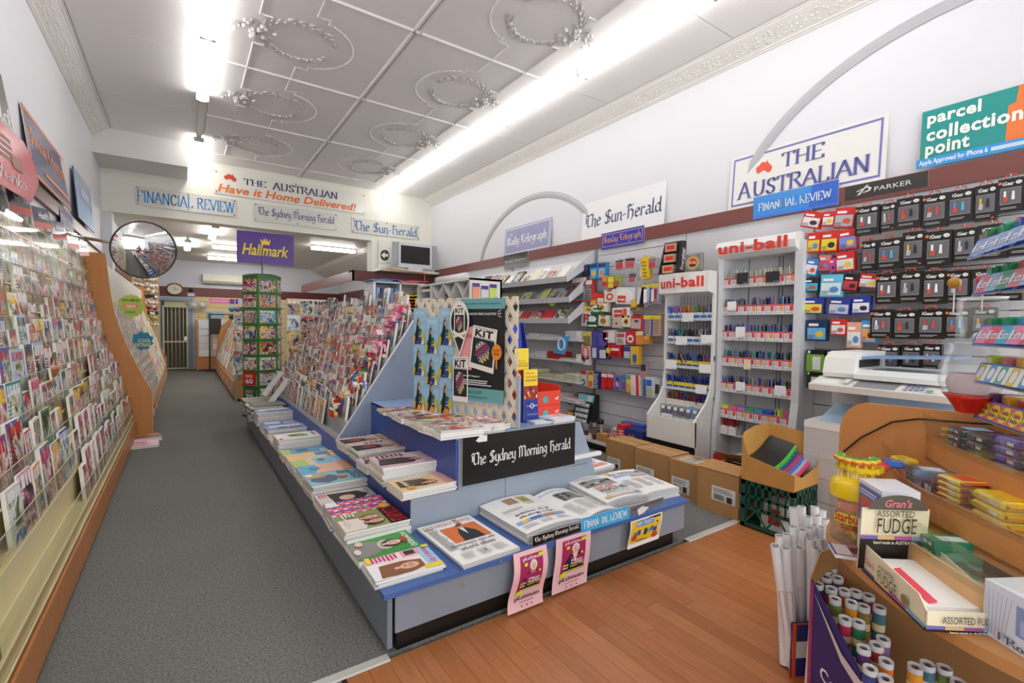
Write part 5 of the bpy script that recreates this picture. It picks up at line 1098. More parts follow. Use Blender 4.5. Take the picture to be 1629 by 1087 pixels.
# ---- dispensers at the right of the lattice
def lonely(P): pass
dp = thing('brochure_stand', 'blue cardboard travel guide dispenser with yellow cards beside the lattice', 'display stand', (1.9, 2.6, .756))
q = MB('print', '2438a4')
for k, (z0, z1, y, xa, xb) in enumerate(((.756, 1.03, 2.56, 1.855, 1.985), (1.0, 1.22, 2.60, 1.81, 1.93), (1.2, 1.42, 2.64, 1.80, 1.90))):
    q.prism([(xa, y, z0), (xb, y, z0), (xb - .01, y + .02, z1), (xa, y + .02, z1)], (0, .05, 0))
q.prism([(1.985, 2.56, .756), (1.985, 2.70, .756), (1.90, 2.69, 1.42), (1.90, 2.64, 1.42)], (.003, 0, 0)); q.build('case', dp)
for k, (z0, y, xa, xb, h_) in enumerate(((.79, 2.548, 1.85, 1.965, .32), (1.02, 2.585, 1.80, 1.915, .23))):
    q = MB('print', 'f2d32e'); q.prism([(xa, y, z0 + .0), (xb, y, z0), (xb, y + .01, z0 + h_), (xa, y + .01, z0 + h_)], (0, .003, 0))
    P = Print(q, (xa, y, z0), (xb - xa, 0, 0), (0, .01, h_), (0, -1, 0), .0008); P.rect(0, 0, 1, .1 if k else .38, '27348c'); v0 = .1 if k else .38
    P.rect(0, v0, 1, v0 + .28, 'a02c20'); 
    for i in range(10): P.rect(.02 + (i * 37 % 90) / 100, v0 + .02 + (i * 23 % 20) / 100, .12 + (i * 37 % 90) / 100, v0 + .08 + (i * 23 % 20) / 100, ['e8b060', 'c83a24', '3a2418', 'e9dcc8'][i % 4])
    P.text('Take your', .1, v0 + .52, .7, v0 + .57, '8a5a20', 'sans'); P.text('international', .1, v0 + .45, .9, v0 + .5, 'c8452c', 'sans'); P.text('travel needs', .1, v0 + .38, .85, v0 + .43, '8a5a20', 'bold')
    if not k: P.ell(.5, .25, .16, .055, 'dfe4f2'); P.ell(.5, .25, .12, .04, '27348c'); P.text('lonely planet', .12, .23, .88, .27, 'f0f2fa', 'bold'); P.text('Travel Insurance', .12, .06, .88, .1, 'aab4dc', 'sans')
    q.build('card', dp)
q = MB('card', 'c49a5c'); q.bx(1.80, 1.84, 2.66, 2.7, 1.1, 1.42); q.build('cardboard_edge', dp)
fb = thing('food_box', 'red counter display box lettered food on the upper step', 'display box', (2.04, 2.7, .756)); q = MB('print', 'e2442f')
q.bx(1.955, 2.19, 2.59, 2.594, .756, .95); q.bx(1.955, 2.19, 2.85, 2.854, .756, 1.0); q.bx(1.95, 1.955, 2.59, 2.854, .756, .95); q.bx(2.19, 2.194, 2.59, 2.854, .756, .985); q.bx(1.955, 2.19, 2.6, 2.85, .756, .86)
q.prism([(1.94, 2.85, .95), (2.06, 2.85, .95), (2.05, 2.85, 1.10), (1.94, 2.85, 1.11)], (0, .004, 0)); q.build('box', fb)
m2 = MB('print'); P = Print(m2, (1.955, 2.59, .756), (.235, 0, 0), (0, 0, .195), (0, -1, 0), .001); P.rect(0, .48, 1, .5, 'b8321f'); P.ell(.45, .7, .1, .12, '3fb0b4'); P.ell(.45, .2, .1, .12, '3fb0b4'); P.text('off', .8, .66, .95, .78, 'f6e6e2', 'bold'); P.text('off', .8, .2, .95, .3, 'f6e6e2', 'bold')
P = Print(m2, (1.94, 2.85, .95), (.12, 0, 0), (0, 0, .155), (0, -1, 0), .001); P.text('food', .1, .5, .85, .9, 'fbeeea', 'bold'); P.lines(.1, .1, .8, .35, 2, 'f0a090'); m2.build('lettering', fb)
for i, (lab, x, col) in enumerate((('pale blue and white brochure pile at the right end of the upper step', 2.10, 'cfe2f2'), ('bright blue brochure beside the food box', 1.98, '3f9ad8'))):
    flat_mag('brochure_stack', lab, x, 2.52 + .02 * i, .7555, .2, .18, .1 - .2 * i, .03 - .01 * i, lambda P, i=i: (P.rect(0, 0, .5, .4, 'e8f0f6'), P.rect(.5, .3, 1, 1, 'e8b8b8' if i == 0 else '9cc8ea')), None, cat='brochure', base=col, n=3)
# ================================================================== angled magazine rack on the stand
cr_ = thing('magazine_rack', 'steep grey-sided magazine rack standing on the middle stand', 'rack', (1.4, 5.6, .45))
q = MB('standpaint', '8b98ab'); q.prism([(1.005, 3.935, .453), (1.66, 3.935, 1.43), (1.70, 3.935, 1.50), (2.2, 3.935, 1.50), (2.2, 3.935, .453)], (0, .02, 0)); q.set('plastic', 'dfe2e6')
q.prism([(1.0, 3.932, .453), (1.005, 3.932, .453), (1.66, 3.932, 1.43), (1.655, 3.932, 1.44)], (0, .026, 0)); q.build('end_panel', cr_)
q = MB('standpaint', '6f86b4'); q.prism([(1.005, 7.33, .453), (1.66, 7.33, 1.43), (2.2, 7.33, 1.50), (2.2, 7.33, .453)], (0, .02, 0)); q.build('end_panel', cr_)
NRW = 10; RX = [(1.02 + .066 * i, .455 + .10 * i) for i in range(NRW)]
q = MB('laminate', 'b9bcc0')
for x, z in RX: q.bx(x, x + .07, 3.96, 7.33, z, z + .006); q.bx(x + .064, x + .07, 3.96, 7.33, z, z + .1); q.bx(x - .003, x, 3.96, 7.33, z, z + .05)
q.bx(1.68, 2.2, 3.96, 7.33, 1.44, 1.45); q.build('shelves', cr_)
cn_ = 0
for i, (x, z) in enumerate(RX):
    y = 4.0 if i else 4.55; k = 0
    while y < 7.22:
        w_, h_, t_ = rnd.choice(SIZES[:5]); h_ = h_ * (.86 if i else 1); t_ = min(t_, .02); yc = y + w_ / 2; y += w_ + rnd.choice([.002, .006, .012])
        cnm, cc = rnd.choice(TINT)
        put('magazine', sheet_mesh(w_, round(h_, 3), t_, rnd.choice(COVERS)), (x + .006 + t_ / 2, yc, z + .007), (math.radians(-6 - rnd.random() * 5), rnd.uniform(-.04, .04), -PI / 2 + rnd.uniform(-.08, .08)),
            '%s covered magazine, %s from the near end, %s row up, middle stand rack' % (cnm, nth(k), ORD[i]), 'magazine', 'magazines on the angled middle rack', cc); k += 1; cn_ += 1
# wrapped gifts, topic flags and loose sheets along its top and near end
for k in range(9):
    y = 4.05 + .07 * (k % 3); i = 9 - k; x, z = RX[max(0, i)][0], RX[max(0, i)][1]
    q = MB('clearplastic'); rg = random.Random(k); q.set('foil'); 
    for j in range(22): q.box((rg.uniform(-.04, .05), rg.uniform(-.07, .07), rg.uniform(-.02, .14)), (rg.uniform(.01, .06), rg.uniform(.004, .03), rg.uniform(.02, .07)), rot=Matrix.Rotation(rg.uniform(0, 3), 3, rg.choice('XYZ')), mat='gloss', col=rg.choice(['d6407a', 'e88aa8', 'f0e6ea', 'c23a5a', 'efb8c8'] if k < 4 else ['3a5aa8', 'e8c84a', 'c8383c', '4a8a5a', 'e8e4e0', '6a3a6a']))
    o = q.build('toy_packet'); o.location = (x - .01, y + .03, z + .06); tag(o, ('pink' if k < 4 else 'multicoloured') + ' wrapped toy packet, %s down along the near edge of the middle rack' % ORD[k], 'packet', 'toy packets on the near edge of the rack')
for k, (y, t_, cc) in enumerate(((4.75, 'Motoring', 'f4f2ee'), (5.35, 'Music', '5c6470'), (5.9, 'Fitness', 'f0eeea'), (6.5, 'Hobbies', '5c6470'), (7.0, 'Puzzles', 'f0eeea'))):
    board('section_flag', '%s topic flag, %s from the near end above the middle rack' % (('white' if cc[0] == 'f' else 'slate'), ORD[k]), 'sign', [(1.66, y + .17, 1.5), (1.66, y, 1.5), (1.68, y, 1.72), (1.68, y + .17, 1.72)], .003, cc, lambda P, t_=t_: (P.rect(0, .25, 1, 1, '353a54'), P.rect(0, 0, 1, .25, 'd2503c'), P.text(t_, .15, .55, .85, .8, 'e6e6ee', 'bold')), group='topic flags on the middle rack')
for k in range(12):
    y = 4.3 + .26 * k; h_ = .22 + .05 * (k % 3); cc = ['e9e4dc', 'dcd6cc', 'f0ece4', 'c9c4bc'][k % 4]
    q = MB('paper', cc); q.box((0, 0, h_ / 2), (.02 + .02 * (k % 2), .2, h_), front='x-', fmat=COVERS[k % 4] if k % 3 else 'paper'); o = q.build('display_card'); o.location = (1.70 + .03 * (k % 2), y, 1.45); o.rotation_euler = (0, .12, rnd.uniform(-.3, .3)); o.color = lin(cc)
    tag(o, 'pale magazine standing on top of the middle rack, %s from the near end' % ORD[k], 'magazine', 'magazines along the rack top')
board('display_card', 'blank cream card leaning at the near top corner of the middle rack', 'card', [at(650, 520, 0, 1.75), at(655, 515, 0, 1.75) + Vector((0, -.05, 0)), at(648, 468, 0, 1.75), at(625, 478, 0, 1.75)], .003, 'd9d4ca')
# sticker sheets board at the far end
stb = thing('sticker_board', 'panel of patterned sticker sheets at the far end of the middle rack', 'display', (1.35, 7.5, .5))
q = MB('plastic', 'e3ddd4'); a = at(456, 475, 1, 7.5); b_ = at(519, 470, 1, 7.5); q.bx(a.x, b_.x, 7.5, 7.52, 0, a.z); q.build('panel', stb)
for r_ in range(5):
    for c in range(3):
        q = MB('paper', 'e6dccf'); w_ = (b_.x - a.x) / 3; x = a.x + w_ * (c + .5); z = a.z - .12 - r_ * .225; q.box((x, 7.49, z), (w_ * .94, .006, .21), front='y-', fmat=['cover_b', 'cover_c', 'cover_a'][(r_ + c) % 3]); o = q.build('sticker_sheet', stb); o.color = lin(['e8b45c', 'f0ead8', 'e6ecf2', 'd9c38a', 'b9d3dc'][(r_ * 2 + c) % 5])
# ---- white cubby shelf and diamond rack behind the lattice
cb = thing('cubby_shelf', 'white cubby unit of blue folders and yellow card on the rack', 'shelf unit', (2.1, 5.5, 1.0)); q = MB('laminate', 'e6e6ea')
x0, x1, zt = 1.80, 2.42, 1.885
for x in (x0, (x0 + x1) / 2, x1): q.bx(x - .012, x + .012, 5.4, 5.75, .9, zt)
for z in (.95, 1.2, 1.53, zt): q.bx(x0, x1, 5.4, 5.75, z - .01, z + .01)
q.bx(x0, x1, 5.74, 5.76, .9, zt); q.build('carcass', cb)
for k in range(5):
    q = MB('plastic', ['8fa4cc', '2d3f66', '9fb2d6', '7d93be', '4a90b8'][k]); q.bx(1.83 + k * .054, 1.87 + k * .054, 5.42, 5.7, 1.545, 1.82); tag(q.build('folder'), '%s folder in the upper left cubby, %s from the left' % (['lavender', 'navy', 'pale lavender', 'grey-blue', 'teal'][k], ORD[k]), 'folder', 'folders in the cubby')
for k in range(6):
    q = MB('card', ['e8c22e', 'dba42a', 'c8512a', 'b8402c', 'e8c22e', '4a4438'][k]); n = 8; z = 1.78 - k * .038
    pts = [(2.13 + .27 * i / n, z - .045 * math.sin(PI * i / n)) for i in range(n + 1)]; q.prism([(x, 5.42, zz) for x, zz in pts] + [(x, 5.42, zz + .014) for x, zz in pts[::-1]], (0, .3, 0))
    tag(q.build('card_sheets'), '%s sagging card sheets, %s from the top of the right cubby' % (['yellow', 'amber', 'orange', 'red', 'pale yellow', 'dark'][k], ORD[k]), 'card', 'coloured card in the cubby')
for k, (x, cc, nm) in enumerate(((1.88, '5a8fc0', 'light blue'), (2.0, '2f5f98', 'dark blue'), (2.2, 'd0605c', 'red'), (2.32, 'c8484a', 'crimson'))):
    q = MB('paper', cc); q.bx(x - .12, x + .12, 5.36, 5.7, 1.895 + (k % 2) * .014, 1.907 + (k % 2) * .014); tag(q.build('pad'), '%s pad lying flat on top of the white cubby unit' % nm, 'pad', 'pads on the cubby')
dr_ = thing('diamond_rack', 'white rack with diamond compartments of rolled ribbon behind the lattice', 'rack', (2.4, 4.6, 0)); q = MB('laminate', 'dddcd8')
q.bx(2.24, 2.6, 3.98, 4.0, 0, 1.85); q.bx(2.24, 2.6, 5.2, 5.22, 0, 1.85); q.bx(2.24, 2.6, 3.98, 5.22, 1.83, 1.85); q.bx(2.58, 2.6, 3.98, 5.22, 0, 1.85); q.bx(2.24, 2.6, 4.85, 4.87, .5, 1.83); q.build('case', dr_)
for j in range(3):
    for i in range(3):
        q = MB('laminate', 'e3e1dc'); ya = 4.0 + i * .283; za = 1.83 - j * .3; 
        q.prism([(2.25, ya, za), (2.25, ya + .012, za), (2.25, ya + .2945, za - .3), (2.25, ya + .2825, za - .3)], (.33, 0, 0)); q.prism([(2.25, ya + .2825, za), (2.25, ya + .2945, za), (2.25, ya + .012, za - .3), (2.25, ya, za - .3)], (.33, 0, 0)); q.build('diamond_divider', dr_)
for j in range(6):
    q = MB('laminate', 'e3e1dc'); q.bx(2.245, 2.58, 4.87, 5.2, 1.77 - j * .1, 1.775 - j * .1); q.build('shelf', dr_); q = MB('paper', ['e9e4dc', 'dfe0e6', 'f0eef0'][j % 3]); q.bx(2.27, 2.5, 4.92, 5.15, 1.775 - j * .1, 1.80 - j * .1); tag(q.build('envelope_pack'), 'white envelope pack on the %s narrow shelf beside the diamond rack' % ORD[j], 'envelopes', 'envelope packs')
q = MB('gloss'); rg = random.Random(9)
for i in range(60):
    y = 4.03 + rg.random() * .8; z = 1.1 + rg.random() * .68; q.ball((2.33 + rg.uniform(-.03, .05), y, z), .022, 6, col=rg.choice(['c8b070', 'e6ded0', 'a8484a', 'd8b8b0', '6a7a8a', 'f0ece8', '8a9a6a']))
o = q.build('ribbon_rolls'); tag(o, 'small ribbon rolls and bows heaped in the diamond compartments', 'ribbon', kind='stuff')
rp = thing('paper_roll', 'white paper roll lying on top of the diamond rack', 'roll', (2.3, 4.4, 1.85)); q = MB('paper', 'f2f2f4'); q.cyl((2.3, 4.15, 1.885), (2.3, 4.8, 1.885), .033, n=14, capcol='c8c8d0'); q.build('paper', rp)
pp = thing('sample_panel', 'pegboard of purple-topped swatch cards at the end of the diamond rack', 'display', (2.45, 3.97, 1.5))
for r_ in range(3):
    for c in range(3):
        x = 2.30 + c * .095; z = 1.73 - r_ * .16 - (.02 if c == 1 else 0); q = MB('print', ['f09a7c', 'd8d6d8', 'c9dd6a', 'e6e2e4', 'dcdcdc', '9cd080', 'd6d2d4', 'cfd2dc', 'b8a8d0'][r_ * 3 + c]); q.bx(x - .038, x + .038, 3.965, 3.972, z - .07, z + .07); q.set(col='4a3a8c'); q.bx(x - .038, x + .038, 3.963, 3.966, z + .035, z + .07); q.build('swatch_card', pp)
# ================================================================== television on the pillar shelf, signs on the beam
tv = thing('television', 'silver flat television with side speakers on the shelf by the beam', 'television', (3.95, 9.2, 2.42))
ta = at(622, 378, 1, 9.1); tb = at(713, 430, 1, 9.1); q = MB('plastic', 'b9bcc2'); zc0, zc1 = 2.53, 3.02; q.bx(3.40, 4.33, 9.1, 9.16, zc0, zc1); q.set(col='cfd1d6'); q.bx(3.50, 4.22, 9.07, 9.1, zc0, zc1); q.bx(3.7, 4.0, 9.05, 9.25, 2.47, 2.53); q.build('casing', tv)
q = MB('gloss', '15130f'); q.bx(3.545, 4.16, 9.064, 9.07, zc0 + .08, zc1 - .06); q.build('screen', tv)
for x0 in (3.40, 4.235): q = MB('plastic', 'a2a5ab'); q.bx(x0, x0 + .09, 9.085, 9.1, zc0 + .02, zc1 - .01); q.build('speaker', tv)
q = MB('laminate', 'ddd9cc'); q.bx(3.1, 4.36, 8.98, 9.5, 2.43, 2.47); tag(q.build('television_shelf'), 'pale shelf board under the silver television', 'shelf')
cbl = MB('plastic', 'c8713c'); cbl.tube([(3.15, 8.99, 2.47), (3.4, 8.97, 2.455), (3.75, 8.97, 2.44), (4.0, 8.97, 2.44), (4.02, 8.97, 2.1)], .008); tag(cbl.build('cable'), 'orange cable draped along the television shelf edge', 'cable')
ys = YB - .004
def beam_sign(label, c4, col, draw, studs=True, th=.012):
    o_ = board('newspaper_sign', label, 'sign', c4, th, col, draw)
    if studs:
        q = MB('steel', '8a8880'); (x0, z0), (x1, z1) = (c4[0][0], c4[0][2]), (c4[2][0], c4[2][2])
        for x in (x0 + .03, (x0 + x1) / 2, x1 - .03):
            for z in (z0 + .03, z1 - .03): q.cyl((x, ys - .03, z), (x, ys - .012, z), .012, n=8)
        q.build('stud', o_)
    return o_
yy = ys - .013
beam_sign('clear-backed sign with blue capitals, leftmost on the beam', [(-.595, yy, 3.2), (.77, yy, 3.2), (.77, yy, 3.5), (-.595, yy, 3.5)], 'dddcd2', lambda P: P.text('FINANCIAL REVIEW', .015, .2, .985, .8, '3f92dc', 'serif'))
beam_sign('long white sign reading Have it Home Delivered in orange on the beam', [(.45, yy, 3.56), (2.98, yy, 3.56), (2.98, yy, 3.95), (.45, yy, 3.95)], 'ece9df',
   lambda P: (P.shape([(.055 + .075 * x, .6 + .33 * y) for x, y in AUSMAP], 'd24a34'), P.text('THE', .17, .55, .31, .82, '34356e', 'serif'), P.text('AUSTRALIAN', .345, .52, .79, .86, '34356e', 'serif'), P.text('Have it Home Delivered!', .02, .08, .93, .44, 'ee7426', 'ital')))
beam_sign('clear-backed sign with small navy blackletter in the middle of the beam', [(1.035, yy, 3.18), (2.45, yy, 3.18), (2.45, yy, 3.49), (1.035, yy, 3.49)], 'dddcd2', lambda P: P.text('The Sydney Morning Herald', .045, .2, .96, .82, '39449a', 'black'))
beam_sign('clear-backed sign with light blue blackletter, rightmost on the beam', [(2.72, yy, 3.18), (4.12, yy, 3.18), (4.12, yy, 3.47), (2.72, yy, 3.47)], 'dddcd2', lambda P: P.text('The Sun-Herald', .02, .08, .97, .85, '3f78b4', 'black'))
hm = board('hanging_sign', 'purple banner with a yellow crown and yellow lettering hanging below the beam', 'sign', [(.77, 9.5, 2.43), (1.675, 9.5, 2.43), (1.675, 9.5, 2.985), (.77, 9.5, 2.985)], .012, '5c3a94',
   lambda P: (P.text('Hallmark', .09, .26, .90, .62, 'f2d53a', 'ital'), P.shape([(.42, .62), (.56, .62), (.58, .8), (.53, .72), (.51, .84), (.49, .72), (.47, .84), (.45, .72), (.40, .8)], 'f2d53a')))
q = MB('steel', 'bcbab4'); 
for x in (.9, 1.55): q.cyl((x, 9.506, 2.98), (x, 9.54, 3.08), .003, n=6)
q.build('chain', hm)
asg = board('notice', 'white arrow notice on the pillar beside the television', 'notice', [at(602, 430, 1, 9.5), at(622, 430, 1, 9.5), at(622, 385, 1, 9.5), at(602, 382, 1, 9.5)], .006, 'ecebe2', lambda P: (P.ell(.5, .5, .36, .18, '2a2826'), P.shape([(.2, .5), (.5, .62), (.5, .55), (.78, .55), (.78, .45), (.5, .45), (.5, .38)], 'ecebe2'), P.text('Stationery & Gifts', .05, .2, .95, .25, '4a4846', 'sans')))
q = MB('steel', 'a8a8ac'); tag(q.build('dummy') if False else (q.tube([at(488, 450, 0, 4.36), at(509, 442, 0, 4.36), at(511, 434, 0, 4.36)], .01) or q.build('wall_bracket')), 'thin metal bracket on the right wall of the back room', 'bracket')
# ================================================================== right wall: signs above the fascia
XS = XR - .075
def rwall(y0, y1, z0, z1, x=XS, lean=0): return [(x, y1, z0), (x, y0, z0), (x + lean, y0, z1), (x + lean, y1, z1)]
board('newspaper_sign', 'two-tone blue strip sign under the large framed sign', 'sign', rwall(1.725, 2.42, 2.40, 2.60), .006, '3f8fe0', lambda P: (P.shape([(.68, 0), (1, 0), (1, 1), (.72, 1)], '3468d0'), P.rect(0, 0, 1, .1, '3f7ee0'), P.text('FINANCIAL REVIEW', .07, .3, .93, .68, 'dfeffa', 'serif')))
board('brand_sign', 'dark grey strip sign with a looped white pen emblem above the phone accessories', 'sign', rwall(1.165, 1.68, 2.42, 2.525), .01, '35322f', lambda P: (P.text('PARKER', .38, .3, .82, .62, 'e4e2dc', 'sans'), P.shape([(.16, .2), (.2, .22), (.31, .9), (.27, .8)], 'e4e2dc'), P.shape([(.24, .3), (.33, .4), (.35, .6), (.3, .75), (.25, .7), (.27, .66), (.31, .62), (.31, .48), (.24, .36)], 'e4e2dc'), P.shape([(.17, .45), (.25, .62), (.24, .66), (.15, .5)], 'e4e2dc')))
board('newspaper_sign', 'royal blue strip sign with orange lettering and border on the fascia', 'sign', rwall(3.685, 4.36, 2.365, 2.56), .006, '3348b4', lambda P: (P.frame(.03, .1, .97, .9, .012, .04, 'e89a5a'), P.text('Sunday Telegraph', .06, .22, .94, .78, 'f0a468', 'black')))
board('newspaper_sign', 'small black strip sign with white blackletter on the burgundy fascia', 'sign', rwall(5.91, 6.57, 2.32, 2.535), .006, '2a2420', lambda P: P.text('The Sydney Morning Herald', .06, .38, .94, .62, 'efece4', 'black'))
def aus(P):
    P.frame(.025, .05, .975, .95, .012, .035, '7274b8'); P.shape([(.20 + .12 * x, .55 + .24 * y) for x, y in AUSMAP], 'e8563a'); P.text('THE', .38, .57, .66, .83, '5a5ca0', 'serif')
    P.text('A', .07, .16, .18, .48, '5a5ca0', 'serif'); P.text('USTRALIAN', .19, .16, .92, .44, '5a5ca0', 'serif')
board('newspaper_sign', 'large white sign with a purple frame and red map on the right wall', 'sign', rwall(1.43, 2.69, 2.535, 3.04, XS + .03, .04), .012, 'ecebe6', aus, back='dcdad2')
board('newspaper_sign', 'unframed white sign with dark blue blackletter on the right wall ledge', 'sign', rwall(3.44, 4.77, 2.535, 3.02, XS + .03, .04), .008, 'f1f1f2', lambda P: P.text('The Sun-Herald', .04, .26, .97, .68, '3c5272', 'black'))
board('newspaper_sign', 'lilac sign with a white border inside the small arch', 'sign', rwall(5.42, 6.62, 2.535, 2.97, XS + .03, .03), .008, 'a3a5c8', lambda P: (P.frame(.02, .04, .98, .96, .012, .03, 'f2f2f6'), P.text('The', .1, .7, .2, .8, 'eeeef6', 'serif'), P.text('Daily Telegraph', .06, .25, .93, .66, 'f4f4f8', 'didone')))
board('parcel_sign', 'teal and orange sign reading parcel collection point at the right edge', 'sign', rwall(.45, 1.225, 2.60, 2.96, XS + .02, .03), .006, '2f9a94', lambda P: (P.shape([(.56, 0), (1, 0), (1, 1), (.62, 1), (.61, .72), (.565, .68)], 'ef7d3a'), P.text('parcel', .04, .64, .40, .95, 'eef4ee', 'heavy'), P.text('collection', .04, .37, .655, .63, 'eef4ee', 'heavy'), P.text('point', .04, .02, .34, .34, 'eef4ee', 'heavy')))
board('brand_sign', 'thin bright blue strip sign with white lettering below the parcel sign', 'sign', rwall(.45, 1.235, 2.548, 2.61, XS - .004), .004, '2f9ae0', lambda P: (P.text('Apple Approved for iPhone 6', .02, .12, .47, .86, 'eef6fb', 'bold'), P.rect(.49, .3, .9, .7, 'c8dcec')))
# ================================================================== goods on the right wall
def rect_world(r, X, ox=0, oy=0, s=1.0):
    x0, y0, x1, y1 = r; x0, x1 = ox + x0 / s, ox + x1 / s; y0, y1 = oy + y0 / s, oy + y1 / s; ym = (y0 + y1) / 2
    a_ = at(x0, ym, 0, X).y; b_ = at(x1, ym, 0, X).y; xm = (x0 + x1) / 2
    return b_, a_, at(xm, y1, 0, X).z, at(xm, y0, 0, X).z
XW = XR - .05
def hook(o_, y, z, X, parent_thing):
    q = MB('steel', 'b9b9bc'); q.tube([(XW, y, z + .012), (X - .015, y, z + .008), (X - .025, y, z + .022)], .0025, 5); q.build('hook', parent_thing)
def packet(name, label, cat, rect, X, draw, base, group, depth=.03, n=2, ox=0, oy=0, s=1.0, blister=None, hk=True, tilt=0, mat='gloss'):
    y0, y1, z0, z1 = rect_world(rect, X, ox, oy, s); ym = (y0 + y1) / 2; w_, h_ = y1 - y0, z1 - z0
    o_ = thing(name, label, cat, (X, ym, z0), 0, group)
    R = Matrix.Rotation(tilt, 3, 'X')
    q = MB(mat, base)
    for i in range(n): q.box((X + depth / n * (i + .5), ym + (i % 2) * .004, (z0 + z1) / 2), (depth / n * .8, w_, h_), rot=R)
    q.build('pack', o_)
    m2 = MB('print'); c = Vector((X, ym, (z0 + z1) / 2)); U = R @ Vector((0, -w_, 0)); V_ = R @ Vector((0, 0, h_)); P = Print(m2, c - U / 2 - V_ / 2, U, V_, (-1, 0, 0), step=.0012); draw(P); m2.build('print', o_)
    if blister:
        u0, v0, u1, v1, bc_, bm = blister; q = MB(bm, bc_); p0 = P.P(u0, v0); p1 = P.P(u1, v1); q.box(((p0 + p1) / 2) + Vector((-.012, 0, 0)), (.024, abs(p1.y - p0.y), abs(p1.z - p0.z)), bev=min(.006, w_ * .1)); q.build('blister', o_)
    if hk: hook(None, ym, z1, X, o_)
    return o_
# ---- hanging stationery between the shelves and the pen displays
OX, OY, SS = 900, 360, 4.942; GH = 'stationery packs hanging on the right slat wall'
def d_two(c1, c2, v=.6): return lambda P: (P.rect(.04, v, .96, .97, c1), P.rect(.08, .05, .92, v - .05, c2))
def d_tape(c1, c2, inner='e8e4d8'): return lambda P: (P.ell(.5, .45, .46, .42, c1), P.ell(.5, .45, .3, .28, c2), P.ell(.5, .45, .16, .15, inner), P.rect(.3, .85, .7, 1, c2))
def d_lbl(c1, c2, c3='f2f2ee'): return lambda P: (P.rect(.06, .72, .94, .94, c1), P.rect(.15, .12, .85, .62, c3), P.rect(.25, .2, .75, .5, c2), P.lines(.15, .04, .8, .1, 2, c2))
def d_calc(P):
    P.rect(.0, .78, 1, 1, 'f0ecec'); P.rect(.02, .0, .98, .8, 'd8483a'); P.rect(.08, .05, .92, .74, 'b9b9be'); P.rect(.1, .6, .9, .72, '2a2a2c'); P.rect(.2, .63, .8, .70, '8a9a80')
    for i in range(5):
        for j in range(6): P.poly([(.12 + .155 * i, .08 + .083 * j), (.24 + .155 * i, .08 + .083 * j), (.24 + .155 * i, .135 + .083 * j), (.12 + .155 * i, .135 + .083 * j)], '4c4a4e')
    P.k += 1
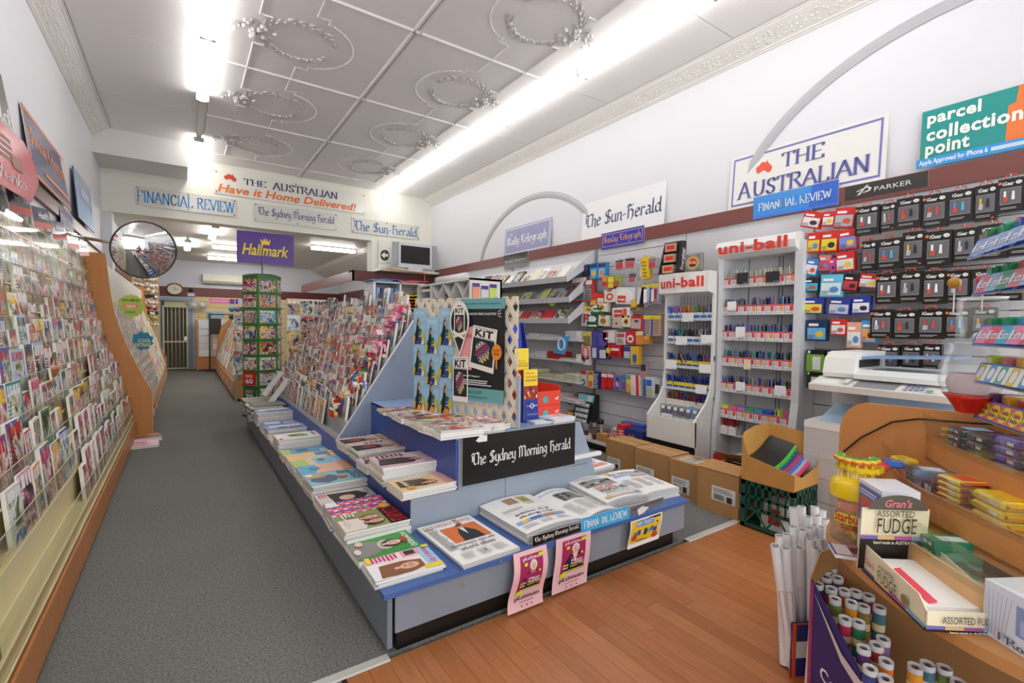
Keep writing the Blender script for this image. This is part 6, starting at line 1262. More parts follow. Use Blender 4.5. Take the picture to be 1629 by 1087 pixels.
HANG = [((50, 405, 160, 590), 'red calculator in a red blister beside the slanted shelves', 'calculator', d_calc, 'd8483a', None), ((150, 425, 205, 590), 'second red calculator half behind the first', 'calculator', d_calc, 'd8483a', None),
 ((190, 290, 250, 415), 'left blue and yellow sticky note pack', 'sticky notes', d_lbl('2a3a6c', 'e8c24a', '5fb4e4'), '3f8fd0', None), ((252, 285, 315, 410), 'right blue and orange sticky note pack', 'sticky notes', d_lbl('2a3a6c', 'e88a4a', '8fd0f0'), '3f8fd0', None),
 ((130, 305, 175, 395), 'dark purple pen bundle at the left top', 'pens', d_two('3a3560', '2a2840'), '34305a', None),
 ((390, 265, 455, 340), 'red and black clip pack, left of the top row', 'clips', d_two('4a4648', 'c83a4a', .75), 'd6d2d4', None), ((465, 250, 545, 330), 'wide red and black clip pack on the top row', 'clips', d_two('3a3638', 'd04a50', .7), 'd6d2d4', None), ((650, 250, 710, 325), 'red and grey clip pack right of the yellow box', 'clips', d_two('8a868a', 'd23a3c', .6), 'd6d2d4', None), ((495, 370, 550, 440), 'small red clip pack below the top row', 'clips', d_two('5a5658', 'd0485a', .5), 'dcd8da', None),
 ((550, 280, 594, 400), 'white striped label pack beside the yellow box', 'labels', lambda P: P.lines(.1, .05, .95, .95, 10, '55535a', .35), 'e4e2e4', None), ((592, 240, 652, 415), 'tall yellow box on the top hooks', 'box', lambda P: P.lines(.2, .1, .8, .9, 5, '8a7420', .3), 'f0c828', None),
 ((285, 390, 325, 475), 'small orange and red pack', 'eraser', d_two('e8a03c', 'c8384a', .5), 'e89a50', None), ((330, 395, 380, 490), 'small yellow and brown pack', 'glue', d_two('f0d83c', 'e8c83c', .5), '8a5a3a', None), ((382, 385, 425, 470), 'small green pack', 'glue', d_two('8fb04a', 'c8484a', .5), 'a8b870', None),
 ((190, 525, 245, 625), 'red hanging sharpener pack, left', 'sharpener', d_two('e03a30', 'f0b040', .5), 'e0443a', None), ((245, 530, 302, 600), 'red hanging sharpener pack, right', 'sharpener', d_two('d8342c', 'e8e4e0', .55), 'e0443a', None),
 ((300, 500, 395, 600), 'clear tape roll with red labels, upper', 'tape', d_tape('e9e3d4', 'c84a3a'), 'e8e2d4', None), ((245, 595, 325, 672), 'clear tape roll with yellow label', 'tape', d_tape('ece6cf', 'e8c43a', 'c84a3a'), 'e8e2d4', None), ((255, 700, 335, 785), 'tape roll with red and yellow label, lower', 'tape', d_tape('ece6cf', 'd8642c', '6aa04a'), 'e8e2d4', None), ((440, 700, 512, 792), 'tape roll beside the red pack', 'tape', d_tape('e9e3d4', 'e8b43a', '3a3a3c'), 'e8e2d4', None),
 ((395, 480, 540, 612), 'large clear bag of tape with a red label', 'tape', lambda P: (P.ell(.5, .5, .45, .42, 'f4f2ee'), P.rect(.1, .1, .55, .5, 'e0402e'), P.rect(.15, .22, .5, .3, 'f6e6e2')), 'eceae6', None), ((365, 640, 500, 722), 'bag of tape with two red labels', 'tape', lambda P: (P.rect(.1, .1, .6, .8, 'e0443a'), P.rect(.65, .2, .85, .9, 'd85a50'), P.rect(.15, .4, .55, .5, 'f4e2de')), 'f0ece8', None), ((365, 722, 435, 800), 'ball of twine below the red-labelled bags', 'string', d_tape('c8b8a0', 'd8cbb8', 'b8482c'), 'd8ccb8', None),
 ((195, 615, 300, 697), 'green and white tape pack, upper', 'tape', lambda P: (P.ell(.45, .6, .4, .35, 'e9ece6'), P.rect(.1, .1, .95, .3, '1f6a3c'), P.rect(.2, .5, .9, .65, '24542f')), '3a5a44', None), ((165, 700, 255, 800), 'green and white tape pack, lower', 'tape', lambda P: (P.ell(.45, .7, .4, .25, 'e9ece6'), P.rect(.05, .35, .95, .5, '1f7a44'), P.rect(.1, .1, .9, .25, 'dfe6de')), '2f4f3c', None),
 ((560, 480, 625, 635), 'black stapler hanging by its card', 'stapler', lambda P: (P.rect(.0, .0, 1, 1, 'd8d6da'), P.shape([(.3, .05), (.8, .05), (.75, .95), (.55, .95)], '1c1c24'), P.shape([(.0, .0), (1, .0), (.9, .15), (.1, .12)], '26262e')), 'd8d6da', None),
 ((597, 460, 658, 620), 'yellow-topped blister of blue glue, upper left', 'glue', lambda P: (P.rect(0, .8, 1, 1, 'f0d63c'), P.rect(.0, .0, .25, .8, '3858b0'), P.rect(.45, .25, .8, .75, 'f0eeee'), P.rect(.35, .02, .95, .2, 'c88a6a')), 'c8d0e6', (.4, .1, .85, .7, 'f4f2f0', 'gloss')), ((662, 450, 727, 610), 'yellow-topped blister of blue glue, upper right', 'glue', lambda P: (P.rect(0, .8, 1, 1, 'f0d63c'), P.rect(.0, .0, .25, .8, '3858b0'), P.rect(.5, .25, .85, .75, 'c83a54'), P.rect(.35, .02, .95, .2, 'c88a6a')), 'c8d0e6', (.35, .1, .6, .7, 'f4f2f0', 'gloss')),
 ((610, 700, 668, 862), 'yellow-topped pencil blister, lower left', 'pencils', lambda P: (P.rect(0, .82, 1, 1, 'f0d63c'), P.rect(0, 0, .22, .8, '3858b0'), P.lines(.3, .1, .95, .8, 9, '8a5a4a', .45)), 'cdb8a4', None), ((672, 700, 747, 862), 'yellow-topped pencil blister, lower right', 'pencils', lambda P: (P.rect(0, .82, 1, 1, 'f0d63c'), P.rect(0, 0, .18, .8, '3858b0'), P.lines(.25, .1, .95, .8, 9, 'a86a4a', .45)), 'cdb8a4', None),
 ((510, 585, 562, 667), 'small yellow tape measure pack', 'tape measure', d_two('f0b830', '5a5650', .4), 'e8b02c', None), ((510, 705, 612, 817), 'red pack with a grey label', 'pins', lambda P: (P.rect(.06, .1, .8, .8, 'c8b0a8'), P.rect(.3, .55, .6, .7, '3a3436')), 'd8282c', None),
 ((125, 630, 200, 786), 'white card with a big red F', 'letters', lambda P: (P.rect(0, .72, 1, 1, 'e8cf3a'), P.rect(.5, .78, .9, .9, '7a7670'), P.text('F', .22, .12, .8, .62, 'c8344a', 'bold')), 'e8e2e2', None),
 ((135, 830, 200, 940), 'yellow battery-like blister at the left', 'glue', d_two('e8c830', '8a7a3a', .75), 'd8ccb4', None), ((202, 825, 248, 1045), 'purple pen hanging pack, left', 'pens', lambda P: (P.rect(.1, .5, .9, .95, '4a4aa0'), P.rect(.15, .05, .85, .4, 'd6d4e0')), '5a56a0', None), ((250, 830, 330, 1050), 'purple pen hanging pack, right', 'pens', lambda P: (P.rect(.1, .5, .9, .95, '5a50a8'), P.rect(.2, .05, .8, .35, 'd6d4e0')), '4a4690', None),
 ((290, 820, 382, 920), 'red and white hooks pack, left', 'hooks', lambda P: (P.ell(.3, .5, .3, .4, 'd8304a'), P.rect(.5, .1, .95, .8, 'e8e2de'), P.rect(.2, .3, .6, .45, 'f6e8e8')), 'e6dcd8', None), ((395, 835, 470, 932), 'white and black hooks pack', 'hooks', lambda P: (P.lines(.1, .1, .9, .5, 4, '3a3436', .5), P.rect(.1, .6, .9, .9, 'c84a50')), 'e8e2de', None), ((470, 825, 547, 927), 'red pack with a white circle', 'sharpener', lambda P: (P.ell(.5, .4, .35, .3, 'f0eae6'), P.ell(.5, .4, .2, .16, 'c8303c')), 'd0303c', None), ((550, 825, 612, 932), 'orange pack of pins', 'pins', d_two('f0d8a0', 'e08a3c', .7), 'e8a040', None), ((614, 860, 655, 930), 'amber pack behind the orange one', 'pins', d_two('e8b050', 'c8803c'), 'd89a3c', None),
 ((310, 930, 432, 1027), 'wide red pack of adhesive putty', 'adhesive', lambda P: (P.ell(.2, .5, .15, .25, 'e8c83c'), P.rect(.4, .5, .9, .7, 'f2dede'), P.lines(.4, .1, .9, .35, 3, '8a1a20')), 'd0242c', None), ((455, 945, 508, 1040), 'grey-blue pack beside the scissors', 'compass', d_two('3a4a8a', 'c8ccd8'), 'a8b0c8', None), ((510, 945, 572, 1087), 'yellow pack with blue scissors', 'scissors', lambda P: (P.ell(.5, .35, .28, .28, '2f6a9a'), P.shape([(.42, .55), (.58, .55), (.52, .9)], 'c8ccd0')), 'f0b82c', None), ((123, 930, 190, 1050), 'pink skipping cord loop in a pack', 'cord', lambda P: (P.ell(.5, .5, .4, .45, 'e07a7c'), P.ell(.5, .5, .2, .28, 'f0d4cc')), 'f0c0b4', None), ((80, 1010, 180, 1087), 'white pack with striped edge at the lower left', 'labels', lambda P: (P.ell(.6, .4, .15, .2, '3a3a3c'), P.ell(.4, .4, .12, .16, 'b8c84a')), 'e6e4dc', None)]
for r_, lab, cat, dr, base, bl in HANG: packet('stationery_pack', lab + ' on the right wall', cat, r_, 4.16, dr, base, GH, ox=OX, oy=OY, s=SS, blister=bl, depth=.06, n=3, tilt=rnd.uniform(-.07, .07))
OX, OY, SS = 900, 560, 6.79
LOWH = [((240, 210, 298, 390), 'yellow pack with an orange spot, lower row left', 'compass', lambda P: (P.ell(.5, .25, .35, .2, 'e8602c'), P.rect(.1, .8, .9, .95, 'c83a3a')), 'e6d46a', None), ((298, 215, 358, 397), 'navy striped pen pack, lower row', 'pens', lambda P: P.lines(.1, .05, .9, .95, 8, 'd8dce6', .4), '2c3c80', None),
 ((380, 230, 445, 400), 'red-bodied scissors pack, left, lower row', 'scissors', d_two('e8e0e0', 'd8242c', .75), 'd8282c', None), ((447, 235, 512, 400), 'red-bodied scissors pack, right, lower row', 'scissors', d_two('e8e0e0', 'd0202a', .75), 'd8282c', None), ((512, 250, 592, 415), 'purple and white pack, lower row', 'correction tape', lambda P: (P.shape([(.2, .1), (.7, .05), (.85, .8), (.4, .9)], '44409c'), P.ell(.55, .4, .2, .2, 'e8a0b4')), '8a86b8', None), ((600, 240, 655, 420), 'teal and purple pack, lower row', 'erasers', d_two('3a8a9a', '6a5a9c'), 'b8bcc8', None), ((655, 290, 697, 440), 'narrow yellow pack, lower row', 'refills', d_two('f0d03c', 'e8a83c'), 'e8c23c', None), ((700, 250, 792, 470), 'white ruler pack with a red edge, lower row', 'ruler', lambda P: (P.rect(.62, 0, .95, 1, 'e0303c'), P.lines(.1, .1, .5, .5, 6, 'c8c0bc', .3)), 'f0e8e2', None),
 ((850, 270, 962, 490), 'blue-capped ballpoint pen pack, lower row right', 'pens', lambda P: (P.rect(.2, .55, .7, .85, '2f6ad0'), P.lines(.2, .05, .8, .5, 5, 'a8b060', .5), P.rect(0, 0, .15, .9, '2f5ab0')), 'dcdfe6', None), ((962, 290, 1015, 462), 'black ink refill pack beside the blue pens', 'refills', d_two('d8d8da', '3a3a3c', .7), 'e0e0e2', None), ((810, 130, 865, 270), 'black and red brush hanging alone', 'brush', d_two('3c3a3c', 'd87a88', .45), 'c8a8a8', None), ((165, 200, 220, 368), 'red-topped grey disc pack at the shelf edge', 'disc', lambda P: (P.rect(0, .75, 1, 1, 'c8303c'), P.ell(.5, .25, .35, .2, '4a4a4c'), P.ell(.5, .25, .18, .1, 'c8c6ca')), 'd0ced2', None)]
for r_, lab, cat, dr, base, bl in LOWH: packet('stationery_pack', lab + ' on the right wall', cat, r_, 4.16, dr, base, GH, ox=OX, oy=OY, s=SS, depth=.06, n=3, tilt=rnd.uniform(-.06, .06))
# gear stand and tv-shaped clock on top of the pen display
es = thing('battery_stand', 'black battery display stand with white lettering on top of the pen unit', 'display stand', (4.1, 2.95, 1.93)); q = MB('plastic', '1a1818'); y0, y1, z0, z1 = rect_world((1057, 385, 1084, 432), 4.1)
q.prism([(4.0, y1, 1.93), (4.12, y1, 1.93), (4.16, y1, z1), (4.1, y1, z1)], (0, -.02, 0)); q.bx(4.1, 4.16, y0, y1, 1.93, z1); q.prism([(4.0, y0, 1.93), (4.12, y0, 1.93), (4.16, y0, z1), (4.1, y0, z1)], (0, -.01, 0)); q.build('case', es)
for k in range(3):
    q = MB('gloss', 'c8a088'); z = 1.95 + k * .11; q.bx(4.03 + .02 * k, 4.09, y0 + .05, y1 - .03, z, z + .08); q.set(col='d8382c'); q.bx(4.028 + .02 * k, 4.03 + .02 * k, y0 + .06, y1 - .05, z + .02, z + .06); q.build('battery_pack', es)
m2 = MB('print'); P = Print(m2, (4.0, y0 - .011, 1.96), (.14, 0, 0), (.03, 0, z1 - 2.0), (0, -1, 0), .001); 
for p_ in text_polys('Energizer', 'ital'): P.poly([(.95 - b_ * .5, .05 + a_ * .85) for a_, b_ in p_], 'f2f0ee')
m2.build('lettering', es)
tc = thing('novelty_clock', 'grey rounded clock shaped like an old television on the pen unit', 'clock', (4.05, 2.7, 1.93)); y0, y1, z0, z1 = rect_world((1088, 403, 1116, 431), 4.03); q = MB('plastic', '77726a'); z0 = 1.935; q.box((4.06, (y0 + y1) / 2, (z0 + z1) / 2), (.05, y1 - y0, z1 - z0), bev=.018); q.build('case', tc)
m2 = MB('print'); P = Print(m2, (4.035, y1, z0), (0, -(y1 - y0), 0), (0, 0, z1 - z0), (-1, 0, 0), .0015); P.ell(.5, .5, .4, .4, '9c978c'); P.ell(.5, .5, .3, .3, 'f0b43c'); P.ell(.5, .5, .24, .24, 'c8382c'); P.text('PE NL', .3, .42, .7, .58, 'e8d8b0', 'bold'); P.rect(.32, .3, .68, .42, '2a2420'); m2.build('face', tc)
# ---- left shelf bay: slanted trays and flat shelves
bay = thing('shelf_bay', 'grey wall shelving bay with three slanted trays and four flat shelves', 'shelves', (4.2, 6.5, 0))
FLAT = []
q = MB('laminate', 'd0cfd4')
for py in (541, 575, 609, 641):
    a = at(921, py, 0, 4.08); FLAT.append(a.z); 
    q = MB('laminate', 'd6d5d9'); q.bx(4.08, XW, 4.47, 8.9, a.z - .022, a.z); q.build('shelf', bay)
    for y in (4.9, 6.2, 7.5):
        q = MB('laminate', 'a9a9ae'); q.prism([(XW, y, a.z - .022), (4.12, y, a.z - .022), (XW, y, a.z - .12)], (0, .006, 0)); q.build('bracket', bay)
q = MB('laminate', '8c8c92'); 
for y in (4.46, 6.35, 8.2): q.bx(XW - .012, XW, y - .02, y + .02, .2, 2.39)
q.build('upright', bay)
TR = []
for k, (pf, pt) in enumerate((((903, 445), (924, 410)), ((906, 478), (911, 452)), ((905, 512), (921, 480)))):
    f_ = at(pf[0], pf[1], 1, 4.5); tt = at(pt[0], pt[1], 1, 4.5); TR.append((f_, tt)); fx, fz = min(f_.x, 4.15), f_.z; bz_ = fz + .14
    q = MB('laminate', 'dcdbdf'); q.prism([(fx, 4.5, fz), (fx + .01, 4.5, fz - .012), (XW, 4.5, bz_ + .14), (XW, 4.5, bz_ + .155)], (0, 4.2, 0)); q.prism([(fx, 4.5, fz - .02), (fx + .006, 4.5, fz - .02), (fx - .012, 4.5, fz + .045), (fx - .018, 4.5, fz + .045)], (0, 4.2, 0)); q.build('slanted_tray', bay)
    q = MB('laminate', 'd2d1d6'); q.prism([(fx - .012, 4.49, fz - .03), (fx - .02, 4.49, fz + .05), (XW - .02, 4.49, bz_ + .26), (XW, 4.49, bz_ + .1)], (0, .014, 0)); q.build('tray_end', bay)
    cols = [('e8e4dc', 'white'), ('f08a6a', 'coral'), ('d8e08a', 'lime'), ('5a5650', 'charcoal'), ('e8e2cc', 'cream'), ('c8483c', 'red'), ('8a8478', 'taupe'), ('a8cce0', 'pale blue'), ('f2f0ee', 'white')]
    y = 4.62; i = 0; rg = random.Random(k + 3)
    while y < 8.2:
        w_ = rg.choice([.14, .18, .22]); cc, cn = cols[(i * 4 + k * 3 + i // 3) % 9]; h_ = rg.choice([.16, .2, .24]); t_ = rg.choice([.02, .035, .05])
        if k == 2 and i == 1: cc, cn = 'd8303a', 'red and white'
        ang = math.atan2(.28, XW - fx)
        o = put('notebook', sheet_mesh(w_, h_, t_, rg.choice(['cover_b', 'cover_c']) if (i + k) % 3 else 'paper', cc), (fx + .012 + t_ / 2, y + w_ / 2, fz + .02), (-(PI / 2 - ang) * .72 + rg.uniform(-.08, .08), 0, -PI / 2 + rg.uniform(-.12, .12)), '%s pad on the %s slanted tray, %s from the near end' % (cn, ['top', 'middle', 'lowest'][k], ORD[i]), 'notebook', 'pads on the slanted trays', cc)
        y += w_ + rg.uniform(.01, .05); i += 1
badge('price_star', 'fluorescent yellow star price card on the slanted trays', at(878, 480, 0, 4.03), .065, (-1, -.2, 0), 'e4f02a', lambda P: None, spikes=16, rr=.86)
rg = random.Random(21)
for si, z in enumerate(FLAT):
    y = 4.52; i = 0
    while y < 7.4:
        w_ = rg.uniform(.2, .34); n = rg.randint(3, 12) if si != 0 or i else 14; t_ = .008 * n
        pal = [['f0f0f2', 'e6e6ea'], ['f0eeee', 'd8d8dc', 'e8e8ee'], ['dcd8a8', 'e4e2cc', 'c8c8b0'], ['c8d4e4', 'e8c8c0', 'dfe0e8']][si]; 
        if si == 1 and i == 1: pal = ['d8382c', 'c8302a']
        o_ = MB('paper'); 
        for j in range(n): o_.box((4.2 + rg.uniform(-.01, .01), y + w_ / 2 + rg.uniform(-.01, .01), z + .004 + j * .008), (.22, w_, .0068), col=rg.choice(pal), rot=Matrix.Rotation(rg.uniform(-.06, .06), 3, 'Z'))
        nm = ['white paper', 'exercise book', 'manila folder', 'display book'][si] if not (si == 1 and i == 1) else 'red exercise book'
        tag(o_.build('paper_stack'), '%s stack on the %s flat shelf, %s from the near end' % (nm, ['top', 'second', 'third', 'lowest'][si], ORD[i]), 'paper stack', 'stacks on the flat shelves'); y += w_ + .02; i += 1
q = MB('print', '3f9ad8'); c = at(893, 548, 0, 4.05); 
tg = thing('plate_pack', 'blue hang pack with a white ring leaning out of the flat shelves', 'pack', tuple(c)); q.prism([(4.04, c.y + .15, c.z - .12), (4.04, c.y - .08, c.z - .13), (4.08, c.y - .12, c.z + .12), (4.08, c.y + .02, c.z + .10)], (.004, 0, 0)); q.build('card', tg)
q = MB('paper', 'eceef2'); ring = [(4.05 , c.y + .0 + .065 * math.cos(2 * PI * i / 20), c.z + .075 * math.sin(2 * PI * i / 20)) for i in range(21)]; q.tube(ring, .012); q.build('ring', tg)
# ---- base shelf with tins
a = at(940, 699, 0, 3.83); BZ = a.z
bs2 = thing('base_shelf', 'low white base shelf with a black kickboard under the slat wall', 'shelf', (4.2, 4, 0)); q = MB('laminate', 'e0dfe2'); q.bx(3.83, XW, 3.17, 8.9, BZ - .035, BZ); q.build('top', bs2); q = MB('laminate', '14120f'); q.bx(3.87, XW, 3.17, 8.9, 0, BZ - .035); q.build('kickboard', bs2)
OX, OY, SS = 900, 560, 6.79
def on_base(rc, X): y0, y1, z0, z1 = rect_world(rc, X, OX, OY, SS); return (y0 + y1) / 2, (y1 - y0), max(z1 - BZ, .05)
for k, (rc, X) in enumerate((((88, 735, 160, 885), 3.98), ((152, 740, 258, 912), 3.94), ((262, 728, 336, 850), 4.1), ((268, 785, 382, 955), 3.89), ((388, 768, 495, 885), 3.99))):
    y, w_, h_ = on_base(rc, X); w_ = .1; h_ = .125
    o_ = thing('powder_tin', 'silver and red tin on the base shelf, %s from the left' % ORD[k], 'tin', (X, y, BZ), 0, 'tins on the base shelf'); q = MB('steel', 'b4b4b6'); r_ = .05
    q.lathe((X, y, BZ), [(r_, 0, '5a2a2c', 'gloss'), (r_, h_ * .45, 'b0b0b4', 'steel'), (r_, h_ * .96), (r_ * 1.03, h_ * .97, 'c8b060'), (r_ * 1.03, h_), (r_ * .85, h_ * .985, 'a8a49a'), (.001, h_ * .985)], 20); q.build('can', o_)
    m2 = MB('print'); P = Print(m2, (X - .054, y + .02, BZ), (0, -.04, 0), (0, 0, h_), (-1, 0, 0), .0008); P.rect(.2, .55, .8, .7, 'c8484e'); P.lines(.1, .08, .9, .38, 4, 'e8e2e0', .35); m2.build('label', o_)
def jar(lab, rc, X, prof, cat):
    y, w_, h_ = on_base(rc, X); q = MB('gloss', '2a2628'); q.lathe((X, y, BZ), prof, 16); tag(q.build('jar'), lab, cat)
jar('small jar with a black lid behind the tins', (340, 665, 415, 750), 4.2, [(.04, 0, 'c9c6c8', 'gloss'), (.04, .1, '1e1a1c', 'plastic'), (.042, .1, '1e1a1c'), (.042, .15, '1e1a1c'), (.001, .15)], 'jar')
jar('clear bottle of powder right of the tins', (500, 750, 570, 860), 4.06, [(.035, 0, 'd8d6d2', 'clearplastic'), (.035, .09, 'd8d6d2', 'clearplastic'), (.015, .11, 'e8e6e2', 'plastic'), (.015, .14, 'e8e6e2', 'plastic'), (.001, .14)], 'bottle')
cs_ = thing('calculator_stand', 'black display stand of small silver calculators with a teal header', 'display stand', (4.2, 4.3, BZ)); y0, y1, z0, z1 = rect_world((105, 455, 300, 725), 4.2, 900, 560, 6.79); q = MB('plastic', '1d1b1c'); q.prism([(4.12, y0, BZ), (4.3, y0, BZ), (4.3, y0, z1), (4.24, y0, z1)], (0, y1 - y0, 0)); q.build('case', cs_)
m2 = MB('print'); P = Print(m2, (4.12, y1, BZ), (0, -(y1 - y0), 0), (.12, 0, z1 - BZ), (-1, 0, .3), .0015); P.rect(.06, .78, .94, .98, '7cc4c8'); P.rect(.6, .8, .85, .96, 'd8e6e6'); 
for i in range(3):
    for j in range(4): P.rect(.1 + .28 * i, .16 + .15 * j, .34 + .28 * i, .27 + .15 * j, 'b8bcc0'); P.rect(.12 + .28 * i, .2 + .15 * j, .3 + .28 * i, .25 + .15 * j, 'dfe4e6')
m2.build('print', cs_)
def carton_box(name, lab, cat, rc, X, dep, col, draw, group=None):
    y0, y1, z0, z1 = rect_world(rc, X, 900, 560, 6.79); o_ = thing(name, lab, cat, (X, (y0 + y1) / 2, BZ), 0, group); q = MB('print', col); q.bx(X, X + dep, y0, y1, BZ, z1); q.build('box', o_)
    m2 = MB('print'); P = Print(m2, (X, y1, BZ), (0, -(y1 - y0), 0), (0, 0, z1 - BZ), (-1, 0, 0), .001); draw(P); m2.build('print', o_)
carton_box('glue_box', 'red box of glue sticks on the base shelf', 'box', (555, 790, 640, 925), 3.93, .14, 'd8282c', lambda P: (P.lines(.2, .4, .9, .8, 3, 'f0dede', .5), P.rect(.1, .1, .9, .3, '3a50a8')))
carton_box('pencil_box', 'navy box with yellow lettering beside the pen display', 'box', (637, 845, 828, 940), 3.90, .16, '2a3080', lambda P: (P.text('Reflex', .25, .45, .65, .75, 'e8d84a', 'bold'), P.shape([(.7, .25), (.95, .3), (.95, .6), (.75, .6)], 'f0eee8')))
carton_box('pencil_box', 'blue and yellow box behind the navy box', 'box', (600, 775, 826, 850), 4.07, .1, '2f5fc0', lambda P: P.rect(.5, .1, .95, .5, 'e8d83c'))
carton_box('small_carton', 'small brown carton in front of the tins', 'carton', (330, 890, 440, 1000), 3.84, .1, 'c09058', lambda P: P.lines(.2, .2, .8, .5, 2, 'a87a48'))
carton_box('small_carton', 'small red-ended box beside the brown one', 'carton', (440, 905, 556, 1005), 3.85, .08, 'c85034', lambda P: P.rect(.3, .5, .9, .95, 'e8e2d6'))
carton_box('sweet_box', 'yellow and red box at the left of the base shelf', 'box', (20, 640, 100, 712), 4.2, .1, 'd8402c', lambda P: P.rect(0, .5, 1, .9, 'f0c83c'))
# ================================================================== pen displays
def side_panel(q, pts, y, t_): q.prism([(x, y, z) for x, z in pts], (0, t_, 0))
ul = thing('pen_display', 'shorter white pen display with red lettering and a flared bottom bin', 'display stand', (4.1, 2.85, 0)); ya, yb = 2.615, 3.16
prof = [(4.34, .05), (3.86, .05), (3.86, .24), (3.82, .30), (3.80, .54), (3.86, .60), (3.97, .70), (4.03, .80), (4.05, .95), (4.05, 1.72), (3.95, 1.74), (3.95, 1.93), (4.34, 1.93)]
for y in (ya, yb - .02): q = MB('laminate', 'e6e4de'); side_panel(q, prof, y, .02); q.build('side_panel', ul)
q = MB('laminate', 'e8e6e0'); n = 10; pts = [(3.955 - .04 * math.sin(PI * i / n), ya + (yb - ya) * i / n) for i in range(n + 1)]
q.prism([(x, y, 1.735) for x, y in pts] + [(4.06, yb - .002, 1.735), (4.06, ya - .002, 1.735)], (0, 0, .19)); q.build('header', ul)
m2 = MB('print'); 
class CP(Print):
    def P(s, u, v): 
        i = u; return Vector((3.953 - .04 * math.sin(PI * (1 - u)) - s.k * s.step, yb - (yb - ya) * u, 1.735 + .19 * v))
CP(m2, (0, 0, 0), (1, 0, 0), (0, 0, 1), (0, 0, 1), .0015).text('uni-ball', .04, .25, .93, .78, 'e03a30', 'heavy'); m2.build('lettering', ul)
q = MB('laminate', 'c4c6ca'); q.bx(4.28, 4.3, ya, yb, .6, 1.74); q.build('back_panel', ul)
for k in range(14): q = MB('plastic', '6a6a70'); y = ya + .025 + k * .038; q.bx(4.276, 4.28, y, y + .004, .75, 1.72); q.build('divider_line', ul)
q = MB('laminate', 'e9e7e1'); q.bx(3.82, 4.3, ya, yb, .05, .24); q.bx(3.81, 3.83, ya, yb, .31, .54); q.bx(3.83, 4.3, ya - .003, ya + .01, .05, .58); q.bx(3.84, 4.28, ya, yb, .30, .32); q.bx(3.90, 4.28, ya, yb, .5, .52); q.build('bin', ul)
q = MB('plastic', '1c1a18'); q.bx(3.817, 4.28, ya + .012, yb - .001, .24, .31); q.build('black_band', ul)
PENC = [['1f4fd0', '2456d8', 'c8502a', 'e09a2c', '3aa04a', '8a6a4a', '2a2830'], ['1a181a', '1d3fae', '1c8a44', '201e20', '181618', 'c8c6c8'], ['1a181a', '201e22', '3a6ab0', '2f54b8', 'c86a80', '1a1a1a', '2440b0'], ['1a1a1c', '1c4a3a', '2440c0', '3048c8', '1a1c28', '2030a0'], ['b8282c', '2440a8', 'c83038', '1a1a1c', '1f7a3c', '203a8a']]
def penbunch(q, x, y, z, n, cols, h_, rg, spread=.03, lean=.06, r=.005):
    for i in range(n):
        a_ = Vector((x + rg.uniform(-.02, .02), y + rg.uniform(-spread, spread), z)); b_ = a_ + Vector((rg.uniform(-lean, lean * .3), rg.uniform(-lean, lean), h_ * rg.uniform(.85, 1.05))); c = rg.choice(cols)
        q.cyl(a_, b_, r, r * .8, n=5, col=c)
rg = random.Random(77)
ULZ = [at(1100, py, 0, 4.06).z for py in (508, 546, 585, 621, 650)]
for k, z in enumerate(ULZ):
    q = MB('laminate', 'e2e0dc'); q.bx(4.06, 4.28, ya + .02, yb - .02, z - .014, z); q.set(col='d8d6d2'); q.bx(4.052, 4.06, ya + .02, yb - .02, z - .014, z + .012); q.build('shelf', ul)
    for j in range(7):
        y = yb - .065 - j * .073; o_ = thing('pen_cup', 'pen cup on the %s shelf of the short display, %s from the left' % (ORD[k], ORD[j]), 'pens', (4.1, y, z), 0, 'pen cups on the short display')
        q = MB('print', ['dfe6ee', 'ecebe8', 'e8d23a', 'e8d23a', 'e6dcc8'][k]); q.bx(4.068, 4.07, y - .038, y + .038, z + .002, z + .065); q.set(col=['3a7ac0', '3a7ac0', '3a5aa8', '2a4a9c', 'e8e4dc'][k]); q.bx(4.066, 4.068, y - .03, y + .03, z + .01, z + .03 + .01 * (k < 2)); q.set('clearplastic', 'ffffff'); q.bx(4.07, 4.14, y - .038, y - .036, z, z + .08); q.build('cup', o_)
        q = MB('gloss'); cset = [PENC[k][j % len(PENC[k])], PENC[k][(j + 1) % len(PENC[k])]] if k in (0, 1) else PENC[k]; penbunch(q, 4.10, y, z + .01, 9, cset, .125, rg, lean=.045, r=.006); o = q.build('pens', o_); o['kind'] = 'stuff'
for j in range(14):
    y = yb - .06 - (j % 7) * .073; x = 3.87 if j < 7 else 4.0; z = .5 if j < 7 else .6
    q = MB('clearplastic', 'ffffff'); q.bx(x - .02, x + .05, y - .036, y + .036, z - .1, z + .03); q.set('gloss'); penbunch(q, x + .015, y, z - .06, 7, ['2f50b8', '5a4a9c', 'a8303c', '8a8a90', '3a3a90'], .07, rg, spread=.02, lean=.02); q.set('print', 'f0efec'); q.bx(x - .024, x - .022, y - .02, y + .02, z - .01, z + .02)
    tag(q.build('pen_bin'), 'small clear bin of coloured pens, %s row of the bottom tray, %s from the left' % (['front', 'rear'][j // 7], ORD[j % 7]), 'pens', 'clear pen bins')
def pricecard(lab, rc, X, col='f4f4f4', shape=None):
    y0, y1, z0, z1 = rect_world(rc, X); q = MB('print', col); q.bx(X, X + .002, y0, y1, z0, z1); q.set(col='9a989c'); q.bx(X - .001, X, y0 + .01, y0 + (y1 - y0) * .4, z0 + .006, z0 + .01); tag(q.build('price_card'), lab, 'price card', 'handwritten price cards')
for i, rc in enumerate(((1085, 498, 1103, 512), (1075, 536, 1093, 549), (1115, 533, 1134, 547), (1058, 573, 1076, 587), (1112, 580, 1131, 594), (1106, 613, 1124, 627), (1052, 658, 1069, 671), (1098, 668, 1117, 681))): pricecard('white price card clipped to the short pen display, %s from the top' % ORD[i], rc, 4.03 if i < 6 else 3.9)
